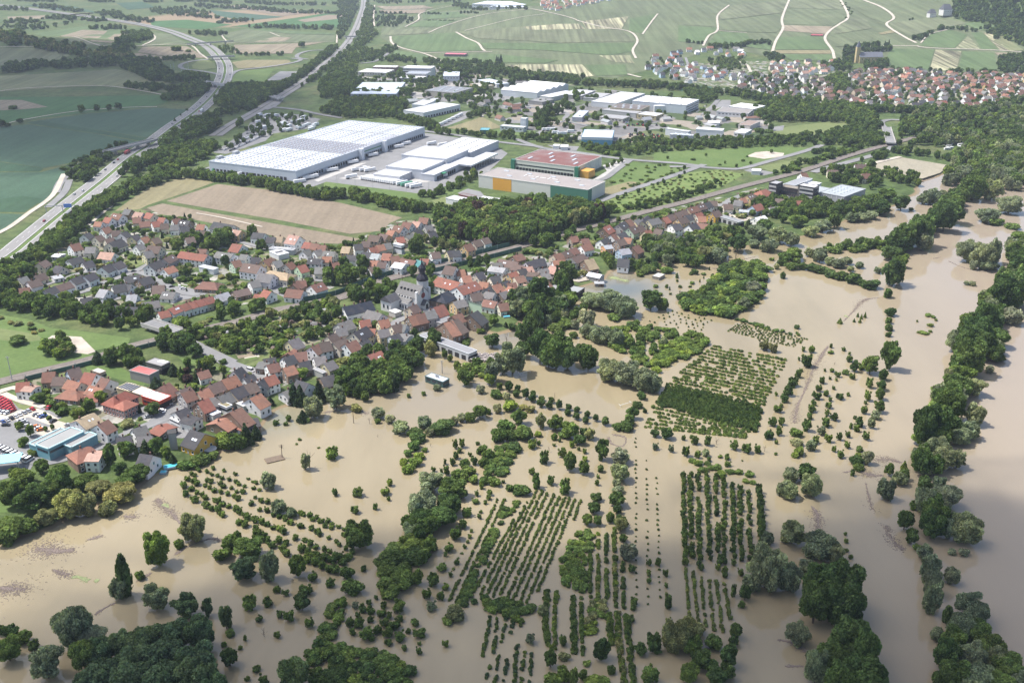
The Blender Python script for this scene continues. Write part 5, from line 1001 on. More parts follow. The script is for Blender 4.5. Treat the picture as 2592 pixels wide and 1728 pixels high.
g = MB(); g.v = [(L/2+.05, 2.5*math.cos(2*math.pi*k/n), 9.0+2.5*math.sin(2*math.pi*k/n)) for k in range(n)]; g.f.append(tuple(range(n))); g.build('rose_window_rim', M['frame'], ch)
put('lancet_window', box_mesh('lancet_window', (.9, .2, 3.2), 'glass'), ch, (L/2+.05, 0, 13.0-.2), R(90))
for y in (-6.3, 6.3): MB().box((L/2-.2, y, 6.2), (1.6, 1.6, 13.6)).build('corner_pier', M['wall'], ch, (.68,.67,.66)); 
pr = empty('porch', (0,0,0)); pr.parent = ch; pr.location = (L/2+1.6, 0, 0); gable_parts(pr, 3.2, 5.0, 6.4, 3.6, (.10,.10,.11), (.66,.65,.63)); put('portal', box_mesh('portal', (2.0, .2, 3.4), 'dark'), pr, (1.65, 0, 1.8), R(90))
MB().box((L*.30, 4.2, 8.5), (5.6, 5.6, 19)).build('tower_wall', M['wall'], ch, (.60,.59,.58))
def lathe(prof, k, cx_, cy_):
    mb = MB()
    for r_, z_ in prof:
        for j in range(k): t_ = 2*math.pi*(j+.5)/k; mb.v.append((cx_+r_*math.cos(t_), cy_+r_*math.sin(t_), z_))
    for i in range(len(prof)-1):
        for j in range(k): a_ = i*k+j; b_ = i*k+(j+1) % k; mb.f.append((a_, b_, b_+k, a_+k))
    mb.f.append(tuple((len(prof)-1)*k+j for j in range(k))); return mb
lathe([(4.0,18),(4.3,18.6),(3.9,20.0),(3.0,21.2),(2.1,22.2),(1.9,23.4),(2.0,25.4),(2.6,25.8),(2.5,26.8),(1.5,28.0),(.7,29.2),(.35,31.5),(.08,34.5)], 8, L*.30, 4.2).build('spire', M['roof'], ch, (.032,.032,.045))
MB().box((-L*.30, -HW-9, 3.4), (9, 9.6, 8)).build('sacristy_wall', M['wall'], ch, (.66,.65,.64)); r = MB(); r.v = [(-L*.30-5,-HW-14.4,7.2),(-L*.30+5,-HW-14.4,7.2),(-L*.30+5,-HW-4,7.2),(-L*.30-5,-HW-4,7.2),(-L*.30,-HW-14.4,11),(-L*.30,-HW-4,11)]; r.f = [(0,1,4),(1,2,5,4),(2,3,5),(3,0,4,5)]; r.build('sacristy_roof', M['roof'], ch, (.10,.10,.11))
for y in (-1.8, 1.8): put('sacristy_window', box_mesh('aisle_window', (1.3, .2, 2.4), 'glass'), ch, (-L*.30+y, -HW-13.85, 3.6))
for q in (-12, 0, 12): OBST.append((c.x+math.cos(ang)*q, c.y+math.sin(ang)*q, 12))
# far yellow church on the slope, villas
pc = gp('T3', 1285, 432); fc = empty('hill_church', pc, R(4)); tag(fc, 'yellow stone church with slate roof and tower below the dark wood', 'church'); gable_parts(fc, 44, 15, 19, 11, (.17,.18,.21), (.50,.40,.19))
MB().box((-24, 0, 13), (7, 7, 30)).build('tower_wall', M['wall'], fc, (.48,.39,.20)); lathe([(5,28),(.2,39)], 4, -24, 0).build('spire', M['roof'], fc, (.13,.14,.17)); OBST.append((pc.x, pc.y, 26))
for i in range(6): put('nave_window', box_mesh('nave_window', (1.4, .2, 2.4), 'glass'), fc, (-17+6.5*i, -7.6, 7))
for (x, y, s_, lab) in ((1808, 103, 1.5, 'large white villa with dark mansard roof below the hill forest'), (1712, 118, 1.1, 'smaller grey-roofed villa left of the large white one')):
    pc = gp('T3', x, y); v = empty('villa', pc, R(10)); tag(v, lab, 'house'); gable_parts(v, 14*s_, 12*s_, 15*s_, 8*s_, (.10,.105,.12), (.60,.60,.58), 3.0); OBST.append((pc.x, pc.y, 12*s_))
    for i in range(4): put('window', window_mesh(1.15, 1.35), v, (-4.5*s_+3*s_*i, -6*s_-.03, 5*s_))
# ================================================================== VEGETATION
def foliage_mat(name, trans=.40):
    m = bpy.data.materials.new(name); m.use_nodes = True; t = m.node_tree; t.nodes.clear(); out = nd(t, 'ShaderNodeOutputMaterial')
    oi = nd(t, 'ShaderNodeObjectInfo'); at = nd(t, 'ShaderNodeAttribute', attribute_name='leaf'); p = geo_pos(t)
    n = noise(t, .16, 3, .6, p); f = ramp(t, n.outputs[0], [(.3, (.70,.74,.74)), (.7, (1.3,1.24,1.1))])
    ins = nd(t, 'ShaderNodeAttribute', attribute_name='tone', attribute_type='INSTANCER')
    c = mixc(t, 1.0, mixc(t, ins.outputs['Alpha'], oi.outputs['Color'], ins.outputs['Color']), at.outputs['Color'], 'MULTIPLY'); c = mixc(t, 1.0, c, f.outputs[0], 'MULTIPLY')
    rr = ramp(t, oi.outputs['Random'], [(0, (.80,.84,.82)), (.5, (1,1,1)), (1, (1.22,1.15,.95))]); c = mixc(t, 1.0, c, rr.outputs[0], 'MULTIPLY')
    d = nd(t, 'ShaderNodeBsdfDiffuse'); tr = nd(t, 'ShaderNodeBsdfTranslucent'); mx = nd(t, 'ShaderNodeMixShader'); mx.inputs[0].default_value = trans
    t.links.new(c, d.inputs[0]); t.links.new(mixc(t, 1.0, c, (1.1,1.15,.6), 'MULTIPLY'), tr.inputs[0]); t.links.new(d.outputs[0], mx.inputs[1]); t.links.new(tr.outputs[0], mx.inputs[2])
    t.links.new(mx.outputs[0], out.inputs[0]); return m
M['leaf'] = foliage_mat('foliage')
bm_ = bmesh.new(); bmesh.ops.create_icosphere(bm_, subdivisions=1, radius=1); ICO_V = np.array([v.co[:] for v in bm_.verts]); ICO_F = np.array([[v.index for v in f.verts] for f in bm_.faces]); bm_.free()
def crown_mesh(name, lobes, n, s, seed, asp=(1, 1), droop=0.0, core=.8, up=.25):
    """lobes: (k,4) centre and radius in a unit box; n leaf clumps of size s spread over the lobes' skins"""
    g = np.random.default_rng(seed); lobes = np.array(lobes, float); V = []; Fq = []; C = []; nv = 0
    lf = g.uniform(.70, 1.35, len(lobes))
    wgt = lobes[:,3]**2; wgt /= wgt.sum(); idx = g.choice(len(lobes), n*3, p=wgt)
    d = g.normal(size=(n*3, 3)); d[:,2] += up; d /= np.linalg.norm(d, axis=1)[:, None]
    P = lobes[idx,:3]+d*lobes[idx,3][:,None]*g.uniform(.72, 1.30, n*3)[:,None]
    keep = np.ones(len(P), bool)
    for k, l in enumerate(lobes): keep &= ~((np.linalg.norm(P-l[:3], axis=1) < l[3]*.80) & (idx != k))
    keep &= P[:,2] > .0
    P = P[keep][:n]; d = d[keep][:n]; idx = idx[keep][:n]; m_ = len(P)
    nr = d+g.normal(size=(m_, 3))*.75; nr /= np.linalg.norm(nr, axis=1)[:, None]
    a = np.cross(nr, g.normal(size=(m_, 3))); a /= np.linalg.norm(a, axis=1)[:, None]; b_ = np.cross(nr, a)
    if droop: a = a*(1-droop)+np.array([0, 0, -1.0])*droop; a /= np.linalg.norm(a, axis=1)[:, None]; b_ = np.cross(nr, a); b_ /= np.maximum(np.linalg.norm(b_, axis=1), 1e-3)[:, None]
    sz = s*g.uniform(.6, 1.4, m_)[:, None]; A = a*sz*asp[0]; B = b_*sz*asp[1]
    q = np.stack([P-A-B*.6, P+A*.2-B, P+A+B*.5, P-A*.3+B], 1).reshape(-1, 3)
    cf = (lf[idx]*g.uniform(.55, 1.5, m_)); cq = np.repeat(cf, 4)
    verts = [q]; faces = [np.arange(m_*4).reshape(m_, 4)]; cols = [cq]; nv = m_*4; tris = []
    for k, l in enumerate(lobes):
        v = ICO_V*(1+g.uniform(-.15, .15, (len(ICO_V), 1)))*l[3]*core+l[:3]; v[:,2] = np.maximum(v[:,2], 0); verts.append(v); tris.append(ICO_F+nv); cols.append(np.full(len(v), lf[k]*.85)); nv += len(v)
    allv = np.concatenate(verts); col = np.concatenate(cols); tri = np.concatenate(tris)
    me = bpy.data.meshes.new(name); me.vertices.add(len(allv)); me.vertices.foreach_set('co', allv.astype(np.float32).ravel())
    li = np.concatenate([faces[0].ravel(), tri.ravel()]); ls = np.concatenate([np.arange(m_)*4, m_*4+np.arange(len(tri))*3]); lt = np.concatenate([np.full(m_, 4), np.full(len(tri), 3)])
    me.loops.add(len(li)); me.loops.foreach_set('vertex_index', li.astype(np.int32)); me.polygons.add(len(ls)); me.polygons.foreach_set('loop_start', ls.astype(np.int32)); me.polygons.foreach_set('loop_total', lt.astype(np.int32)); me.update(calc_edges=True)
    ca = me.color_attributes.new('leaf', 'FLOAT_COLOR', 'POINT'); tint = 1+.10*(g.uniform(-1, 1, len(allv)))
    ca.data.foreach_set('color', np.stack([col*tint, col, col*.95, np.ones(len(col))], 1).astype(np.float32).ravel())
    me.materials.append(M['leaf']); return me
def lob_round(g, k, zc, rx, rz, r0, r1, zmin=.03):
    out = []
    for i in range(k):
        for _ in range(30):
            v = g.normal(size=3); v /= np.linalg.norm(v); rad = g.uniform(.45, 1)**.5; c = np.array([v[0]*rx*rad, v[1]*rx*rad, zc+v[2]*rz*rad]); r = g.uniform(r0, r1)
            if c[2]-r*.6 > zmin: break
        out.append((*c, r))
    return out
G = lambda s: np.random.default_rng(s)
def broad(s): return [(0,0,.52,.28)]+lob_round(G(s), 44, .54, .38, .38, .06, .145, .05)
def ragged(s):
    g = G(s); return [(0,0,.45,.24)]+lob_round(g, 32, .50, .38, .40, .055, .13, .02)+[(g.uniform(-.3,.3), g.uniform(-.3,.3), g.uniform(.7,.9), g.uniform(.07,.12)) for _ in range(6)]
def willow(s): return [(0,0,.45,.30)]+lob_round(G(s), 46, .48, .41, .41, .055, .135, .0)
def poplar(s): return [(G(s+i).uniform(-.1,.1), G(s+i+50).uniform(-.1,.1), .05+.9*i/13, .27*math.sin(math.pi*(.12+.84*i/13))+.05) for i in range(14)]
def conifer(s): return [(.30*(1-i/26)*math.cos(i*2.4), .30*(1-i/26)*math.sin(i*2.4), .06+.9*i/26, .19*(1-i/27)+.03) for i in range(26)]
def shrub(s): return [(0,0,.35,.30)]+lob_round(G(s), 24, .40, .38, .38, .08, .18, -.2)
def fruit(s):
    g = G(s); return [(0,0,.40,.24)]+lob_round(g, 10, .46, .33, .34, .11, .20, -.05)+[(g.uniform(-.35,.35), g.uniform(-.35,.35), g.uniform(.72,.92), .075) for _ in range(5)]
def bush(s): return [(0,0,.35,.3)]+lob_round(G(s), 6, .4, .3, .34, .14, .26, -.2)
CR = {}
for kd, fn, n_hi, s_hi, n_lo, s_lo, kw in [
    ('b', broad, 9500, .025, 2300, .045, dict(core=.7)), ('r', ragged, 8000, .026, 2100, .045, dict(core=.6)), ('w', willow, 11000, .025, 2500, .045, dict(asp=(1.35,.6), droop=.35, core=.68)), ('p', poplar, 3200, .042, 1000, .07, dict(core=.7)), ('c', conifer, 2400, .04, 1000, .062, dict(droop=.2, core=.7)),
    ('s', shrub, 5000, .033, 1300, .058, dict(core=.66)), ('f', fruit, 2100, .044, 850, .068, dict(core=.55)), ('o', bush, 600, .085, 260, .12, dict(core=.55)), ('n', bush, 340, .10, 170, .14, dict(core=.5))]:
    for v in range(3 if kd in 'bwsfr' else 2):
        CR[kd, 'hi', v] = crown_mesh('crown', fn(v*17+3), n_hi, s_hi, v+5, **kw); CR[kd, 'lo', v] = crown_mesh('crown', fn(v*17+3), n_lo, s_lo, v+25, **kw)
NV = {k: (3 if k in 'bwsfr' else 2) for k in 'brwpcsfon'}
TRUNK = {}
for v in range(2):
    mb = MB(); g = random.Random(v); mb.tube([(0,0,-.25),(0,0,.1),(.01,.0,.3),(.0,.02,.55)], [.035,.03,.022,.012], 7)
    for k in range(4):
        a = k*1.6+v; mb.tube([(0,0,.16+.06*k),(.14*math.cos(a),.14*math.sin(a),.34+.06*k),(.26*math.cos(a),.26*math.sin(a),.52+.06*k)], [.018,.012,.005], 5)
    TRUNK[v] = mb.mesh('trunk', M['bark'])
TONE = {'b': (.140,.202,.070), 'd': (.102,.156,.062), 'g': (.195,.265,.074), 'l': (.225,.27,.11), 't': (.112,.168,.100), 'w': (.32,.345,.262), 'W': (.245,.285,.20), 'o': (.265,.275,.145), 'u': (.095,.062,.065), 'c': (.066,.098,.060), 'y': (.17,.20,.05), 's': (.165,.228,.077)}
TADJ = {'b': 'green', 'd': 'dark green', 'g': 'bright green', 'l': 'light green', 't': 'blue-green', 'w': 'silvery grey', 'W': 'grey-green', 'o': 'olive', 'u': 'dark purple', 'c': 'very dark green', 'y': 'yellow-green', 's': 'fresh green'}
KIND = {'b': ('broadleaf_tree','broad tree'), 'r': ('leafy_tree','ragged tree'), 'w': ('willow_tree','willow'), 'p': ('poplar_tree','slim poplar'), 'c': ('spruce_tree','spruce'), 's': ('shrub','shrub'), 'f': ('fruit_tree','small fruit tree'), 'o': ('orchard_bush','orchard bush'), 'n': ('young_plant','young plant')}
DEFT = {'b': 'b', 'r': 'b', 'w': 'w', 'p': 'd', 'c': 'c', 's': 's', 'f': 'b', 'o': 's', 'n': 'b'}
PLANTS = []     # kind, x, y, z, height, width, tone, label, group, priority
def plant(kind, x, y, h, w, tone=None, label=None, group=None, pri=0, z=None):
    PLANTS.append((kind, x, y, surf(x, y) if z is None else z, h, w, tone or DEFT[kind], label, group, pri))
def trees(z, rows, dk='f'):
    """photo rows: centre x, top y, base y, width, kind + tone (e.g. 'bd')"""
    for r_ in rows:
        cx_, yt, yb, w = r_[:4]; kd = r_[4] if len(r_) > 4 else dk; tone = kd[1] if len(kd) > 1 else None; kd = kd[0]
        fx, fb = fpx(z, cx_, yb); _, ft = fpx(z, cx_, yt); base = gpF(fx, fb); wm = w/ZOOM[z][2]*base.y/(FPX*(CP-(fb-864)/FPX*SP))
        wm = max(wm, .8); y = base.y+wm*.30; x = base.x*y/base.y; d = ray(fx, ft); zt = CAM_H+d[2]*(y/d[1]); gz = surf(x, y); hh = max(.6, min(zt-gz, 34))
        plant(kd, x, y, hh*1.02, wm*1.06, tone, None, None, 2)
def blocked(x, y, m=1.0):
    for co, i, dd in KD.find_range((x, y, 0), 20):
        if dd < RHW[i]+m: return True
    d = (OB[:,0]-x)**2+(OB[:,1]-y)**2
    return bool((d < (OB[:,2]+m*.8)**2).any())
OB = np.array(OBST)
from mathutils.kdtree import KDTree
_rp = []; RHW = []
for L_, hw in ROADS:       # dense points along every road
    pts = [L_[0]]
    for a, b_ in zip(L_, L_[1:]):
        n = max(1, int(np.linalg.norm(b_-a)/4)); pts += [a+(b_-a)*(k+1)/n for k in range(n)]
    _rp += pts; RHW += [hw]*len(pts)
KD = KDTree(len(_rp))
for i, q in enumerate(_rp): KD.insert((q[0], q[1], 0), i)
KD.balance()
def pick(mix):
    kd = random.choice(mix); return kd[0], (kd[1] if len(kd) > 1 else None)
def place_mix(x, y, mix, hr, margin):
    if blocked(x, y, margin): return
    kd, tn = pick(mix); h = random.uniform(*hr); w = h*random.uniform(.7, 1.05)
    if kd == 's': w = h*random.uniform(1.1, 1.7); h *= .75
    if kd == 'c': w = h*.42
    if kd == 'p': w = h*.3
    plant(kd, x, y, h, w, tn, None, None, 0)
def strip(z, pts, width, sp, mix, hr, margin=.5):
    L_ = pline(z, pts); d = np.gradient(L_, axis=0); d /= np.maximum(np.linalg.norm(d, axis=1)[:, None], 1e-6); seg = np.linalg.norm(np.diff(L_, axis=0), axis=1); tot = seg.sum(); sp = sp*.86 if z == 'T4' else sp; n = int(tot*width/(sp*sp)); cs = np.concatenate([[0], np.cumsum(seg)])
    for k in range(n):
        s_ = random.random()*tot; i = min(len(seg)-1, int(np.searchsorted(cs, s_)-1)); i = max(i, 0); f = (s_-cs[i])/max(seg[i], 1e-6); q = L_[i]+(L_[i+1]-L_[i])*f; off = random.uniform(-width/2, width/2)
        place_mix(q[0]-d[i,1]*off, q[1]+d[i,0]*off, mix, hr, margin)
def fill(z, poly, sp, mix, hr, margin=.5, prob=1.0):
    W_ = np.array([tuple(gp(z, x, y))[:2] for x, y in poly]); lo = W_.min(0); hi = W_.max(0)
    if z in ('L1','L2','L3','L4','A4','A5','W5','T5','Q2') and hr[1] >= 5 and prob == 1.0: sp *= .68
    X, Y = np.meshgrid(np.arange(lo[0], hi[0], sp), np.arange(lo[1], hi[1], sp)); P = np.stack([X.ravel(), Y.ravel()], 1)+RNG.uniform(-.42, .42, (X.size, 2))*sp
    P = P[poly_sd(P, W_) > 0]
    for q in P:
        if random.random() < prob: place_mix(q[0], q[1], mix, hr, margin)
NTH = lambda n: '%d%s' % (n, 'th' if 10 <= n % 100 <= 20 else {1: 'st', 2: 'nd', 3: 'rd'}.get(n % 10, 'th'))
def rowplants(z, pts, sp, kind, h, w, tone, rowname, group, skip=.06, jx=.3, noun=None):
    """plants along a row drawn in the photo, counted from its near end"""
    L_ = pline(z, pts); seg = np.linalg.norm(np.diff(L_, axis=0), axis=1); tot = seg.sum(); cs = np.concatenate([[0], np.cumsum(seg)]); near_first = L_[0][1] < L_[-1][1]; out = []
    s_ = sp*.3
    while s_ < tot:
        i = min(len(seg)-1, max(0, int(np.searchsorted(cs, s_)-1))); q = L_[i]+(L_[i+1]-L_[i])*((s_-cs[i])/max(seg[i], 1e-6)); s_ += sp*random.uniform(.85, 1.15)
        if random.random() > skip: out.append(q)
    if not near_first: out = out[::-1]
    for k, q in enumerate(out):
        sc = random.uniform(.8, 1.2); plant(kind, q[0]+random.uniform(-jx, jx), q[1]+random.uniform(-jx, jx), h*sc*random.uniform(.9, 1.1), w*sc, tone if isinstance(tone, str) else random.choice(tone), '%s, %s from near end of %s' % (noun or KIND[kind][1], NTH(k+1), rowname), group, 1)
# ------------------------------------------------------------------ foreground: read one by one from the photo
trees('Q4', [(1340,140,350,190,'wW'),(1100,280,520,190,'rg'),(1240,310,385,70,'sg'),(880,440,720,105,'pd'),(830,580,750,125,'wW'),(970,530,600,70,'ss'),(1090,640,830,195,'rW'),(530,755,1090,250,'wW'),(650,910,1080,190,'ww'),(600,1000,1260,190,'bb'),(1300,710,880,190,'rt'),(1440,720,860,80,'rt'),(1565,780,950,110,'rt'),(1590,940,990,70,'sb'),(1590,1075,1210,120,'bd'),
    (1540,370,475,130,'fb'),(1640,250,340,60,'sd'),(1590,300,400,120,'bb'),(1720,320,460,210,'bs'),(1690,460,620,200,'rt'),(1865,400,620,135,'wW'),(2060,430,590,130,'bb'),(2160,540,615,70),(2280,590,655,70),(2110,630,710,100),(2085,690,820,120,'bd'),(1910,640,690,55),(1970,660,710,55),(1725,705,815,105),(1850,720,785,80),(1790,840,890,55),(1930,805,860,55),(1995,805,890,80),(2135,855,935,65),(1912,950,1000,50),
    (1690,975,1020,30),(1655,1050,1080,40),(1545,1020,1060,40,'s'),(1770,1190,1235,65),(1705,1260,1295,45),(1825,1250,1330,80),(90,905,1020,115,'bd'),(170,960,1050,120,'bb'),(80,1000,1190,190,'bb'),(10,905,985,60,'bb'),(240,1015,1085,85,'f'),(345,1070,1320,240,'rW'),(330,1045,1110,70,'wW'),
    (700,1010,1240,220,'bt'),(860,960,1170,240,'bt'),(1040,930,1140,240,'bt'),(1220,895,1110,240,'bt'),(1400,865,1120,230,'bt'),(950,1060,1300,280,'bt'),(1160,1010,1280,270,'bt'),(1380,1050,1340,280,'bt'),(720,1170,1430,300,'bt'),(930,1180,1450,300,'bt'),(1150,1180,1460,300,'bt'),(1370,1150,1440,320,'bt'),(1500,1250,1480,200,'bt'),(600,1260,1460,180,'bt'),
    (2040,1140,1400,245,'rt'),(2180,1180,1290,90,'sb'),(2260,1060,1150,110,'sb'),(2320,1110,1200,110,'sd'),(2200,1230,1330,130,'sb'),(2300,1200,1320,160,'sd'),
    (100,150,330,210,'ss'),(210,170,300,150,'ss'),(60,230,370,130,'sb'),(20,180,300,120,'ss')])
for a, b_ in (((2345,740),(2250,850)),((2330,830),(2230,1020)),((2240,1010),(2140,1210))): strip('Q4', [a, b_], 4, 2.6, ['sb','ss','sd'], (2.6, 4))
trees('Q1', [(110,1000,1200,175,'bb'),(250,1045,1240,245,'bd'),(430,890,1090,185,'bd'),(500,1060,1280,230,'wo'),(600,1080,1260,170,'wo'),(330,1190,1330,150,'wo'),(840,1020,1170,225,'wo'),(750,1145,1250,130,'wo'),(690,990,1130,170,'wo'),(600,960,1080,180,'bb'),(960,900,1030,170,'bb'),(880,960,1060,150,'bb'),(180,930,1050,170,'bb'),(300,850,960,100,'bb'),(50,1070,1160,90,'bb'),(130,920,1010,110,'bb'),(380,990,1130,150,'bb'),
    (770,730,910,90,'bd'),(880,730,850,120,'bb'),(830,870,960,100,'bd'),(1010,710,830,85,'cc'),(1085,690,830,95,'bb'),(1195,805,885,55,'cc'),(1035,820,935,90,'bb'),(1150,760,850,70,'bg'),(1390,810,900,135,'ss'),(1290,850,925,115,'sb'),(1470,790,855,80,'ss'),(1560,690,790,120,'ss'),(1700,600,760,95,'cc'),(1770,610,720,75,'cc'),(1640,650,790,130,'sb'),(1530,660,750,110,'sg'),
    (2030,320,480,95,'cc'),(2075,335,490,95,'cc'),(2205,305,465,100,'cc'),(2165,410,580,135,'wW'),(2090,510,600,85,'cc'),(2120,560,600,40,'ss'),(2320,350,520,150,'rW'),(2110,810,930,75,'rW'),(1855,940,1065,115,'wW'),(1925,1125,1240,108,'wW'),(2010,1180,1260,75,'wW'),(2290,765,855,95,'fg'),(2310,1050,1105,48),(2065,700,720,30,'s'),(2045,735,750,22,'s'),(2195,760,775,22,'s'),(1905,580,620,50,'fs'),(1990,545,590,45,'fs'),(1970,590,620,35,'fs'),
    (700,380,470,95,'bg'),(620,430,540,95,'bb'),(540,490,590,110,'bb'),(270,390,470,95,'bb'),(350,430,480,70,'ss'),(430,450,520,80,'ss'),(680,100,200,85,'cc'),(770,110,215,120,'bd'),(870,70,200,120,'bd'),(900,130,225,100,'bb'),(965,130,220,85,'bb'),(1060,455,560,105,'bd'),(1080,280,370,85,'cc'),(1300,265,335,75,'bu'),(1360,230,330,60,'cc'),(1200,190,280,85,'cc'),(1420,185,280,75,'cc'),(1250,230,290,60,'bb'),(2075,220,305,115,'bg'),(1865,415,480,55,'cc'),(1600,690,740,40,'cw'),(880,565,610,45,'cb'),
    (140,590,660,60,'bb'),(215,610,700,60,'bb'),(170,690,770,70,'bb'),(150,730,770,50,'ss'),(318,620,660,30,'bg'),(365,605,650,30,'bg'),(240,770,830,90,'ss'),(420,720,800,60,'bb'),(490,730,790,40,'bb'),(590,690,740,30,'bb'),(95,900,950,60,'ss'),(340,545,580,40,'ss'),(310,515,550,30,'ss'),
    (350,20,140,140,'bb'),(460,50,150,140,'bo'),(420,80,165,110,'bg'),(130,0,70,130,'bb'),(1140,-10,110,120,'bd'),(1240,20,130,120,'bd'),(1350,60,155,110,'bd'),(1440,130,190,80,'ss'),(1540,160,200,60,'bb')])
trees('T1', [(565,722,782,52,'bd'),(670,720,772,46,'bd'),(755,714,767,42,'bd'),(818,703,757,56,'bd'),(140,816,852,48,'bd'),(10,822,878,70,'bd'),(55,845,875,40,'sd'),(90,725,755,70,'sb'),(1215,310,355,70,'sb'),(1300,335,362,40,'sb'),(2080,285,330,55,'bb'),(1290,745,768,20,'bd'),(1205,810,840,20,'cd'),(1245,780,800,15,'cd')])
trees('Q2', [(1215,335,385,45,'bd'),(1205,370,428,55,'bd'),(1270,360,440,55,'bd'),(1322,375,420,45,'bd'),(1315,400,460,58,'bd'),(1382,410,452,45,'bd'),(1375,430,496,58,'bd'),(1447,420,466,45,'bd'),(1432,450,508,55,'bd'),(1500,440,512,50,'bd'),(1566,468,517,48,'bd'),(1558,505,552,52,'bd'),(1622,488,532,48,'bd'),(1618,525,582,55,'bd'),(1693,518,567,46,'bd'),(1682,557,607,46,'bd'),(1753,540,592,46,'bd'),(1818,553,622,58,'bd'),(1155,310,390,62,'bd'),(1090,322,375,48,'bb'),
    (960,338,402,64,'ww'),(1068,365,432,95,'sb'),(1137,388,442,62,'ww'),(1160,440,520,112,'sg'),(1075,465,537,62,'ww'),(255,490,577,98,'ww'),(335,535,606,72,'ww'),(410,580,682,122,'wW'),(575,550,650,100,'wW'),(515,640,705,120,'sd'),(610,628,697,70,'ww'),(690,575,685,180,'sd'),(780,550,622,62,'ww'),(830,530,597,62,'ww'),(890,520,597,75,'ss'),(955,473,578,105,'bb'),(1015,498,542,45,'ss'),(105,460,527,84,'so'),(250,560,606,42,'ss'),(1250,465,510,60,'so'),(1300,470,530,70,'so'),
    (530,660,742,112,'sd'),(500,710,792,92,'sb'),(462,770,832,64,'sb'),(430,838,897,64,'sg'),(510,828,902,92,'sg'),(462,888,952,92,'sg'),(540,800,852,82,'sg'),(575,762,802,42,'sb'),(785,708,782,40),(832,703,772,45),(815,765,808,40),(787,798,852,50),(770,838,897,46),(715,843,887,26),(726,888,962,52),(690,908,947,26),(635,898,937,36),
    (940,723,752,30,'ss'),(967,748,817,82,'sb'),(1012,778,872,92,'sb'),(980,830,907,72,'sb'),(915,825,892,52),(886,798,832,30),(850,843,912,72,'sb'),(800,922,987,92,'ss'),(876,888,962,102,'ss'),(850,940,1002,72,'sb'),(910,950,1017,76,'sb'),(980,963,1027,72,'sb'),(1055,963,1037,92,'sb'),(965,1003,1057,36),(1010,910,977,72,'sb'),
    (1085,618,737,112,'sd'),(1140,565,662,112,'sb'),(1225,508,622,115,'rb'),(1250,608,722,142,'sb'),(1175,640,722,102,'sd'),(1195,728,802,112,'sd'),(1372,533,642,82,'ro'),(1475,555,662,124,'bb'),(1575,598,722,132,'bb'),(1640,678,757,92,'bd'),(1530,650,702,82,'sb'),(1665,633,702,62,'rd'),(1712,636,722,82,'ro'),(1355,648,697,52,'sg'),(1466,668,722,46,'sg'),(1315,713,782,66,'fs'),(1360,718,757,30),(1505,698,732,26),(1590,723,772,42,'fg'),(1676,773,812,36),(1635,763,792,26),(1466,738,762,26),
    (1520,768,842,66,'fs'),(1397,790,887,72,'fd'),(1575,808,937,96,'bb'),(1670,860,962,82,'rb'),(1678,826,866,44,'fg'),(1797,708,867,102,'rd'),(1785,888,942,52),(1770,953,982,30),(1760,988,1032,36),(1312,908,957,52),(1345,946,1057,66),(1440,963,1032,62),(1540,983,1097,86),(1116,988,1017,26),(1162,1013,1072,62,'sd'),(1238,1023,1102,122,'sd'),
    (866,1188,1252,72),(925,1118,1157,62,'fs'),(936,1063,1107,36),(1022,1058,1102,42),(1012,1093,1132,42),(992,1128,1162,30),(960,1198,1222,30),(951,1223,1262,36),(836,1268,1332,62),(335,983,1037,46,'fg'),(305,1043,1102,66,'fs'),(325,1103,1137,30),(115,1048,1117,82,'fs'),(95,1168,1227,62,'fs'),(235,1153,1202,42),(466,393,427,32,'ss'),(568,378,412,36,'ss'),(660,328,382,58,'wW'),(1352,1180,1200,20),
    (610,948,1102,192,'rW'),(560,1068,1272,195,'ww'),(770,988,1132,205,'bb'),(745,1100,1252,185,'bd'),(830,1048,1132,82,'bb'),(560,1200,1340,190,'bd'),(690,1180,1340,205,'bd'),(500,1280,1400,150,'wW'),
    (1920,778,892,134,'ww'),(1915,880,1012,134,'wW'),(1895,983,1042,62,'wW'),(1905,1033,1092,84,'wW'),(1895,1080,1187,124,'bd'),(1755,1083,1147,82,'bd'),(1740,1148,1232,92,'bd'),(1900,1168,1232,62,'bd'),(1695,1228,1312,82,'bb'),(1765,1238,1312,62,'bb'),(1850,1218,1292,62,'bb'),(1918,1245,1325,104,'bd'),
    (1370,-40,200,190,'bd'),(1480,-10,242,230,'bd'),(1560,60,255,170,'bd'),(1430,100,230,150,'bd'),(1180,50,285,190,'rW'),(1110,120,270,120,'rW'),(1700,80,247,150,'bb'),(1850,160,330,190,'wW'),(1960,170,360,200,'wW'),(2080,220,390,190,'wW'),(2150,270,400,120,'wW'),(860,218,352,112,'bb'),(1040,175,332,122,'rW'),(1020,250,347,84,'bg'),(1255,30,160,110,'bd'),
    (2240,638,717,92,'bd'),(2160,640,702,62,'bd'),(2070,370,442,62,'sd'),(2040,448,502,72,'sd'),(2005,488,582,92,'rd'),(1985,538,622,82,'sd'),(1960,588,662,102,'sd'),(1905,588,655,72,'sd'),(2090,488,532,32,'sd'),(2270,745,805,40,'fW'),(2165,740,790,50,'fW')])
for pts in ([(1110,765),(1060,850),(1000,935)], [(1160,800),(1120,880),(1090,965)]): strip('Q2', pts, 4, 2.4, ['sb','ss','sd'], (3.0, 4.4))
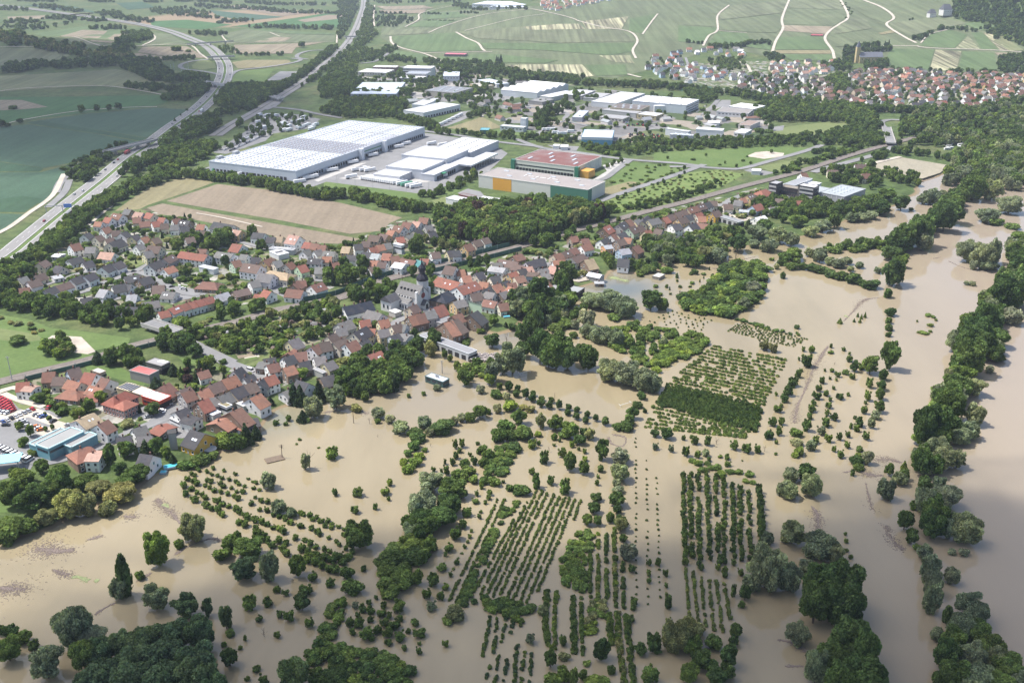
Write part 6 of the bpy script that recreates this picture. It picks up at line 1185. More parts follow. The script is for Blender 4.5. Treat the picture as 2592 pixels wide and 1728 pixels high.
trees('T6', [(1990,20,225,185,'bd'),(2120,60,215,150,'wW'),(1930,100,205,130,'bd'),(1790,210,440,170,'bd'),(1855,190,385,150,'bd'),(1740,265,435,120,'bd'),(1620,310,545,190,'rd'),(1530,360,570,150,'rd'),(1470,390,575,140,'bd'),(1430,520,630,150,'bd'),(1440,600,815,160,'rd'),(1480,650,790,80,'rd'),(1660,430,565,110,'wW'),(1500,580,680,80,'bb'),(1408,808,885,62,'sd'),(1430,938,1012,72,'sd'),(1415,1008,1062,52,'sd'),(1420,1058,1112,62,'sd'),(1415,1108,1152,46,'sd'),(1540,573,612,42,'ss'),
    (1960,470,645,175,'wW'),(2060,480,690,185,'wW'),(2130,465,655,100,'wW'),(2000,620,692,62,'ww'),(2095,600,700,150,'wW'),(2090,250,375,155,'wW'),(2240,175,312,185,'wW'),(2150,320,385,105,'sb'),(2265,365,412,110,'sb'),(2310,420,472,110,'sb'),(2190,725,1005,235,'bd'),(2310,540,770,190,'bd'),(2270,790,965,180,'bb'),(2250,945,1075,155,'ww'),(2060,890,1165,185,'bd'),(2000,1010,1255,205,'bd'),(1950,1080,1310,205,'bd'),(2130,1080,1235,185,'bb'),(1915,1160,1400,180,'bd'),(2340,640,880,140,'bd'),(2230,690,830,130,'bd'),(2120,1180,1340,170,'bd'),
    (1705,128,242,132,'wW'),(1655,165,242,95,'wW'),(1775,138,235,115,'wW'),(1572,253,282,32,'ss'),(1400,128,222,132,'bd'),(1360,215,322,150,'bd'),(1500,168,288,115,'bd'),(1220,195,292,130,'bd'),(1300,272,347,84,'wW'),(1230,288,362,112,'wW'),(1160,288,367,92,'wW'),(1040,285,412,104,'bb'),(960,338,432,132,'wW'),(880,378,467,112,'wW'),(790,305,402,132,'bb'),(745,425,532,112,'wW'),(650,390,512,132,'wW'),(510,365,485,132,'wW'),(590,478,572,132,'wW'),(490,478,542,82,'wW'),(375,445,575,134,'bd'),(240,535,652,132,'wW'),(150,515,642,122,'bo'),(90,575,682,112,'bb'),(20,565,672,84,'bb'),(180,425,522,104,'bb'),(280,425,505,112,'bo'),(370,365,452,72,'cc'),(345,375,445,55,'cc'),(450,335,412,52,'cc'),(560,340,420,120,'bb'),(690,290,370,70,'bb'),
    (760,533,632,132,'bb'),(700,568,652,102,'bb'),(680,608,662,72,'sb'),(780,593,647,72,'sb'),(750,628,692,92,'sb'),(825,633,692,62,'sb'),(890,638,702,92,'sd'),(950,648,717,112,'sd'),(1020,678,747,104,'sd'),(1090,698,764,104,'sd'),(1170,703,787,114,'sd'),(1230,738,802,72,'sd'),(1290,748,827,122,'sd'),(870,538,602,72,'wW'),(940,528,642,112,'wW'),(1010,598,662,72,'wW'),(1070,608,682,112,'wW'),(1130,598,657,72,'wW'),(1215,628,682,62,'wW'),(1155,658,702,52,'wW'),(1340,663,717,52,'wW'),
    (500,612,668,104,'sb'),(612,598,627,36,'sg'),(645,643,687,42,'ww'),(690,700,752,42,'sd'),(150,793,872,62,'bb'),(80,675,722,52,'sb'),(555,1168,1247,78,'fo'),(620,1188,1262,68,'fo'),(785,1063,1097,42,'sd'),(1082,1018,1062,36,'cs'),(1205,980,1015,18,'cs'),(1230,990,1030,20,'cs'),(1255,975,1020,20,'cs'),(1180,1020,1050,20,'cs'),(1220,1020,1055,22,'cs'),(1690,985,1012,50,'ss'),(1725,998,1022,35,'ss'),(1745,1018,1042,22,'ss'),(1705,1052,1082,42,'ss'),(1660,1108,1134,70,'ss'),(1625,1106,1126,30,'ss'),(1705,1100,1120,30,'ss'),(1615,1028,1048,16,'ss'),(1960,758,797,44,'sW'),(1995,762,802,44,'sW'),
    (485,765,860,110,'ww'),(420,880,970,100,'wW'),(110,910,990,140,'sg'),(30,880,970,110,'sb')])
trees('T5', [(1740,840,960,200,'wW'),(1850,830,985,205,'wW'),(1960,880,1025,175,'wW'),(1690,960,1090,124,'ww'),(1610,1030,1100,72,'ww'),(1700,1060,1165,130,'wW'),(1790,1080,1205,165,'wW'),(1890,1090,1228,115,'wW'),(2130,830,975,145,'bd'),(2210,860,970,84,'sb'),(1050,990,1075,74,'bg'),(1133,1045,1082,32,'cc'),(1040,1130,1232,112,'bd'),(1350,880,1090,105,'cd'),(1425,900,1035,115,'bd'),(1560,860,965,112,'bb'),(1500,870,1005,132,'bd'),(1535,705,885,95,'cd'),(1500,760,890,70,'cd'),(1210,900,1025,112,'rW'),(1290,1010,1165,112,'bd'),(1250,1060,1205,112,'bd'),(1660,1200,1300,104,'bb'),
    (1480,1060,1122,112,'ss'),(1530,1000,1062,92,'ss'),(1600,1110,1162,62,'ss'),(1430,1000,1085,62,'rW'),(1880,990,1042,102,'ss'),(2030,1030,1077,52,'sb'),(2125,1050,1097,52,'sb'),(2220,1150,1222,72,'rW'),(2060,1110,1202,72,'sb'),(1995,1150,1232,72,'sb'),(2290,1090,1167,72,'sb'),(2150,1200,1270,60,'sb'),(1180,1060,1110,70,'rd'),(960,1080,1130,60,'ss')])
strip('T6', [(2345,560),(2290,760),(2180,960),(2050,1130),(1950,1290)], 17, 7.5, ['bb','bd','wW','rb'], (10, 16)); strip('Q3', [(2010,40),(1940,200),(1860,400),(1740,650),(1690,880),(1690,1060),(1720,1250)], 12, 7.5, ['bb','wW','bd','rW','ss'], (7, 13)); strip('T6', [(2050,110),(1900,220),(1760,350),(1600,480),(1460,570)], 12, 7.5, ['bd','rd','bb'], (10, 15))
strip('T6', [(1000,563),(1150,553),(1300,530),(1400,520)], 16, 4.2, ['sb','ss','bb'], (5, 8)); fill('T6', [(200,780),(330,640),(460,660),(560,690),(550,830),(440,960),(330,1010),(180,1010),(60,970),(0,970),(0,880),(120,860)], 6.0, ['sb','ss','sd','bb','sg','sd'], (5.5, 8.5))
fill('T6', [(0,1150),(60,1120),(170,1160),(150,1230),(40,1290),(-180,1400),(-240,1380),(-100,1240)], 4.5, ['sg','ss'], (4, 5.5))
trees('Q3', [(1418,22,247,128,'bd'),(1285,138,272,122,'rs'),(1175,163,252,62,'fd'),(1120,233,272,56,'fs'),(1165,253,302,42,'fs'),(1230,188,237,62,'fs'),(1145,133,182,46),(1110,78,107,36),(1148,108,132,22),(1375,233,312,68,'bd'),(1365,308,382,72,'bd'),(1355,363,447,68,'bd'),(1350,448,537,78,'rb'),(1325,513,582,68,'fW'),(1295,558,642,52,'fW'),(1283,283,362,52,'fs'),(1270,373,452,52,'fs'),(1258,443,472,26),(1248,478,542,46),(1215,558,632,62,'fd'),(1195,608,662,52),(1155,598,642,32),(1258,653,722,52,'fs'),(1185,548,577,30),
    (850,123,222,82,'fd'),(830,70,110,30,'fg'),(885,65,120,45,'fg'),(1020,50,85,25,'fd'),(1020,100,125,45,'fg'),(800,143,172,22),(815,223,247,32),(790,233,292,52),(755,283,357,78,'fd'),(725,343,422,72,'fd'),(697,398,462,62,'fd'),(643,383,414,26),(653,473,532,62),(678,463,492,32),(615,558,627,66,'fd'),(678,558,617,46),(662,618,692,46),(590,648,717,66,'fd'),(643,713,747,26),(777,628,697,88,'sb'),(850,573,662,66,'fd'),(872,528,577,46),(890,473,532,62),(900,438,482,42),(920,383,442,66,'fd'),(935,333,387,46),(957,278,332,42),(980,223,247,22),(1027,223,252,36),(1065,243,287,46),
    (1015,278,302,26),(1058,288,312,22),(1040,343,372,30),(985,373,417,46),(1080,393,442,56,'fd'),(1140,388,417,30),(1015,418,452,32),(1003,453,502,46),(992,503,552,36),(1037,528,587,62,'fd'),(987,558,632,66),(950,618,687,66,'fW'),(1000,673,737,56),(913,688,747,52),(880,713,797,72,'fW'),(1075,663,722,46),(1135,653,702,42),(1130,723,777,46),(1040,753,802,32),(1088,788,847,56),(785,708,762,92,'sW'),(800,748,827,72,'sg'),(770,798,842,52,'sg'),
    (1268,778,892,78,'ww'),(1215,750,802,52,'sb'),(1205,798,862,62,'ss'),(1195,828,892,102,'sd'),(1210,878,932,82,'sb'),(1168,913,967,36),(1420,878,972,68,'bb'),(1522,858,927,48,'cs'),(1520,918,1002,72,'bb'),(1490,943,1037,112,'wW'),(1390,983,1142,124,'wW'),(1585,1138,1202,62,'fb'),(1395,898,942,22,'cs'),(840,883,1012,132,'bd'),(875,948,1122,152,'wW'),(740,908,1012,122,'wW'),(720,1008,1132,152,'wW'),(680,1000,1112,82,'wW'),
    (1960,28,292,205,'bb'),(2050,-30,185,180,'bd'),(2150,30,140,130,'wW'),(2170,128,178,84,'sd'),(2110,203,262,62,'ww'),(1860,275,455,235,'bb'),(1820,365,610,205,'bd'),(1990,295,425,165,'rW'),(1640,478,795,175,'bd'),(1740,485,765,175,'bd'),(1840,555,705,150,'bd'),(2000,468,625,142,'wW'),(1900,635,765,155,'wW'),(1965,585,725,132,'wW'),(1780,680,752,104,'sg'),(1640,795,985,124,'bd'),(1780,775,945,184,'rW'),(1880,795,925,124,'rW'),(1660,955,1055,104,'sd'),(1660,1048,1152,84,'sg'),(1800,1015,1205,195,'ww'),(1720,1145,1385,195,'bd'),
    (20,755,835,55,'fb'),(80,690,752,60,'fb'),(60,680,710,30),(170,685,762,52,'fs'),(5,680,722,30),(350,715,790,62,'fs'),(437,738,812,68,'fb'),(515,748,812,56,'fb'),(157,780,835,55,'fW'),(180,830,868,35),(305,812,856,42),(258,818,842,38),(100,790,845,40),(410,850,864,14),(640,800,822,26),(310,865,905,50,'fs')])
trees('Q6', [(1520,108,267,112,'bd'),(1570,238,364,92,'bb'),(1605,348,402,62,'bb'),(1660,358,480,120,'wW'),(1690,430,600,140,'wW'),(1705,520,720,145,'wW'),(1700,620,845,125,'wW'),(1700,118,345,195,'bd'),(1830,150,335,150,'rW'),(1920,138,372,235,'wW'),(1850,378,427,62,'sW'),(1930,368,437,72,'sW'),(1840,508,637,114,'wW'),
    (1950,680,880,190,'rW'),(2010,740,930,160,'wW'),(1810,780,900,70,'pd'),(1900,830,1040,220,'wW'),(2020,880,1080,190,'bb'),(1740,915,1030,95,'wW'),(1850,930,1120,180,'bb'),(1790,1010,1240,190,'bd'),(2080,990,1200,220,'bb'),(1960,1030,1250,220,'wW'),(2140,1060,1260,190,'wW'),(1850,1160,1380,220,'bd'),(2010,1180,1420,250,'wW'),(2210,1120,1330,230,'bb'),(2160,1250,1480,240,'bb'),(2330,1230,1430,200,'wW'),(1770,1200,1430,160,'bd'),
    (745,198,375,215,'rW'),(580,268,364,92,'wW'),(560,358,695,270,'wW'),(470,560,690,130,'wW'),(720,478,700,180,'wW'),(930,268,485,250,'wW'),(1030,330,500,150,'wW'),(850,460,560,120,'wW'),(950,475,830,270,'bd'),(1100,480,830,240,'bd'),(890,600,940,250,'bd'),(1060,620,960,260,'bd'),(1150,650,930,180,'bd'),(1130,855,1200,300,'bd'),(1230,930,1300,210,'bd'),(1010,1010,1310,260,'bd'),(1210,1110,1460,320,'bd'),(1060,1160,1480,250,'bd'),(780,880,1065,165,'wW'),(900,1065,1340,180,'wW'),(1330,1230,1450,120,'bd'),
    (425,638,748,84,'bd'),(400,743,794,58),(347,623,717,42,'fs'),(360,888,1008,88,'bd'),(345,978,1064,74,'bd'),(310,1038,1215,124,'bd'),(300,1178,1305,114,'bd'),(190,1148,1255,114,'bd'),(60,990,1130,150,'rb'),(210,990,1090,130,'bb'),(120,1090,1230,160,'bb'),(40,1180,1320,140,'bb'),(230,1210,1340,150,'bd'),(40,870,1060,190,'wo'),(-60,870,1120,200,'wo'),(110,900,980,90,'wo'),(1120,258,292,22,'ss'),(1125,308,344,36,'ss'),(1125,373,407,32,'ss'),(1155,418,454,32,'ss')])
trees('Q5', [(130,210,410,220,'rd'),(155,498,542,46),(45,490,590,90,'sb'),(40,420,470,80,'sb'),(10,440,500,60,'sb'),(635,550,650,88,'fb'),(692,488,540,84,'fs'),(865,105,168,66,'fb'),(830,185,240,58),(790,230,330,82,'fb'),(745,345,410,72,'fb'),(718,400,440,30),(795,455,495,40),(755,540,578,36),(720,622,668,60,'fg'),(685,675,742,56,'fb'),(590,655,735,66,'fg'),(625,750,818,78,'fW'),(805,438,452,22),(850,350,382,32),(870,320,345,28),(885,280,312,36),(897,245,272,26),(830,405,420,26),(772,510,530,26),(640,360,398,50,'fW'),
    (400,735,825,104,'fb'),(85,580,705,140,'sb'),(15,700,790,60,'sb'),(240,700,735,34),(192,730,772,44),(292,745,797,48),(95,750,800,56,'fW'),(150,765,825,66),(205,780,835,70),(280,795,862,70),(330,815,868,46),(410,832,886,52),(115,815,862,42),(60,855,925,60),(125,860,940,80),(80,920,982,52),(203,848,896,52),(300,860,925,76),(370,870,950,86),(508,868,918,70),(175,930,1020,110),(250,912,975,64),(320,925,1000,84),(410,955,1028,84),(460,930,968,44),(540,932,1002,96),(213,965,1022,50),(325,1005,1052,60),(538,1018,1050,32),(435,1045,1086,46),(537,1058,1112,52),(718,1008,1062,50),(790,780,885,150,'so'),(735,850,908,84,'sb'),
    (1440,1088,1212,92,'bd'),(1790,1015,1165,124,'bd'),(1526,980,1056,64,'fs'),(1535,1088,1155,78,'so'),(1392,775,842,92,'so'),(1975,346,474,132,'ww'),(1940,283,342,64,'bd'),(1925,163,274,94,'bo'),(1860,135,205,46,'bb'),(1885,425,475,50,'bb'),(1999,495,550,56,'bd'),(2118,450,500,42),(2180,450,505,50),(2117,525,575,40),(2232,520,578,44),(2120,575,625,36),(2237,612,655,30),(2015,715,775,64),(2010,765,810,46),(2000,840,890,52),(2255,860,915,50,'fs'),(2250,690,800,56,'sb'),(2240,680,730,30),(2150,970,1110,110,'rd'),(2060,1040,1125,100,'rd'),(2170,1060,1110,80,'rd'),(2120,1195,1330,125,'fb'),(1300,972,1045,76,'fW'),(1236,898,922,26),
    (1720,1260,1330,120,'sg'),(1800,1270,1330,110,'sg'),(1690,1150,1190,60,'ss'),(1460,1230,1330,120,'sg'),(1530,1180,1300,110,'sg'),(1600,1190,1330,60,'ss'),(1665,1200,1290,60,'ss'),(1860,1180,1250,60,'sb')])
strip('Q5', [(905,770),(1000,775),(1100,800),(1190,815),(1285,850)], 9, 2.4, ['sb','sd'], (2.6, 3.6))
fill('Q5', [(-60,1050),(120,1080),(280,1120),(400,1190),(525,1230),(490,1340),(-60,1340)], 3.6, ['sb','sd','ss'], (3.0, 4.6)); fill('Q5', [(470,360),(600,350),(620,470),(540,560),(540,640),(480,700),(320,700),(225,640),(290,520),(360,420)], 6.0, ['sb','sd','bb','ss'], (6, 9)); fill('Q5', [(440,230),(700,230),(730,330),(560,350),(470,330)], 6.0, ['bd','bb'], (7, 10))
fill('Q5', [(1500,560),(1530,440),(1620,280),(1730,250),(1740,370),(1680,420),(1680,680),(1550,680)], 2.6, ['sb','ss'], (2.2, 3.2)); fill('Q5', [(1680,740),(1800,750),(1860,830),(1860,880),(1740,830),(1740,1000),(1690,980)], 2.6, ['sg','so'], (2.2, 3.0))
# ------------------------------------------------------------------ orchard rows
ORD = ['first','second','third','fourth','fifth','sixth','seventh','eighth','ninth','tenth','eleventh','twelfth','thirteenth','fourteenth','fifteenth','sixteenth']
for i, (p, q) in enumerate([((1080,45),(740,750)),((1125,45),(785,765)),((1190,185),(910,690)),((1280,65),(955,705)),((1345,-15),(1000,710)),((1385,-15),(1040,720)),((1420,0),(1090,710)),((1465,10),(1135,745)),((1500,25),(1180,745)),((1540,30),(1225,760)),((1575,35),(1275,765)),((1612,45),(1350,680)),((1650,45),(1600,190))]):
    rowplants('Q5', [p, q], 1.55, 'o', 1.55, 1.45, ['s','b','s'], 'the %s long orchard row' % ORD[i], 'bushes in the long orchard rows', .03)
strip('Q5', [(1140,100),(1060,270),(960,500),(825,775)], 2.2, 1.6, ['sd','sb'], (2.0, 2.8)); strip('Q5', [(1200,60),(1150,150)], 3, 2.4, ['sb'], (2, 2.6))
for i, pts in enumerate([[(1715,400),(1715,720)],[(1770,280),(1770,390)],[(1770,410),(1770,740)],[(1825,290),(1825,480)],[(1825,500),(1830,740)],[(1880,240),(1880,400)],[(1885,440),(1890,800)],[(1940,480),(1945,830)],[(1410,670),(1400,860),(1410,1000),(1440,1100)],[(1485,680),(1470,800),(1465,940)],[(1470,960),(1472,1075)],[(1590,710),(1590,900),(1600,1120)],[(1650,720),(1655,900),(1660,1130)],[(1840,830),(1850,1050)],[(1895,820),(1905,1000),(1940,1310)],[(1960,850),(1970,1000),(2010,1310)]]):
    for off in ((0, 14) if i in (8, 11, 13, 14, 15) else (0,)): rowplants('Q5', [(x+off, y) for x, y in pts], 1.7, 'o', 1.9, 2.0, [['s','b'],['g','s'],['g','o','s'],['b','d']][i % 4], 'the %s garden-plot column' % (ORD[i] if i < 16 else NTH(i+1)), 'bushes in the garden plots', .07, .25)
for i, (p, q) in enumerate([((1030,850),(970,1140)),((1075,860),(1050,1100)),((1135,870),(1100,1060)),((1185,880),(1165,1000)),((1020,1200),(995,1310)),((1085,1120),(1060,1310)),((1145,1150),(1110,1310)),((1210,1050),(1190,1310)),((1260,1095),(1240,1310)),((1310,1100),(1300,1310))]):
    rowplants('Q5', [p, q], 1.7, 'o', 1.7, 1.6, ['b','t','s'], 'the %s short bottom-edge row' % ORD[i], 'bushes in the short rows at the bottom edge', .12)
for i, (zz, pts) in enumerate([('Q2',[(2025,700),(2030,1000),(2030,1300),(2032,1800)]),('Q2',[(2102,850),(2105,1100),(2110,1480),(2114,1860)]),('Q2',[(2170,970),(2180,1200),(2195,1845)])]):
    rowplants(zz, pts, 4.4, 'n', 1.1, 1.1, 'd', 'the %s sparse sapling row' % ORD[i], 'half-drowned saplings in sparse rows', .08, noun='dark sapling')
for i, (p, q) in enumerate([((20,525),(45,870)),((70,545),(105,885)),((125,575),(160,930)),((182,600),(215,945)),((230,605),(275,965)),((285,625),(325,865))]):
    rowplants('Q6', [p, q], 1.5, 'o', 1.6, 1.5, ['l','s'], 'the %s pale short row' % ORD[i], 'pale bushes in short vertical rows', .08)
for i, (p, q) in enumerate([((0,940),(20,1590)),((50,965),(60,1560)),((105,955),(120,1620)),((165,955),(190,1600)),((225,975),(250,1640)),((285,1010),(285,1680)),((345,1045),(350,1600)),((395,1055),(400,1670)),((450,1075),(470,1560)),((520,1075),(540,1430))]):
    rowplants('Q3', [p, q], 3.1, 'f', 3.0, 2.7, ['b','s','d'], 'the %s dense-orchard column' % ORD[i], 'fruit trees in the dense orchard', .10, .5, noun='fruit tree')
rowplants('Q3', [(520,1075),(545,1250),(548,1430)], 2.2, 'f', 4.4, 3.0, 'd', 'the tall dense-orchard edge', 'fruit trees in the dense orchard', 0, noun='dark fruit tree')
for i, (pts, h, w) in enumerate([([(455,1245),(520,1283),(640,1345),(760,1393),(870,1440)],3.6,4.4),([(462,1232),(560,1275),(660,1325),(780,1375),(885,1425)],3.2,3.9),([(470,1216),(600,1262),(700,1308),(800,1350),(900,1405)],2.8,3.4),([(480,1200),(620,1250),(720,1290),(830,1335),(905,1380)],2.5,3.1),([(490,1186),(600,1225),(680,1250)],2.2,2.8),([(740,1300),(830,1322),(890,1352)],2.6,3.2),([(520,1182),(590,1200),(660,1228)],2.0,2.6),([(640,1360),(760,1415),(880,1460)],4.0,4.8)]):
    rowplants('F', pts, 3.7, 'f', h*.85, w*.88, ['b','b','s'], 'the %s slanting left-orchard row' % ORD[i], 'fruit trees in the slanting left orchard', .14, .9, noun='fruit tree')
def nursery(corners, n, sp, h, w, tone, nm, grp, skip):
    """rows between the left edge a-d and the right edge b-c"""
    a, b_, c_, d_ = [np.array(q, float) for q in corners]
    for i in range(n):
        t_ = i/(n-1); rowplants('D', [tuple(a+(d_-a)*t_), tuple(b_+(c_-b_)*t_)], sp, 'n', h, w, tone, 'the %s row of %s' % (ORD[i] if i < 16 else NTH(i+1), nm), grp, skip, .4)
nursery([(1640,795),(1806,828),(1757,930),(1530,880)], 15, 2.4, 1.6, 2.7, ['b','s','s'], 'the upper nursery block', 'plants in the upper nursery block', .12)
nursery([(1497,935),(1728,990),(1712,1005),(1480,980)], 6, 2.5, 1.5, 2.5, ['b','s'], 'the lower nursery block', 'plants in the lower nursery block', .12)
nursery([(1695,742),(1855,780),(1825,797),(1672,760)], 7, 2.1, 1.2, 1.5, ['b','d'], 'the small far nursery', 'plants in the small far nursery', .10)
nursery([(1540,715),(1640,738),(1610,765),(1490,738)], 6, 4.0, 1.4, 1.3, ['b','d'], 'the sparse far nursery', 'plants in the sparse far nursery', .2)
fill('D', [(1532,885),(1752,936),(1737,992),(1507,930)], 1.9, ['nd','nd','nb'], (2.2, 2.8)); fill('D', [(1532,885),(1752,936),(1737,992),(1507,930)], 2.6, ['od'], (2.6, 3.0))
strip('T6', [(360,1035),(480,1060),(600,1100),(740,1125),(855,1145)], 3, 2.6, ['sd','sb'], (2.2, 3.2)); strip('Q3', [(0,852),(130,880),(260,920),(480,965)], 3.5, 3.2, ['ss','sb'], (2.4, 3.4)); strip('Q3', [(50,905),(210,945)], 3, 3.4, ['sb'], (2.2, 3)); strip('Q3', [(240,960),(350,985),(480,1030)], 3.5, 3.2, ['ss'], (2.4, 3.2)); strip('Q3', [(60,820),(180,830)], 6, 6, ['sW'], (2.4, 3.2))
fill('T6', [(0,690),(150,680),(300,700),(180,780),(60,860),(-160,900),(-260,850),(-160,720)], 9, ['cd','nb','sb'], (2.0, 3.4), prob=.8)
fill('Q2', [(1640,-20),(2000,-60),(2300,-40),(2330,80),(2250,240),(2120,230),(1950,130),(1800,60)], 9, ['sb','ss','sg','sb'], (3.5, 6)); 
# ------------------------------------------------------------------ woods, hedges and garden trees
WOOD = ['bb','bb','bd','rb','bs','rd']; MIXG = ['bb','bd','bs','rb','cc','ss','bo','sb']
strip('T4', [(-60,720),(60,690),(180,640),(330,540),(480,400),(700,250),(900,150),(1050,90),(1240,45)], 24, 6.2, ['bb','bs','bd','bb'], (7, 10)); strip('T4', [(0,860),(30,760),(120,740)], 40, 7, WOOD, (9, 13))
strip('T4', [(0,850),(100,900),(300,960),(560,990),(760,1030),(1010,1060)], 28, 6.4, ['bd','bb','bb','bs'], (7, 10.5)); strip('T4', [(1100,1160),(1250,1190),(1400,1240)], 22, 7, ['bd','bb'], (8, 12)); strip('T4', [(1200,1080),(1350,1120),(1560,1200),(1640,1270)], 10, 5.5, ['bb','bs','ss'], (5, 9))
strip('T4', [(1270,42),(1500,72),(1800,110),(2100,182),(2352,200)], 15, 6, ['bb','bd','bs'], (8, 11)); strip('T5', [(0,175),(300,245),(560,290),(720,290)], 16, 6, ['bb','bd','bs'], (8, 11)); strip('T5', [(560,200),(760,130),(950,30)], 14, 6.5, ['bb','bs'], (5, 9))
strip('T1', [(800,1230),(900,1170),(1050,1120),(1250,1060),(1400,1010)], 34, 7, ['bd','bb','bd'], (9, 13)); strip('T1', [(1080,1030),(1250,960),(1450,900),(1620,860)], 34, 7, ['bd','bb','bd'], (9, 13)); strip('T1', [(1270,900),(1450,820),(1650,770),(1760,740)], 22, 7, ['bd','bb'], (8, 11)); strip('T1', [(1050,1200),(1180,1180),(1290,1120),(1450,1010)], 26, 7, ['bs','bb'], (8, 12))
strip('T1', [(510,1260),(620,1190),(740,1120),(830,1080)], 26, 7, ['bd','bb'], (7, 11)); strip('T1', [(440,1200),(540,1130),(660,1070),(740,1045)], 10, 6, ['bd','sd'], (5, 8)); strip('T1', [(770,1035),(830,1015),(870,1012)], 12, 6, ['bd'], (6, 9))
strip('T1', [(1900,640),(2050,560),(2200,450),(2310,340)], 26, 8, ['bd','bb'], (9, 12)); strip('T1', [(2000,620),(2150,540),(2280,440),(2352,390)], 22, 8, ['bb','bd'], (8, 11)); fill('T1', [(1480,720),(1560,600),(1880,610),(1900,680),(1700,740)], 8, ['bb','bd','bs'], (8, 12)); strip('T1', [(1180,700),(1300,660),(1420,600)], 40, 8, ['bd','bb'], (9, 13))
strip('T1', [(-60,500),(300,470),(700,450),(900,440),(1000,490),(1200,560),(1400,545)], 60, 11, ['bd','bd','bb'], (10, 15)); strip('T1', [(-60,260),(100,280),(300,310),(500,350),(700,390),(850,420)], 60, 12, ['bb','bs','bo'], (10, 14)); strip('T1', [(780,380),(850,340),(950,280),(1000,240)], 45, 11, ['bd','bb'], (9, 13)); strip('T1', [(830,600),(1000,610),(1150,630),(1270,620)], 34, 9, ['bd','bb'], (7, 11)); strip('T1', [(900,420),(1100,430),(1330,405)], 30, 10, ['bd','bb'], (8, 12)); strip('T1', [(1300,240),(1450,240),(1530,250)], 60, 13, ['bd','bb'], (8, 12)); strip('T1', [(1540,330),(1580,370)], 40, 10, ['bs'], (6, 9)); strip('T1', [(1630,380),(1750,385),(1950,385)], 16, 8, ['bd'], (6, 9))
for a in ([(0,65),(200,80)],[(30,160),(260,150)],[(60,190),(270,205)],[(260,45),(430,70),(560,85)],[(300,130),(560,140),(700,150)],[(730,100),(1020,160)],[(700,90),(820,105)],[(1000,80),(1300,95)],[(1350,40),(1500,60),(1700,60)],[(1290,110),(1500,130)],[(1700,60),(2000,90),(2352,100)],[(1500,160),(1750,150)],[(1720,190),(2100,200),(2330,205)],[(500,-10),(760,20)],[(1000,20),(1350,10),(1600,30)],[(1700,20),(2050,40),(2352,30)],[(100,10),(400,15)],[(840,250),(1000,230)],[(620,200),(860,205)]): strip('T1', a, 45, 15, ['bd','bb','bs','sd'], (8, 14))
fill('T1', [(-60,-30),(600,-40),(1200,-40),(2352,-40),(2352,5),(1800,10),(1200,-5),(600,0),(-60,5)], 40, ['bd','bb'], (9, 14)); fill('T1', [(1050,60),(1300,60),(1500,100),(1350,120),(1100,110)], 26, ['bb','bd'], (8, 13)); fill('T1', [(0,150),(300,160),(560,150),(460,180),(280,215),(0,210)], 30, ['bb','bs','sd'], (6, 11), prob=.7)
fill('T2', [(-20,0),(110,-10),(120,60),(90,120),(20,260),(-30,300)], 17, ['bd','bb'], (8, 12)); fill('T2', [(170,20),(225,60),(220,200),(260,250),(180,320),(60,360),(130,200)], 14, ['bb','bs'], (7, 11)); fill('T2', [(10,340),(120,330),(290,370),(220,420),(60,440),(0,400)], 11, ['bb','bs'], (6, 10)); strip('T2', [(180,430),(330,350),(350,330)], 30, 10, ['bb','bd'], (6, 10)); strip('T2', [(280,410),(480,430),(640,430),(700,450)], 40, 10, ['bd','bb'], (7, 11)); fill('T2', [(235,120),(500,120),(490,150),(380,195),(240,190)], 20, ['bd'], (8, 11)); strip('T2', [(240,95),(520,100)], 20, 14, ['bd'], (6, 9)); strip('T2', [(560,100),(740,105)], 14, 12, ['bd'], (5, 8)); strip('T2', [(810,95),(940,98)], 20, 12, ['bd'], (6, 9)); strip('T2', [(560,145),(800,150)], 12, 12, ['sd'], (4, 6)); strip('T2', [(780,30),(880,60),(1000,70),(1300,70)], 40, 16, ['bd','bb'], (7, 11)); strip('T2', [(170,10),(600,20),(900,0)], 60, 22, ['bd','bb'], (8, 12)); strip('T2', [(1400,10),(1000,0)], 40, 22, ['bd'], (8, 11))
fill('T2', [(-20,690),(250,690),(500,690),(430,760),(420,800),(520,850),(300,820),(0,815),(-150,790)], 8.5, ['bb','bd','bs'], (7, 11)); strip('T2', [(-60,560),(60,560),(100,600)], 26, 9, ['bd'], (8, 12)); fill('T2', [(-20,620),(60,670),(480,670),(500,640),(300,650),(100,650)], 8, ['bd','bb'], (9, 13)); strip('T2', [(280,520),(400,540),(420,500)], 20, 8, ['bd','bb'], (7, 11)); strip('T2', [(430,560),(640,580),(640,560)], 20, 8, ['bd'], (7, 11)); strip('T2', [(520,640),(600,600),(680,580)], 20, 9, ['bb'], (6, 9)); fill('T2', [(680,440),(1100,440),(1120,480),(1400,520),(1700,545),(1500,560),(1300,540),(900,520),(840,560),(700,540)], 12, ['bd','bb','bd'], (8, 13)); fill('T2', [(1060,430),(1110,430),(1120,470),(1060,475)], 9, ['cc'], (14, 20))
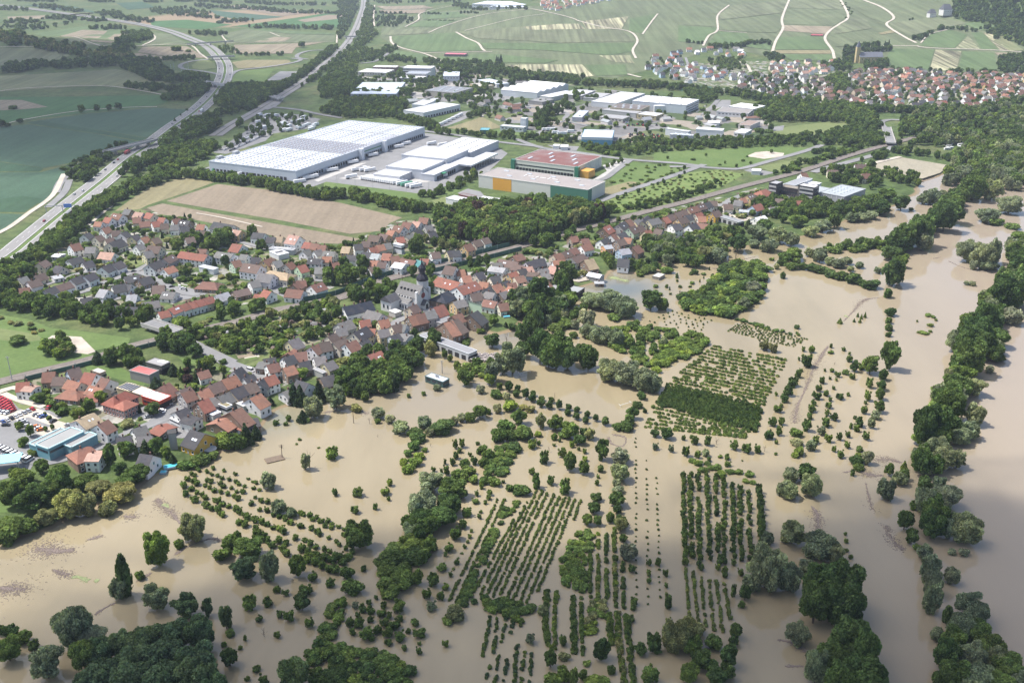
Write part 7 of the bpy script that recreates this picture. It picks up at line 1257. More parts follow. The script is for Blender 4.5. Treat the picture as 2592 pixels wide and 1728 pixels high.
strip('T2', [(1180,555),(1350,545),(1560,560),(1750,590),(2100,600),(2352,620)], 40, 9, ['bd','bb'], (8, 12)); strip('T2', [(850,650),(1000,620),(1150,580)], 30, 8, ['bb','bd'], (8, 11)); strip('T2', [(700,660),(880,700),(1050,710)], 26, 8, ['bb'], (7, 10)); strip('T2', [(880,740),(1010,790)], 12, 7, ['bd','bb'], (6, 9)); strip('T2', [(890,820),(1010,770)], 12, 7, ['bb'], (6, 9)); fill('T2', [(560,850),(640,860),(720,920),(1000,930),(1300,940),(1640,970),(1640,1000),(1250,975),(900,950),(620,925)], 8, ['bb','bd','bs'], (6, 10)); strip('T2', [(430,820),(560,860),(580,890)], 22, 7, ['bb','bs'], (6, 9)); strip('T2', [(1370,900),(1400,800),(1500,790)], 14, 7, ['pd','bd','pd'], (10, 16)); strip('T2', [(1480,690),(1600,660),(1700,700)], 34, 8, ['bb','bd'], (8, 12)); strip('T2', [(1680,820),(1790,820)], 16, 7, ['bb'], (7, 10)); strip('T2', [(1530,740),(1600,750)], 20, 8, ['bd'], (8, 11))
fill('W3', [(310,650),(660,640),(900,620),(1350,600),(1700,620),(2352,610),(2352,680),(1600,700),(1000,740),(780,770),(600,770),(300,710)], 7.5, ['bb','bd','bs','sb'], (4, 8)); fill('W3', [(580,930),(760,830),(1200,860),(1340,880),(1000,980),(600,1050)], 14, ['sb','ss'], (2, 4)); fill('W3', [(800,780),(1200,770),(2000,720),(2200,700),(1900,800),(1700,870),(1000,820)], 30, ['sb','bb'], (3, 5)); strip('W3', [(800,790),(1300,840),(1640,880),(1900,830),(2352,730)], 4, 12, ['bb'], (4, 6)); strip('W3', [(560,920),(640,850),(720,800)], 14, 9, ['bb'], (4, 6)); strip('W3', [(1130,960),(1350,870)], 10, 8, ['bd'], (3, 5))
fill('T5', [(1820,215),(2352,30),(2600,0),(2780,30),(2560,150),(2300,235),(2000,290),(1720,300)], 7.5, ['so','sb','ss','ss'], (1.6, 3.2), prob=.8); strip('T5', [(1700,290),(2000,270),(2352,180),(2600,100)], 14, 5.5, ['bb','sb','bd'], (4, 7)); strip('T5', [(1690,240),(1860,170),(2352,5)], 8, 5, ['sb','ss'], (2, 3.5)); strip('T5', [(1700,265),(1900,205),(2352,45)], 5, 9, ['bd'], (3, 5))
fill('T3', [(450,790),(560,720),(900,720),(1300,790),(1420,860),(1300,910),(1180,870),(1000,840),(700,850),(520,830)], 8.5, ['bb','bd','bs'], (8, 12)); strip('T3', [(0,1010),(300,1000),(640,980),(1000,950),(1350,960)], 26, 7.5, ['bb','bd'], (6, 10)); fill('T3', [(1060,900),(1300,880),(1400,940),(1420,1000),(1250,1020),(900,1000)], 8, ['bb','bd'], (6, 10)); strip('T3', [(240,650),(400,660),(560,700),(900,720),(1300,770),(1500,770),(1900,800)], 30, 8, ['bd','bb'], (8, 12)); fill('T3', [(0,600),(230,640),(240,700),(130,720),(0,660)], 9, ['bd','bb'], (7, 10)); fill('T3', [(160,420),(420,400),(440,480),(280,500),(180,470)], 12, ['bb','bs'], (6, 10)); strip('T3', [(160,330),(420,330),(470,300),(640,310)], 30, 11, ['bd','bb'], (8, 12)); strip('T3', [(0,290),(130,310)], 14, 10, ['bd'], (6, 8)); fill('T3', [(550,390),(650,380),(720,440),(560,420)], 12, ['bd'], (8, 12))
fill('T3', [(1095,345),(1440,310),(1430,370),(1350,370),(1200,370),(1180,420),(1095,400)], 12, ['bd','bd','cc'], (10, 15)); fill('T3', [(1240,450),(1420,430),(1400,500),(1250,490)], 12, ['bd'], (9, 13)); fill('T3', [(990,560),(1120,540),(1130,640),(1000,640)], 10, ['bb','bs'], (12, 16)); fill('T3', [(950,450),(1160,420),(1170,500),(1050,500)], 12, ['bd','bb'], (9, 13)); fill('T3', [(1830,0),(2000,-60),(2450,-60),(2450,260),(2352,300),(2260,250),(2200,170),(1990,140),(1860,80)], 15, ['bd','bb','bd'], (11, 16)); fill('T3', [(2080,220),(2200,180),(2352,250),(2352,340),(2200,260),(2150,280)], 13, ['bd','bb'], (9, 13)); fill('T3', [(2180,400),(2450,380),(2450,520),(2170,490)], 12, ['bd'], (9, 13)); strip('T3', [(1430,490),(1700,500),(2000,505),(2352,510)], 16, 10, ['bd','bb'], (7, 10)); strip('T3', [(1610,285),(1690,230)], 22, 10, ['bd'], (8, 11)); strip('T3', [(1745,210),(1860,200),(2000,220),(2130,190)], 18, 10, ['bd'], (8, 11)); strip('T3', [(1500,150),(1650,130)], 10, 12, ['bd'], (5, 7)); strip('T3', [(1100,20),(1145,80),(1130,130)], 14, 12, ['sd'], (4, 6))
fill('T3', [(1480,850),(1750,790),(1960,770),(2200,720),(2400,690),(2460,720),(2460,1260),(2200,1240),(2000,1100),(1950,1010),(1700,1020),(1500,960)], 10.5, ['bb','bd','bs','wW'], (9, 15)); fill('T3', [(1880,1080),(2460,1000),(2460,1330),(2200,1330),(1950,1300),(1750,1290),(1850,1180)], 11, ['bb','bd','wW','wW','bs'], (10, 17), prob=.85); strip('T3', [(1250,1130),(1500,1060),(1700,1080),(1850,1110)], 24, 8, ['bb','bd'], (6, 10)); fill('T3', [(900,1200),(1250,1150),(1380,1200),(1640,1210),(1620,1290),(1300,1307),(1100,1290)], 9, ['bb','bd','bs'], (7, 11), prob=.8); strip('T3', [(600,1220),(800,1150),(940,1110),(1200,1030)], 14, 6.5, ['bb','sb','bd'], (4, 8)); strip('T3', [(840,1050),(1060,1060),(1080,1100)], 18, 8, ['bd','bb'], (5, 8)); strip('T3', [(1200,1040),(1400,960)], 20, 8, ['bb','ss'], (4, 7)); strip('T3', [(1500,1010),(1760,950),(1960,870)], 16, 8, ['bb','bd'], (6, 9)); strip('T3', [(2000,790),(2100,760),(2260,720)], 24, 8, ['bb','bd'], (6, 9))
fill('T5', [(640,350),(900,275),(1200,260),(1700,285),(1850,330),(1700,380),(1500,420),(1480,460),(1250,520),(1180,500),(1000,545),(900,490),(680,470)], 8.5, ['bb','bd','bd','bs','cc','bb','rb','bo','bs','bb','bd','rb','bu','bs'], (10, 16)); strip('T5', [(1250,530),(1420,480),(1560,430)], 30, 8, ['bd','bb'], (8, 12)); fill('T5', [(560,480),(700,430),(900,560),(780,580),(640,560)], 9, MIXG, (4, 8)); strip('T5', [(1280,480),(1350,470),(1480,500)], 20, 8, ['bb','cc'], (7, 12))
fill('A3', [(0,860),(600,760),(760,860),(600,960),(300,1040),(0,1050)], 8, ['bb','bd','cc','bb'], (7, 13)); fill('A3', [(300,1100),(620,1000),(900,960),(930,1080),(870,1200),(620,1260),(380,1200)], 8, ['bb','bd','cc','bb'], (7, 13)); strip('A3', [(1230,820),(1290,900),(1350,900)], 20, 8, ['bb','bd'], (8, 11)); fill('A3', [(1280,1000),(1480,960),(1530,1040),(1400,1120),(1300,1130)], 8, ['bb'], (8, 10)); strip('A3', [(1020,1170),(1160,1190)], 14, 8, ['bb','bd'], (7, 9)); fill('A3', [(780,1180),(920,1160),(930,1270),(800,1290)], 7, ['bs','bb'], (7, 9)); fill('A3', [(860,560),(1000,500),(1220,520),(1200,650),(960,640)], 9, ['bd','cc','bb'], (7, 14)); strip('A3', [(1620,690),(1760,680),(1880,740),(1800,790)], 18, 7.5, ['bb','bd'], (5, 9)); fill('A2', [(300,380),(560,340),(600,470),(560,560),(400,620),(310,560)], 8, ['bb','bs','bd'], (9, 15)); strip('A2', [(20,470),(120,520),(180,480)], 24, 8, ['bd','bb'], (7, 12)); strip('A2', [(0,720),(150,780),(330,820),(480,700)], 26, 9, ['bb','cc','bd'], (6, 11)); fill('A2', [(400,1230),(700,1230),(720,1400),(480,1440),(400,1360)], 8, ['bd','bb'], (7, 11)); fill('A2', [(720,1300),(1000,1260),(1120,1380),(1080,1440),(760,1460)], 8, ['bb','bd','bo'], (8, 12)); fill('A2', [(1260,1250),(1540,1200),(1560,1420),(1300,1430)], 9, ['bb','bd'], (5, 10)); fill('A2', [(1560,1280),(1900,1240),(1950,1480),(1600,1500)], 10, MIXG, (4, 9)); fill('A2', [(830,360),(930,370),(940,520),(840,520)], 8, ['bb'], (10, 13)); strip('A2', [(960,560),(1060,600)], 16, 8, ['bd','cc'], (8, 12))
for z, poly, sp in [('A1',[(640,560),(1100,300),(1300,240),(2300,260),(2352,700),(2352,1100),(1900,1350),(1300,1400),(880,1260),(300,1200),(100,950),(380,760)],11),('A2',[(0,240),(400,330),(1000,380),(1800,520),(2300,420),(2352,700),(2300,950),(1900,1000),(1200,1100),(500,1250),(0,1150)],11),('A3',[(0,560),(800,330),(1400,320),(1500,600),(1200,760),(700,850),(0,850)],10.5),('L4',[(700,420),(1500,220),(2352,100),(2352,560),(2000,560),(1500,850),(900,950),(400,900)],11),('A4',[(900,640),(1500,420),(2352,330),(2352,640),(1900,760),(1600,830),(1300,860)],11),('A5',[(0,700),(900,480),(1700,300),(2100,430),(1700,620),(1000,800),(300,950)],11),('L2',[(200,560),(1000,430),(1700,260),(2352,80),(2352,500),(1900,560),(1300,760),(700,1000),(300,1000)],11),('L3',[(0,600),(700,450),(1300,420),(1900,560),(1700,740),(900,760),(300,950)],11),('L1',[(180,360),(900,220),(1500,330),(2200,400),(2200,860),(1800,1050),(1200,1200),(700,700),(300,560)],11),('T3',[(380,520),(1000,540),(1200,500),(2352,530),(2352,690),(1900,760),(1200,760),(500,690)],17),('T2',[(2090,420),(2340,370),(2350,560),(2230,560),(2120,500)],26)]:
    fill(z, poly, sp*.66 if z[0] != 'T' else sp*.72, ['bb','bd','bs','cc','ss','sb','ss','sd','so'] if z[0] != 'T' else ['bd','bb','bb'], (2.2, 6.5) if z[0] != 'T' else (5, 9), .6, .8)
for z, poly, sp, mix, hr in [('L2',[(500,-20),(1300,-80),(1900,-30),(1600,80),(1250,170),(1000,270),(900,300),(700,200)],8,MIXG,(3,7)),('L3',[(0,300),(350,350),(400,560),(250,640),(0,560)],9,MIXG,(4,9)),('Q2',[(20,440),(100,470),(230,430),(350,410),(400,340),(500,290),(560,220),(480,130),(330,80),(320,180),(150,200),(0,250),(-80,330)],8,['bb','bd','bs','cc','bb'],(6,10)),('Q2',[(700,150),(880,170),(1060,190),(1050,300),(830,310),(780,230)],8,['bb','ss','bs'],(4,8)),('L4',[(1250,760),(1400,740),(1700,700),(2000,760),(2230,740),(2230,900),(1900,1000),(1800,1060),(1600,1030),(1300,980)],9,['bb','bd','cc','rW','bb'],(7,13)),('L4',[(1700,830),(1820,830),(1820,1040),(1700,1060)],8,['cc','bd'],(15,20)),('L4',[(1980,480),(2160,480),(2180,700),(2020,700)],7,['cc','bd'],(12,17)),('L4',[(1900,1020),(2150,960),(2352,900),(2352,1000),(2200,1120),(1950,1180)],9,['bb','ss','ww','bb'],(5,9)),('L3',[(1300,800),(1700,760),(1780,860),(1720,960),(1500,1000),(1300,960)],8,['bb','bd','wo'],(7,11)),('L3',[(560,1000),(800,960),(1000,1050),(1240,1000),(1250,1180),(1100,1320),(800,1380),(600,1300)],8,['bb','bd','bb','bs'],(7,11)),('L3',[(1700,760),(2000,720),(2100,830),(1950,850)],7,['ss','bs'],(3,5)),('A4',[(1880,680),(2300,640),(2352,900),(2200,960),(2000,900)],9,['bb','bd','rW'],(6,11)),('A4',[(1400,860),(1560,900),(1500,1000),(1400,1000)],7,['cc','bb'],(5,9)),('A4',[(1650,960),(2100,920),(2260,1080),(2000,1150),(1860,1080)],9,['bb','ss','bd'],(4,8)),('A5',[(240,950),(640,930),(960,960),(1250,1040),(1240,1180),(980,1240),(640,1180),(300,1120)],8.5,['bb','bd','bs','wW'],(7,12)),('A5',[(930,850),(1300,820),(1500,900),(1250,960),(1000,960)],9,['bs','bd','bb'],(7,11)),('W5',[(0,640),(700,640),(1200,620),(1700,700),(2300,560),(2352,800),(1900,900),(900,940),(200,900)],8,['bb','bd','bs','bd'],(6,10)),('T6',[(700,270),(900,230),(1200,240),(1100,290),(900,330),(740,360)],9,['bb','bd'],(8,12)),('L2',[(0,30),(330,130),(560,260),(420,290),(200,230),(0,180)],8,['bd','bb'],(8,12)),('L2',[(540,290),(840,390),(800,420),(640,380)],6,['bb','ss'],(3,6)),('L2',[(100,400),(550,420),(680,500),(300,650),(120,600)],9,['cc','bb','bu','bb'],(5,10)),('T4',[(0,1020),(200,1060),(350,1120),(300,1140),(100,1100)],9,['so','sb'],(2,4)),('T4',[(300,1240),(420,1180),(520,1240),(480,1290),(380,1300)],6,['bb','bs'],(6,9)),('T4',[(60,1180),(200,1180),(280,1240)],9,['bb'],(4,7)),('Q1',[(640,150),(760,100),(930,90),(1000,170),(960,220),(680,190)],8,['bd','bb'],(8,12)),('T1',[(1740,800),(2180,800),(2120,880),(1760,960),(1560,1050),(1480,1045),(1720,880)],13,['bd','bb'],(5,8))]:
    fill(z, poly, sp, mix, hr, .8)
for z, poly, sp in [('W2',[(60,240),(1000,130),(1650,270),(1600,480),(1250,560),(700,470),(60,440)],15),('W2',[(1200,480),(2352,480),(2352,760),(1750,800),(1300,600)],19),('W3',[(0,130),(1400,260),(2050,450),(2050,640),(640,650),(0,600)],22)]: fill(z, poly, sp, ['bb','bd','bb','sb'], (5, 9), 1.0, .75)
fill('T2', [(-150,560),(60,500),(110,560),(60,660),(-150,690)], 8, ['bd','bb'], (7, 11)); fill('T1', [(1550,600),(1900,590),(1950,640),(1890,690),(1700,750),(1500,740)], 8, ['bd','bb','bs'], (7, 11)); fill('T2', [(-60,440),(120,430),(110,500),(0,540),(-100,520)], 9, ['bb','bs'], (6, 9))
fill('T4', [(1200,1060),(1500,1020),(1900,960),(2300,900),(2352,1100),(2000,1250),(1640,1290),(1400,1150)], 7, ['bb','bs','ss','sb','bd','so'], (2.5, 7), .6, .85)
# ------------------------------------------------------------------ flush plants: the largest 300 of each kind singly, the rest as stuff
LANDMARKS = [((1040,740),'the white church'),((315,1030),'the pink brick school'),((150,1110),'the turquoise hall'),((490,1110),'the bright yellow house'),((1270,1390),'the long orchard rows'),((1790,1010),'the dark nursery block'),((1400,1010),'the line of round trees'),((325,1470),'the tall slim poplar'),((420,1660),'the blue-green grove'),((2110,1560),'the lower-right grove'),((2480,640),'the willow island'),((2115,690),'the curved line of shrubs'),((2380,1020),'the right bank trees'),((1810,1280),'the dense orchard'),((690,1290),'the slanting left orchard'),((1130,1280),'the mixed thicket'),((1540,1560),'the garden plots'),((980,1580),'the scattered fruit trees'),((1600,880),'the big silver willows'),((1860,720),'the scrub island'),((2100,830),'the small far nursery'),((2250,1180),'the debris-side clump'),((2060,1010),'the brown debris streak'),((200,1300),'the olive bank trees'),((1230,960),'the flooded club house'),((2180,500),'the grey factory'),((1750,600),'the east village street'),((1400,550),'the wooded park'),((600,640),'the apartment rows'),((250,690),'the upper estate'),((90,760),'the motorway hedge'),((620,880),'the allotments'),((850,900),'the lower village street'),((390,870),'the road bridge'),((60,950),'the railway fields'),((800,360),'the distribution hall'),((1400,480),'the panelled hall'),((1500,300),'the works estate'),((280,250),'the dark green fields'),((560,170),'the motorway loop'),((2100,240),'the far town'),((2400,350),'the river forest'),((2420,40),'the hill forest'),((1500,80),'the vineyard slope'),((300,60),'the far fields'),((1950,380),'the meadow'),((2400,1640),'the lower-right corner bank'),((1690,780),'the flooded gardens')]
LMXY = np.array([l[0] for l in LANDMARKS], float)
def near_lm(p):
    return LANDMARKS[int(np.argmin(((LMXY-np.array(p))**2).sum(1)))][1]
def flush_plants():
    by = {}
    for p in PLANTS: by.setdefault(p[0], []).append(p)
    protos = {}
    for kd, L_ in by.items():
        vis = []; rest = []
        for p in L_:
            px, py = px_of((p[1], p[2], p[3]+p[4]*.5)); dist = math.hypot(p[1], p[2])
            if -140 < px < 2732 and -60 < py < 1900: (vis if p[9] > -1 else rest).append((p[5]*p[4]/dist**2*(4 if p[9] == 2 else 1.0), p, px, py))
            else: rest.append((0, p, px, py)) if -260 < px < 2850 and -160 < py < 2100 else None
        vis.sort(key=lambda a: -a[0]); rest += vis[300:]; vis = vis[:300]
        nm, noun = KIND[kd]
        for sc_, p, px, py in vis:
            _, x, y, z, h, w, tone, lab, grp, pri = p; depth = y; pix = w*FPX/depth*.395
            hi = 'hi' if pix > 26 else 'lo'; me = CR[kd, hi, random.randrange(NV[kd])]; col = jit(TONE[tone], .13); rz = random.uniform(0, 6.28)
            if kd in 'sonc':
                o = bpy.data.objects.new(nm, me); link(o); o.location = (x, y, z-.15); o.rotation_euler = (0, 0, rz); o.scale = (w, w, h); o.color = (*col, 1)
            else:
                o = empty(nm, (x, y, z-.1), rz); o.scale = (w, w, h); put('trunk', TRUNK[random.randrange(2)], o, (0, 0, 0)); put('crown', me, o, (0, 0, 0), 0, col)
            if lab is None:
                size = 'tall' if h > 15 else ('low' if h < 2.6 else ('small' if h < 5 else '')); where = 'in floodwater' if z < .3 else ''
                lab = ' '.join(q for q in (size, TADJ[tone], noun if noun.split()[0] != size else noun.split(' ', 1)[1], where, 'near', near_lm((px, py))) if q); grp = '%ss' % noun if not noun.endswith('y') else noun
            tag(o, lab, noun.split()[-1], grp, at=Vector((x, y, z+h*.5)))
        if rest:
            vs_ = [(p[1], p[2], p[3]-.15) for _, p, _, _ in rest]; me = bpy.data.meshes.new('woodland_points'); me.from_pydata(vs_, [], [])
            A = me.attributes.new('scl', 'FLOAT_VECTOR', 'POINT'); A.data.foreach_set('vector', np.array([(p[5], p[5], p[4]) for _, p, _, _ in rest], np.float32).ravel())
            A = me.attributes.new('tone', 'FLOAT_COLOR', 'POINT'); A.data.foreach_set('color', np.array([(*jit(TONE[p[6]], .13), 1) for _, p, _, _ in rest], np.float32).ravel())
            A = me.attributes.new('rz', 'FLOAT', 'POINT'); A.data.foreach_set('value', RNG.uniform(0, 6.28, len(rest)).astype(np.float32))
            A = me.attributes.new('idx', 'INT', 'POINT'); A.data.foreach_set('value', RNG.integers(0, NV[kd], len(rest)).astype(np.int32))
            col = bpy.data.collections.new('crowns_'+nm)
            for v in range(NV[kd]):
                q = bpy.data.objects.new('crown_%s_%d' % (nm, v), CR[kd, 'lo', v]); col.objects.link(q)
            o = mesh_obj({'b': 'woodland', 'r': 'mixed_woodland', 'w': 'willow_woodland', 'p': 'poplar_belt', 'c': 'spruce_stand', 's': 'scrub', 'f': 'orchard', 'o': 'orchard_rows', 'n': 'nursery_planting'}[kd], me)
            o.color = (*TONE[DEFT[kd]], 1); stuff(o); ng = bpy.data.node_groups.new('scatter_'+nm, 'GeometryNodeTree')
            ng.interface.new_socket('Geometry', in_out='INPUT', socket_type='NodeSocketGeometry'); ng.interface.new_socket('Geometry', in_out='OUTPUT', socket_type='NodeSocketGeometry')
            gi = ng.nodes.new('NodeGroupInput'); go = ng.nodes.new('NodeGroupOutput'); ci = ng.nodes.new('GeometryNodeCollectionInfo'); ci.inputs[0].default_value = col; ci.inputs[1].default_value = True; ci.inputs[2].default_value = True
            ip = ng.nodes.new('GeometryNodeInstanceOnPoints'); ip.inputs['Pick Instance'].default_value = True
            def attr(n, ty): a = ng.nodes.new('GeometryNodeInputNamedAttribute'); a.data_type = ty; a.inputs[0].default_value = n; return a.outputs[0]
            cx_ = ng.nodes.new('ShaderNodeCombineXYZ'); ng.links.new(attr('rz', 'FLOAT'), cx_.inputs[2])
            er = ng.nodes.new('FunctionNodeEulerToRotation'); ng.links.new(cx_.outputs[0], er.inputs[0])
            ng.links.new(gi.outputs[0], ip.inputs['Points']); ng.links.new(ci.outputs[0], ip.inputs['Instance']); ng.links.new(attr('idx', 'INT'), ip.inputs['Instance Index']); ng.links.new(er.outputs[0], ip.inputs['Rotation']); ng.links.new(attr('scl', 'FLOAT_VECTOR'), ip.inputs['Scale']); ng.links.new(ip.outputs[0], go.inputs[0])
            md = o.modifiers.new('scatter', 'NODES'); md.node_group = ng
flush_plants()
# ================================================================== SMALL THINGS
# ---- clouds that cast the patches of shade (they drift above and behind the view)
def cloud_mat(seed):
    m = bpy.data.materials.new('cloud'); m.use_nodes = True; t = m.node_tree; t.nodes.clear(); out = nd(t, 'ShaderNodeOutputMaterial'); tc = nd(t, 'ShaderNodeTexCoord')
    ln = nd(t, 'ShaderNodeVectorMath', operation='LENGTH'); mp = nd(t, 'ShaderNodeMapping'); mp.inputs['Scale'].default_value = (1, 1, .0); t.links.new(tc.outputs['Object'], mp.inputs['Vector']); t.links.new(mp.outputs[0], ln.inputs[0])
    n = noise(t, 2.2, 5, .6, tc.outputs['Object']); n.inputs['Distortion'].default_value = .4; n.noise_dimensions = '4D'; n.inputs['W'].default_value = seed
    s = nd(t, 'ShaderNodeMath', operation='MULTIPLY_ADD'); s.inputs[1].default_value = 1.5; t.links.new(n.outputs[0], s.inputs[0]); sb = nd(t, 'ShaderNodeMath', operation='SUBTRACT'); sb.inputs[0].default_value = .25; t.links.new(ln.outputs['Value'], sb.inputs[1]); t.links.new(sb.outputs[0], s.inputs[2])
    r = ramp(t, s.outputs[0], [(.12, (0,)*3), (.50, (.70,)*3)]); r.color_ramp.interpolation = 'EASE'
    tr = nd(t, 'ShaderNodeBsdfTransparent'); d = nd(t, 'ShaderNodeBsdfDiffuse'); d.inputs[0].default_value = (.9,.9,.92,1); tl = nd(t, 'ShaderNodeBsdfTranslucent'); tl.inputs[0].default_value = (.9,.9,.92,1); a = nd(t, 'ShaderNodeMixShader'); a.inputs[0].default_value = .5
    t.links.new(d.outputs[0], a.inputs[1]); t.links.new(tl.outputs[0], a.inputs[2]); mx = nd(t, 'ShaderNodeMixShader'); t.links.new(r.outputs[0], mx.inputs[0]); t.links.new(tr.outputs[0], mx.inputs[1]); t.links.new(a.outputs[0], mx.inputs[2]); t.links.new(mx.outputs[0], out.inputs[0]); return m
def cloud(x, y, rx, ry, label, seed, rz=0.0):
    h = 950.0; c = Vector((x, y, 0))+to_sun*(h/to_sun.z); bm = bmesh.new(); bmesh.ops.create_icosphere(bm, subdivisions=4, radius=1)
    g = np.random.default_rng(seed); ph = g.uniform(0, 6, 6)
    for v in bm.verts:
        k = 1+.16*math.sin(v.co.x*4+ph[0])*math.sin(v.co.y*5+ph[1])+.08*math.sin(v.co.x*9+ph[2]+v.co.z*6)*math.sin(v.co.y*11+ph[3]); v.co *= k
        if v.co.z < 0: v.co.z *= .35
    me = bpy.data.meshes.new('cloud'); bm.to_mesh(me); bm.free(); me.materials.append(cloud_mat(seed)); me.polygons.foreach_set('use_smooth', [True]*len(me.polygons))
    o = mesh_obj('cloud', me); o.location = c; o.scale = (rx, ry, 70); o.rotation_euler = (0, 0, rz); o['kind'] = 'structure'; return o
a_ = gp('T1', 480, 780); cloud(a_.x-40, a_.y+60, 510, 500, '', 3, .3)
a_ = gp('T1', 260, 440); cloud(a_.x, a_.y, 400, 280, '', 8)
a_ = gp('F', 1150, 1640); cloud(a_.x, a_.y-80, 400, 190, '', 5, .1)
a_ = gp('F', 2330, 1480); cloud(a_.x+30, a_.y-20, 190, 160, '', 12, .2)
# ---- vehicles
def car_mesh(kind):
    L, W, Hh, cab0, cab1 = {'car': (4.3,1.75,1.45,-.30,.22), 'van': (5.2,1.95,2.3,-.48,.30)}[kind]; b = MB(); z0, z1 = .35, .82 if kind == 'car' else 1.15
    P = [(-L/2,z0),(L/2,z0),(L/2,z1*.8),(L*.30,z1),(-L/2+.1,z1)]; n = len(P); 
    for s in (-1, 1): b.v += [(x, s*W/2, z) for x, z in P]
    b.f += [tuple(range(n)), tuple(range(2*n-1, n-1, -1))]+[(i, n+i, n+(i+1) % n, (i+1) % n) for i in range(n)]
    b.box((L*(cab0+cab1)/2, 0, Hh-.03), (L*(cab1-cab0)*.78, W*.8, .08)); body = b.mesh('car_body', M['paint']); g = MB(); q = len(g.v); xb0, xb1 = L*cab0-.25, L*cab1+.45; xt0, xt1 = L*cab0+.2, L*cab1-.1
    g.v = [(xb0,-W*.46,z1),(xb1,-W*.46,z1),(xb1,W*.46,z1),(xb0,W*.46,z1),(xt0,-W*.4,Hh-.06),(xt1,-W*.4,Hh-.06),(xt1,W*.4,Hh-.06),(xt0,W*.4,Hh-.06)]; g.f = [(4,5,6,7),(0,1,5,4),(1,2,6,5),(2,3,7,6),(3,0,4,7)]
    gl = g.mesh('car_windows', M['glass']); wl = MB(); wl.tube([(0,-.11,0),(0,.11,0)], .32, 10); return body, gl, wl.mesh('wheel', M['rubber']), L, W
CARM = {k: car_mesh(k) for k in ('car', 'van')}
CARC = {'white': (.75,.75,.75), 'silver': (.42,.43,.45), 'black': (.025,.025,.028), 'grey': (.16,.165,.175), 'red': (.42,.02,.025), 'blue': (.04,.09,.28), 'orange': (.6,.16,.02), 'yellow': (.7,.5,.04)}
def vehicle(p, rz, colr, place, kind='car', wheels=True, cat=None):
    body, gl, wh, L, W = CARM[kind]; o = mesh_obj('parked_car' if 'parked' in place else ('car' if kind == 'car' else 'van'), body, None, None, p, CARC[colr]); o.rotation_euler = (0, 0, rz); put('windows', gl, o, (0, 0, 0))
    if wheels:
        for sx in (-1, 1):
            for sy in (-1, 1): put('wheel', wh, o, (sx*L*.31, sy*(W/2-.1), .32))
    tag(o, '%s %s %s' % (colr, kind, place), kind, 'cars '+place); return o
def on(p, dz): return Vector((p.x, p.y, p.z+dz))
def carrow(z, p, q, n, place, cols, rot=90.0, kind='car', wheels=True, lift=.12):
    a, b = gp(z, *p), gp(z, *q); ang = math.atan2((b-a).y, (b-a).x)
    for i in range(n): t_ = (i+.5)/n; vehicle(on(a+(b-a)*t_, lift), ang+R(rot)+random.gauss(0, .03), random.choice(cols), place, kind, wheels)
MIXC = ['white','silver','black','grey','silver','white','red','blue','grey']
carrow('L1', (-25,1150), (255,1265), 6, 'parked in the white row by the turquoise hall', ['white'], 90, 'van'); carrow('L1', (285,1285), (390,1310), 2, 'parked in the white row by the turquoise hall', ['white'], 90, 'van')
for i in range(5): carrow('L1', (-20,520+38*i), (110+18*i,590+26*i), 4, 'parked under red covers at the left edge', ['red'], 80)
carrow('L1', (-20,700), (120,720), 3, 'parked below the red ones', ['white','silver'], 80); carrow('L1', (10,840), (430,660), 8, 'parked along the pale car park lane', MIXC, 80); carrow('L1', (430,735), (560,770), 3, 'parked in the middle car park bay', MIXC, 70); carrow('L1', (255,800), (350,890), 4, 'parked left of the small car park trees', MIXC, 70); carrow('L1', (435,880), (530,935), 3, 'parked in the short bay above the turquoise hall', ['orange','blue','black','white'], 70)
for q, c, pl in [((600,655),'red','parked alone beside the pale lane'),((660,820),'black','parked at the grass corner'),((850,870),'silver','parked near the low tan barn'),((75,870),'black','parked below the pale lane'),((1840,765),'silver','parked on the school yard'),((2010,690),'white','parked by the round dark tree'),((1825,665),'black','parked by the school tree')]: vehicle(on(gp('L1', *q), .14), random.uniform(0, 3), c, pl)
vehicle(on(gp('L1', 790,705), .14), .4, 'white', 'parked by the grass corner', 'van'); vehicle(on(gp('L1', 2085,615), .14), .5, 'silver', 'parked before the red-walled shop', 'van'); vehicle(on(gp('L2', 350,1195), .14), 2, 'white', 'parked beside the coach'); vehicle(on(gp('L2', 380,1205), .14), 2, 'black', 'parked beside the coach'); vehicle(on(gp('L2', 60,990), .14), 2.2, 'white', 'parked at the kerb above the coach'); vehicle(on(gp('L2', 125,900), .14), .4, 'silver', 'parked under the shop canopy', 'van'); vehicle(on(gp('L2', 1150,490), .16), -.6, 'white', 'on the village access road', 'van')
for z, q, c in [('A1',(1560,925),'black'),('A1',(1420,950),'white'),('A1',(1475,930),'silver'),('A1',(1860,975),'black'),('A1',(1935,975),'white'),('A1',(1955,1030),'black'),('A1',(2035,1115),'black'),('A1',(2130,1110),'white'),('A1',(2170,1135),'white'),('A2',(200,1050),'black'),('A2',(15,1035),'white'),('A2',(1240,1090),'grey'),('A2',(1190,970),'black'),('A2',(1110,990),'white'),('A1',(1440,325),'white'),('A3',(1190,790),'white'),('A4',(1190,1065),'blue'),('A4',(1130,1080),'white'),('A5',(1440,640),'black'),('A5',(1500,640),'black'),('A5',(1330,600),'white'),('L3',(1270,760),'silver')]: vehicle(on(gp(z, *q), .15), random.choice([.5, 2.1])+random.gauss(0, .1), c, 'parked on the street near '+near_lm(fpx(z, *q)))
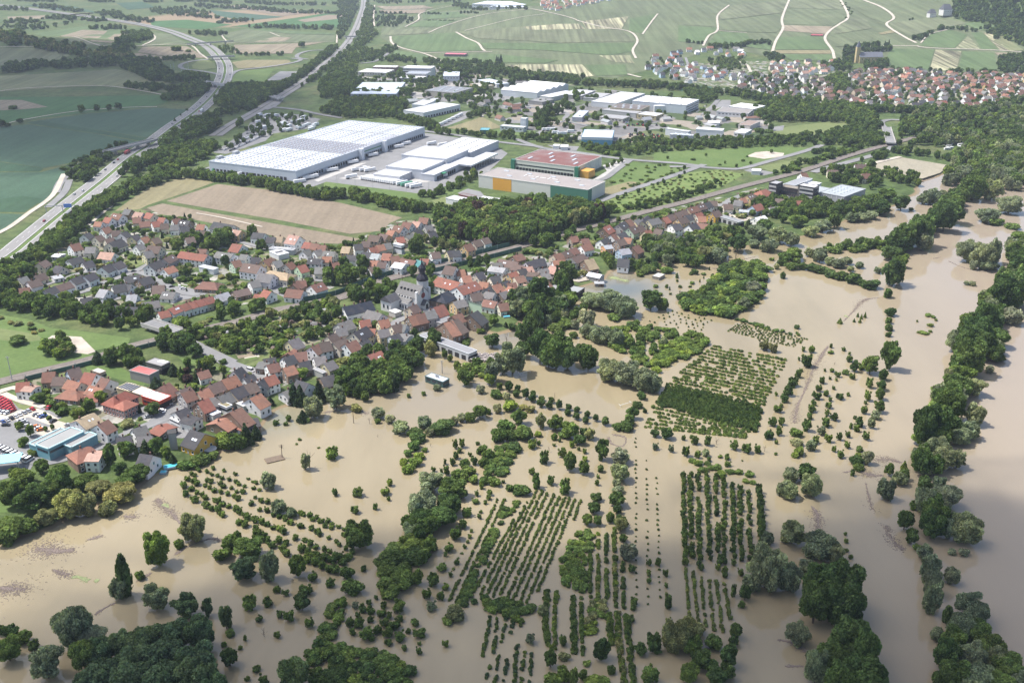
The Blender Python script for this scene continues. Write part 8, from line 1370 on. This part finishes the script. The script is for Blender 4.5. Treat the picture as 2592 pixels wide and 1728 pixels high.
# traffic on the motorway
for i in range(34):
    k = random.randrange(6, 80); off = random.choice([-9.6, -6, 6, 9.6]); d = AB[min(k+1, len(AB)-1)]-AB[k]; d = d/np.linalg.norm(d); q = AB[k]+np.array([-d[1], d[0]])*off
    vehicle(Vector((q[0], q[1], surf(q[0], q[1])+.2*(1+q[1]/400))), math.atan2(d[1], d[0]), random.choice(MIXC), 'driving on the motorway', 'car', k < 30)
for z, a, b, n in [('T1',(1540,1040),(1720,950),22),('T1',(1580,1045),(1800,945),22),('T1',(1640,1010),(1830,930),20),('T1',(1660,960),(1850,905),18),('T1',(1700,925),(1860,890),14),('T1',(1600,1000),(1760,930),16),('T1',(1730,890),(1850,875),12),('W3',(1360,380),(1460,310),8),('W3',(80,480),(170,460),7),('W5',(540,560),(820,540),9)]:
    carrow(z, a, b, n, 'parked in the lot near '+near_lm(fpx(z, *a)), ['white','silver','white','black','grey'], 20, 'car', False)
def trailer(p, rz, label, colr=(.74,.74,.74), L=13.4, cab=None):
    o = empty('truck' if cab else 'trailer', p, rz); MB().box((0,0,2.45), (L,2.5,2.7)).build('cargo_box', M['paint'], o, colr); MB().box((0,0,.95), (L*.96,1.2,.3)).build('chassis', M['steel'], o)
    for k in (-.40, -.31, -.22): put('wheel_pair', shared('axle', lambda: MB().tube([(0,-1.2,0),(0,1.2,0)], .5, 8).mesh('wheel_pair', M['rubber'])), o, (L*k, 0, .5))
    if cab: MB().box((L/2+1.6,0,1.9), (2.2,2.45,2.9)).build('cab', M['paint'], o, cab); MB().box((L/2+2.71,0,2.5), (.06,2.1,1.0)).build('windscreen', M['glass'], o); put('wheel_pair', shared('axle', lambda: None), o, (L/2+1.8, 0, .5))
    tag(o, label, 'truck' if cab else 'trailer', 'trailers and trucks'); return o
a, b = gp('W1', 1330,632), gp('W1', 1590,672); ang = math.atan2((b-a).y, (b-a).x)
for i in range(16): t_ = i/15; trailer(on(a+(b-a)*t_, .12), ang+R(72), 'white trailer in the long parked row below the cold store')
for i in range(4): trailer(on(gp('W1', 1625+38*i, 680+8*i), .12), ang+R(72), 'white trailer in the short parked row beside the long trailer row', (.10,.32,.2) if i == 1 else (.74,.74,.74))
for x, y, c, lab in [(1470,590,(.25,.26,.28),'dark trailer left of the cold store front'),(1530,600,(.74,.74,.74),'white trailer beside the dark one'),(1620,600,(.6,.25,.05),'orange trailer before the cold store'),(1660,612,(.74,.74,.74),'white trailer beside the orange one'),(1205,625,(.74,.74,.74),'lone white trailer on the concrete strip'),(1255,565,(.74,.74,.74),'white trailer at the lorry lane corner'),(1290,560,(.74,.74,.74),'white trailer at the lorry lane corner'),(1320,565,(.74,.74,.74),'white trailer at the lorry lane corner'),(1360,570,(.74,.74,.74),'white trailer at the lorry lane corner'),(1050,570,(.74,.74,.74),'white trailer docked at the hall side'),(850,635,(.74,.74,.74),'white trailer docked at the hall side'),(885,625,(.74,.74,.74),'white trailer docked at the hall side'),(1220,505,(.74,.74,.74),'white trailer docked at the hall side'),(1385,445,(.74,.74,.74),'white trailer docked at the hall side'),(1600,375,(.74,.74,.74),'white trailer docked at the hall side'),(1660,350,(.74,.74,.74),'white trailer docked at the hall side'),(1955,620,(.74,.74,.74),'white trailer docked at the cold store'),(780,665,(.74,.74,.74),'white trailer at the hall corner'),(1870,350,(.74,.74,.74),'white trailer behind the cold store'),(1960,360,(.74,.74,.74),'white trailer behind the cold store'),(320,600,(.74,.74,.74),'white trailer docked at the left end of the hall'),(110,570,(.05,.25,.12),'green skip trailer at the left end of the hall'),(190,575,(.5,.05,.04),'red skip trailer at the left end of the hall')]:
    trailer(on(gp('W1', x, y), .12), ang+R(72) if y > 560 else ang+R(75), lab, c)
for i in range(22): x = 430+random.random()*480; y = 110+random.random()*130; trailer(on(gp('W1', x, y), .12), R(70)+random.gauss(0, .08), 'white lorry parked on the truck stop', (.72,.73,.74), 12, (.7,.7,.7))
for i in range(6): trailer(on(gp('W2', 1010+38*i, 735-18*i), .12), R(60), 'white truck in the row beside the dirt lot', (.74,.74,.74), 9)
for x, y in [(2040,790),(2080,790),(2120,790),(2140,820),(2190,830),(2215,830),(2290,810)]: trailer(on(gp('W2', x, y), .12), R(20), 'white trailer on the open works yard', (.74,.74,.74), 9)
for k, col_, lab in [(20,(.05,.16,.4),'blue tanker lorry on the motorway'),(26,(.4,.05,.05),'red lorry on the motorway'),(9,(.2,.2,.2),'dark lorry at the left edge of the motorway'),(38,(.7,.7,.7),'white lorry below the dark bridge'),(44,(.7,.7,.7),'white lorry by the motorway loop')]:
    d = AB[k+1]-AB[k]; d = d/np.linalg.norm(d); q = AB[k]+np.array([-d[1], d[0]])*9.5*(-1 if k != 26 else 1); trailer(Vector((q[0], q[1], surf(q[0], q[1])+.35)), math.atan2(d[1], d[0]), lab, col_, 11, col_)
p = on(gp('L2', 262, 1165), .12); bus = empty('coach', p, R(-38)); tag(bus, 'white coach parked below the village street', 'bus'); MB().box((0,0,1.75), (12,2.5,2.7)).build('body', M['paint'], bus, (.72,.72,.72)); MB().box((0,0,2.25), (11.7,2.56,.95)).build('window_band', M['glass'], bus); MB().box((0,0,3.15), (11.6,2.3,.15)).build('roof', M['paint'], bus, (.76,.76,.76))
for sx in (-3.6, 3.8): put('wheel_pair', shared('axle', lambda: None), bus, (sx, 0, .5))
for i in range(34):      # small sheds, containers and stores between the halls
    z, x, y = random.choice([('W2', random.uniform(700,1500), random.uniform(430,560)), ('W2', random.uniform(1400,2300), random.uniform(500,720)), ('W3', random.uniform(250,1500), random.uniform(380,480)), ('W3', random.uniform(1450,1950), random.uniform(400,520))]); q = gp(z, x, y)
    if blocked(q.x, q.y, 5): continue
    o = empty('works_shed', q, R(random.choice([33, 123, 20]))); gable_parts(o, random.uniform(8,20), random.uniform(6,11), random.uniform(4.5,7), 3.6, jit(random.choice([ROOFC['l'][0], ROOFC['g'][0], ROOFC['b'][0], (.55,.56,.57)])), jit((.5,.49,.46))); tag(o, 'small shed among the works yards near %s' % near_lm(px_of(q)), 'shed', 'works sheds')
carrow('W2', (1640,560), (1900,570), 12, 'parked among the works yards', MIXC, 80, 'car', False); carrow('W2', (1900,690), (2010,640), 10, 'parked beside the poplars of the works', MIXC, 60, 'car', False); carrow('W3', (650,460), (760,470), 8, 'parked before the roadside office', MIXC, 80, 'car', False)
# caravans and yard machines
for i in range(26):
    x = 1800+random.random()*240; y = 965+random.random()*75; q = gp('T3', x, y); o = empty('caravan', q, random.choice([.3, 1.8])+random.gauss(0, .15)); MB().box((0,0,1.5), (6.2,2.3,2.3)).build('body', M['paint'], o, (.74,.74,.72)); MB().box((0,0,1.9), (5.4,2.36,.6)).build('window_band', M['glass'], o); put('wheel_pair', shared('axle', lambda: None), o, (0, 0, .4)); tag(o, 'white caravan on the camping ground by the forest', 'caravan', 'caravans on the camping ground')
for i in range(24):
    x, y = ((1960+random.random()*260, 862+random.random()*10) if i < 10 else (1985+random.random()*240, 930+random.random()*26)); q = gp('T2', x, y); o = empty('tractor', on(q, .1), random.uniform(0, 3)); MB().box((.3,0,1.3), (2.6,1.3,1.1)).build('bonnet', M['paint'], o, (.45,.03,.02) if random.random() < .75 else (.05,.06,.05)); MB().box((-1.2,0,1.9), (1.5,1.6,2.0)).build('cab', M['glass'], o); put('wheel_pair', shared('axle', lambda: None), o, (-1.3, 0, .6)); put('wheel_pair', shared('axle', lambda: None), o, (1.2, 0, .5)); tag(o, 'farm tractor on the machinery yard', 'tractor', 'tractors on the machinery yard')
for i in range(9):
    q = gp('W3', 990+16*i, 372); o = MB().tube([(0,0,0),(0,0,9.0),(0,0,9.8)], [2.3,2.3,.8], 14).build('silo', M['paint'], None, (.66,.67,.68)); o.location = q; tag(o, 'pale steel silo in the row before the tallest works hall', 'silo', 'silos at the works')
# ---- barriers, bridges, gantry, poles
dR = np.gradient(RL, axis=0); dR /= np.linalg.norm(dR, axis=1)[:, None]
def along(L_, d, i0, i1, off, name, h, th, mat, lab, cat, z0=-.3):
    o = empty(name, (L_[i0][0], L_[i0][1], LAND)); pan = MB(); 
    for i in range(i0, i1):
        a = L_[i]+np.array([-d[i,1], d[i,0]])*off; b = L_[i+1]+np.array([-d[i+1,1], d[i+1,0]])*off; l_ = np.linalg.norm(b-a); m_ = (a+b)/2
        q = MB().box((0,0,0), (l_-.25, th, h-z0)).build('panel', M[mat], o); q.location = (m_[0]-o.location.x, m_[1]-o.location.y, (h+z0)/2); q.rotation_euler = (0, 0, math.atan2(b[1]-a[1], b[0]-a[0]))
        q = put('post', box_mesh('barrier_post', (.3, .35, 4.2), 'steel'), o, (a[0]-o.location.x, a[1]-o.location.y, 1.7))
    tag(o, lab, cat, at=Vector((*L_[(i0+i1)//2], 2)))
def idx_near(L_, pxy): q = gpF(*pxy); return int(np.argmin(((L_-np.array([q.x, q.y]))**2).sum(1)))
i0, i1, i2, i3 = idx_near(RL, (760,775)), idx_near(RL, (1315,626)), idx_near(RL, (0,967)), idx_near(RL, (400,861))
along(RL, dR, i0, i1, 7.2, 'noise_barrier', 3.4, .25, 'barrier', 'green noise barrier on the far side of the railway through the village', 'barrier'); along(RL, dR, idx_near(RL, (1080,684)), i1, -7.2, 'noise_barrier', 3.2, .25, 'barrier', 'green noise barrier on the near side of the railway above the village centre', 'barrier'); along(RL, dR, i2+1, idx_near(RL, (240,907)), -7.2, 'noise_barrier', 2.6, .25, 'barrier', 'green noise barrier beside the railway at the left edge', 'barrier'); along(RL, dR, idx_near(RL, (330,880)), i3, -7.4, 'noise_barrier', 2.6, .25, 'barrier', 'short green noise barrier next to the road bridge', 'barrier')
def bridge(p, q, w, h, lab, mat='concrete', piers=3, th=1.2, ramp_=False):
    d = q-p; L = d.length; o = empty('bridge', (p+q)/2, math.atan2(d.y, d.x)); MB().box((0,0,h-th/2), (L,w,th)).build('deck', M[mat], o); MB().box((0,0,h+.06), (L,w-1.6,.1)).build('carriageway', M['asphalt'], o)
    for s in (-1, 1): MB().box((0, s*(w/2-.2), h+.55), (L,.35,1.1)).build('parapet', M[mat], o)
    for k in range(piers): put('pier', box_mesh('pier%d' % int(h), (1.2, 5, h-th+1.5), 'concrete'), o, (-L*.32+L*.64*(k/(max(1, piers-1))), 0, (h-th-1.5)/2))
    if ramp_:
        for s in (-1, 1): m = MB(); x0, x1 = s*L/2, s*(L/2+34); m.v = [(x0,-w/2-4,-.3),(x0,w/2+4,-.3),(x0,w/2,h-.1),(x0,-w/2,h-.1),(x1,-w/2,-.3),(x1,w/2,-.3)]; m.f = [(0,1,2,3),(3,2,5,4),(1,5,2),(0,3,4)] if s > 0 else [(3,2,1,0),(4,5,2,3),(2,5,1),(4,3,0)]; m.build('embankment', FM['grass'], o)
    tag(o, lab, 'bridge', at=(p+q)/2+Vector((0,0,h)))
bridge(gp('T1',1408,590), gp('T1',1562,618), 9, 6.5, 'dark bridge over the motorway beside the wood', 'steel', 3, 1.6); bridge(gp('T1',1430,416), gp('T1',1620,410), 10, 6, 'pale road bridge over the motorway at the loop', 'concrete', 3); bridge(gp('T1',1290,318), gp('T1',1610,312), 6, 6, 'thin farm bridge over the motorway above the loop', 'concrete', 3); bridge(gp('T1',730,1082), gp('T1',1085,992), 9, 6, 'curving road overpass crossing the motorway near the lower fields', 'concrete', 4); bridge(gp('T1',1870,690), gp('T1',1945,705), 9, 6, 'short dark bridge over the straight highway', 'steel', 2); bridge(gp('T1',490,118), gp('T1',640,108), 8, 6, 'far brown bridge over the motorway with a blue sign', 'wood', 2); bridge(gp('T2',20,275), gp('T2',110,270), 8, 6, 'far low bridge over the straight highway', 'concrete', 2)
bridge(gp('T4',1020,1088), gp('T4',1225,1155), 10, 4.2, 'road bridge with pale parapets over the railway', 'concrete', 2, 1.4); bridge(gp('T3',1432,1010), gp('T3',1400,900), 11, 4.5, 'pale curved road bridge over the railway by the meadow', 'concrete', 3, 1.2)
k = idx_near(AB, (152,537)); q = AB[k]; d = AB[k+1]-AB[k]; ga = empty('sign_gantry', (q[0], q[1], LAND), math.atan2(d[1], d[0])-R(90)); tag(ga, 'blue motorway sign gantry over both carriageways', 'sign'); MB().box((0,0,6.4), (29,.5,.6)).build('beam', M['steel'], ga); MB().box((5,-.35,6.2), (7,.2,3.4)).build('blue_sign', M['paint'], ga, (.03,.16,.52)); MB().box((5,-.47,6.2), (6.5,.03,.14)).build('sign_line', M['mark'], ga)
for s in (-14.3, 0, 14.3): MB().box((s,0,3.1), (.5,.5,6.8)).build('post', M['steel'], ga)
def pole(z, x, yt, yb, lab, name='utility_pole', r=.22, arms=True, mat='wood'):
    b = gp(z, x, yb); fx, ft = fpx(z, x, yt); d = ray(fx, ft); h = CAM_H+d[2]*(b.y/d[1])-b.z; o = empty(name, b); MB().tube([(0,0,-3),(0,0,h)], [r, r*.6], 8).build('mast', M[mat], o)
    if arms: MB().box((0,0,h-.5), (2.4,.16,.16)).build('crossarm', M[mat], o); MB().box((0,0,h-1.2), (1.8,.16,.16)).build('crossarm', M[mat], o)
    tag(o, lab, 'pole')
pole('Q1', 1945, 748, 838, 'wooden power pole standing in the flood beside the floating deck'); pole('Q2', 695, 168, 258, 'concrete power pole in the flood beside the club house', r=.35, mat='concrete'); pole('Q2', 85, 520, 600, 'thin pole in the flood left of the silver bushes', arms=False); pole('Q2', 1470, 390, 455, 'thin pole behind the line of round trees', arms=False, r=.14); pole('Q1', 85, 140, 310, 'tall grey lighting mast beside the railway', 'light_mast', .3, True, 'steel'); pole('L2', 1535, 1392, 1440, 'short stub pole behind the power pole', arms=False); pole('A3', 975, 870, 960, 'dark pole behind the church roof', arms=False); pole('T4', 1635, 1215, 1260, 'thin lamp post by the access road', 'lamp_post', .12, False, 'steel')
for x in (1090, 1240, 1385, 1525, 1665, 1845, 1920): pole('W1', x, 600+(x-1090)*.07, 690+(x-1090)*.07, 'slim lamp mast along the lorry yard edge', 'lamp_post', .14, False, 'steel')
for x, y in ((1200,470),(1250,478),(1300,470),(1180,478),(1270,486)): pole('T1', x, y-34, y+14, 'lattice mast of the switchyard by the motorway loop', 'switchyard_mast', .35, True, 'steel')
# ---- flood odds and ends
for i, (z, x, yt, yb) in enumerate([('Q1',2132,800,905),('A5',1385,1040,1185),('A5',1965,1280,1390),('Q4',1822,925,985),('Q2',1432,760,800),('Q3',1045,178,200),('Q3',562,750,795),('Q3',232,695,745),('Q5',100,725,780),('Q2',195,560,605),('Q2',252,675,700),('Q2',615,735,760),('L4',1385,1190,1310)]):
    b = gp(z, x, yb); fx, ft = fpx(z, x, yt); d = ray(fx, ft); h = max(1.5, CAM_H+d[2]*(b.y/d[1])-b.z); o = empty('dead_tree', b); g = random.Random(i); mb = MB(); mb.tube([(0,0,-1),(g.uniform(-.1,.1)*h,0,h*.5),(g.uniform(-.2,.2)*h,.05*h,h)], [h*.03,h*.02,h*.005], 6); mb.build('trunk', M['bark'], o)
    for k in range(7): a = g.uniform(0, 6.28); z0 = g.uniform(.2, .7)*h; l_ = g.uniform(.2, .42)*h; MB().tube([(0,0,z0),(l_*.6*math.cos(a),l_*.6*math.sin(a),z0+l_*.5),(l_*math.cos(a),l_*math.sin(a),z0+l_)], [h*.014,h*.009,h*.003], 5).build('branch', M['bark'], o)
    tag(o, 'bare dead tree standing in floodwater near %s' % near_lm(fpx(z, x, yb)), 'tree', 'dead trees')
p = gp('Q1', 1893, 850); o = MB().box((0,0,.25), (9,5.2,.3)).build('floating_deck', M['wood']); o.location = p; o.rotation_euler = (0, 0, .5); tag(o, 'brown wooden deck floating in the flood', 'deck')
for i, (z, x, y) in enumerate((('Q2',1265,262),('Q2',1960,480))):
    q = gp(z, x, y); o = empty('goal', q, .55); tag(o, 'white football goal top showing above the flood by %s' % ('the tall trees' if i == 0 else 'the dark hedge corner'), 'goal'); MB().box((0,0,1.3), (7.3,.16,.16)).build('crossbar', M['frame'], o)
    for s in (-1, 1): MB().box((s*3.6,0,.4), (.16,.16,1.8)).build('post', M['frame'], o); MB().box((s*3.6,.8,1.2), (.12,1.6,.12)).build('stay', M['frame'], o)
def pool(z, x, y, L, W, rz, lab):
    q = gp(z, x, y); o = empty('swimming_pool', q, rz); MB().box((0,0,.45), (L,W,.9)).build('pool_wall', M['paint'], o, (.30,.42,.50)); MB().box((0,0,.93), (L-.5,W-.5,.06)).build('pool_water', M['water_pool'], o); tag(o, lab, 'pool')
pool('L1', 2150, 1375, 9, 3.6, .42, 'long turquoise garden pool at the flood edge'); pool('L3', 55, 680, 8, 4, -.25, 'bright blue garden pool among the allotments'); pool('L1', 2030, 1455, 3, 2.6, 0, 'small round blue paddling pool by the flood edge'); pool('L4', 1385, 995, 4.5, 2.2, .2, 'teal boat-shaped basin in the flooded garden')
p = gp('L2', 648, 1462); o = empty('trampoline', p); lathe([(3.2,.5),(3.2,.9),(2.9,.95)], 18, 0, 0).build('frame', M['steel'], o); lathe([(.1,.88),(2.9,.88)], 18, 0, 0).build('cover', M['flatroof'], o, (.5,.52,.55)); tag(o, 'round grey covered trampoline before the yellow house', 'trampoline')
p = gp('L1', 60, 1400); o = empty('canopy', p, .25); MB().box((0,0,5.2), (16,9,.35)).build('canopy_roof', M['paint'], o, (.30,.66,.80)); [MB().box((x,y,2.4), (.35,.35,5.2)).build('post', M['steel'], o) for x in (-7,7) for y in (-3.6,3.6)]; tag(o, 'pale blue canopy over parked cars at the left edge', 'canopy')
# drifting debris: rafts of twigs, reeds and rubbish
M['debris'] = mat_flat('driftwood', (.19,.152,.13), .95, .3, .9); M['algae'] = mat_flat('duckweed', (.24,.27,.13), .9, .25, .8)
def raft(z, pts, width, n, mat='debris', s=(.2, .75), name='floating_debris'):
    L_ = pline(z, pts); mb = MB(); seg = len(L_); 
    for k in range(int(n*1.5)):
        u = random.random()*(seg-1); i = int(u); q = L_[i]+(L_[min(i+1, seg-1)]-L_[i])*(u-i); wv = width*(.55+.45*math.sin(u*.9+width)); a = random.uniform(0, 6.28); r = abs(random.gauss(0, .36))*wv
        if random.random() < .15: r *= 1.8
        mb.box((q[0]+r*math.cos(a), q[1]+r*math.sin(a), .03+.05*random.random()), (random.uniform(*s), random.uniform(*s)*.4, .07), random.uniform(0, 3))
    o = mb.build(name, M[mat]); stuff(o); return o
for z, pts, w, n in [('Q3',[(1000,70),(940,160),(890,250),(840,380),(790,480),(770,600)],5,1500),('T6',[(1350,882),(1270,890),(1220,920),(1180,970),(1110,1040)],4.5,700),('T6',[(1000,1220),(950,1290)],4,300),('Q1',[(1080,1125),(1130,1180),(1200,1240),(1240,1290)],6,700),('Q4',[(250,380),(330,390),(400,400),(500,390)],13,1300),('Q4',[(0,650),(80,660),(170,660)],11,700),('Q4',[(370,525),(430,555),(480,560)],5,260),('Q4',[(600,320),(700,295)],5,120),('Q4',[(660,830),(720,790),(790,755)],2.5,260),('Q4',[(950,600),(1040,550)],2,160),('Q4',[(1210,420),(1290,370),(1450,310),(1530,330)],2.4,330),('Q1',[(860,1240),(930,1250)],6,160),('Q6',[(890,90),(930,150),(930,250)],5,420),('Q6',[(1400,220),(1450,330),(1520,390)],6,300),('Q3',[(1340,860),(1420,850),(1500,870)],7,330),('Q3',[(1230,930),(1300,960),(1380,960)],8,420),('Q3',[(1260,1010),(1280,1100),(1310,1200)],4,160),('Q3',[(1110,940),(1160,930)],4,80),('Q6',[(660,1010),(760,1030),(860,1100)],4,260),('Q6',[(720,1190),(830,1190)],3,120),('Q2',[(10,470),(100,500),(180,540)],4,220),('L2',[(1650,890),(1740,880)],3,120),('L2',[(2060,1000),(2330,960)],3,240),('T6',[(200,680),(290,670),(330,640)],6,260),('T6',[(1840,630),(1900,660),(2000,690),(2110,700)],3,240),('T6',[(1730,610),(1780,600)],3,60),('T6',[(340,630),(500,600)],2,160),('A4',[(1490,1020),(1650,1030)],4,160),('L3',[(230,1420),(290,1430)],3,120),('Q2',[(1870,680),(1960,700),(1940,760),(1860,740),(1840,700)],1.6,420)]: raft(z, pts, w, n)
for z, pts, w, n in [('Q4',[(510,575),(560,580),(595,600)],3,260),('Q1',[(1130,1160),(1160,1180)],3,160),('A4',[(1520,1090),(1600,1110),(1690,1130)],9,900),('T6',[(1120,1005),(1140,1015)],2,40),('Q4',[(660,600),(670,605)],1.2,40),('L3',[(2300,1010),(2320,1020)],2,30)]: raft(z, pts, w, n, 'algae', (.4, 1.4), 'duckweed')
# rubble heap by the long shed
hp = MB(); 
for k in range(420):
    q = gp('Q2', 880+200*random.random(), 130+50*random.random()); hp.box((q.x, q.y, q.z+random.random()*1.6), (random.uniform(.3,1.6), random.uniform(.3,1.3), random.uniform(.2,1)), random.uniform(0,3))
M['rubble'] = mat_flat('mixed_rubble', (.36,.32,.30), .9, .6, .9); stuff(hp.build('rubble_heap', M['rubble']))
# allotment huts and garden plots
for i in range(38):
    z, x, y = random.choice([('L2', random.uniform(560,1500), random.uniform(-80,260)), ('A2', random.uniform(1150,1950), random.uniform(1240,1540)), ('L3', random.uniform(0,350), random.uniform(280,640))]); q = gp(z, x, y)
    if blocked(q.x, q.y, 2): continue
    o = empty('garden_hut', q, random.choice([.4, 2.0])); gable_parts(o, random.uniform(2.6,4.4), 2.8, 2.9, 2.1, jit(random.choice([ROOFC['k'][0], ROOFC['g'][0], ROOFC['l'][0]])), jit(random.choice([(.22,.15,.1), (.4,.38,.33)])), over=.2); put('door', box_mesh('hut_door', (.8, .08, 1.8), 'door'), o, (0, -1.44, .9), 0, (.2,.15,.1)); tag(o, 'small garden hut near %s' % near_lm(px_of(q)), 'hut', 'allotment huts')
for i in range(46):
    z, x, y = random.choice([('L2', random.uniform(560,1500), random.uniform(-80,260)), ('A2', random.uniform(1150,1950), random.uniform(1260,1540)), ('L3', random.uniform(0,350), random.uniform(280,640)), ('L2', random.uniform(1000,1400), random.uniform(200,330))]); q = gp(z, x, y)
    if blocked(q.x, q.y, 3): continue
    a = .45; w, l = random.uniform(2.5,5), random.uniform(4,9); c, s = math.cos(a), math.sin(a)
    drape('garden_bed', [(q.x+c*dx*l/2-s*dy*w/2, q.y+s*dx*l/2+c*dy*w/2) for dx, dy in ((-1,-1),(1,-1),(1,1),(-1,1))], random.choice([FM['brown'], FM['lgrass'], FM['tan'], M['path'], FM['grass']]), .07+i*.002)
# ---- the summer haze
hz = MB().box((0, 18000, 153), (23000, 37400, 314)).mesh('haze'); m = bpy.data.materials.new('haze'); m.use_nodes = True; t = m.node_tree; t.nodes.clear(); pv = nd(t, 'ShaderNodeVolumePrincipled'); pv.inputs['Color'].default_value = (.78,.87,1.0,1); pv.inputs['Density'].default_value = .000085; pv.inputs['Anisotropy'].default_value = .25
out = nd(t, 'ShaderNodeOutputMaterial'); t.links.new(pv.outputs[0], out.inputs['Volume']); hz.materials.append(m); stuff(mesh_obj('haze', hz))
# ================================================================== LABELS
TOTAL = {}
def finish_labels():
    for root, rc, wc, L, hr in HOUSES:
        if not root.get('_lab'):
            p = px_of(root.location); size = 'large' if L > 17 else ('small' if L < 8 else '')
            kind = {'barn': 'barn', 'bungalow': 'bungalow'}.get(root.name.split('.')[0], 'house')
            lab = ' '.join(q for q in (size, WALLC[wc][1], kind, 'with', ROOFC[rc][1], 'roof near', near_lm(p)) if q)
            tag(root, lab, kind, 'village houses')
        if '_lab' in root: del root['_lab']
    by = {}
    for o, p in ALL:
        if '_lab' in o: del o['_lab']
        by.setdefault(o['label'], []).append((p, o))
    for lab, L in by.items():
        if len(L) < 2: continue
        L.sort(key=lambda a: a[0][0]); n = len(L)
        for i, (p, o) in enumerate(L):
            t_ = 'leftmost' if i == 0 else ('rightmost' if i == n-1 else ('%s from left' % NTH(i+1)))
            o['label'] = '%s, %s' % (lab, t_)
finish_labels()
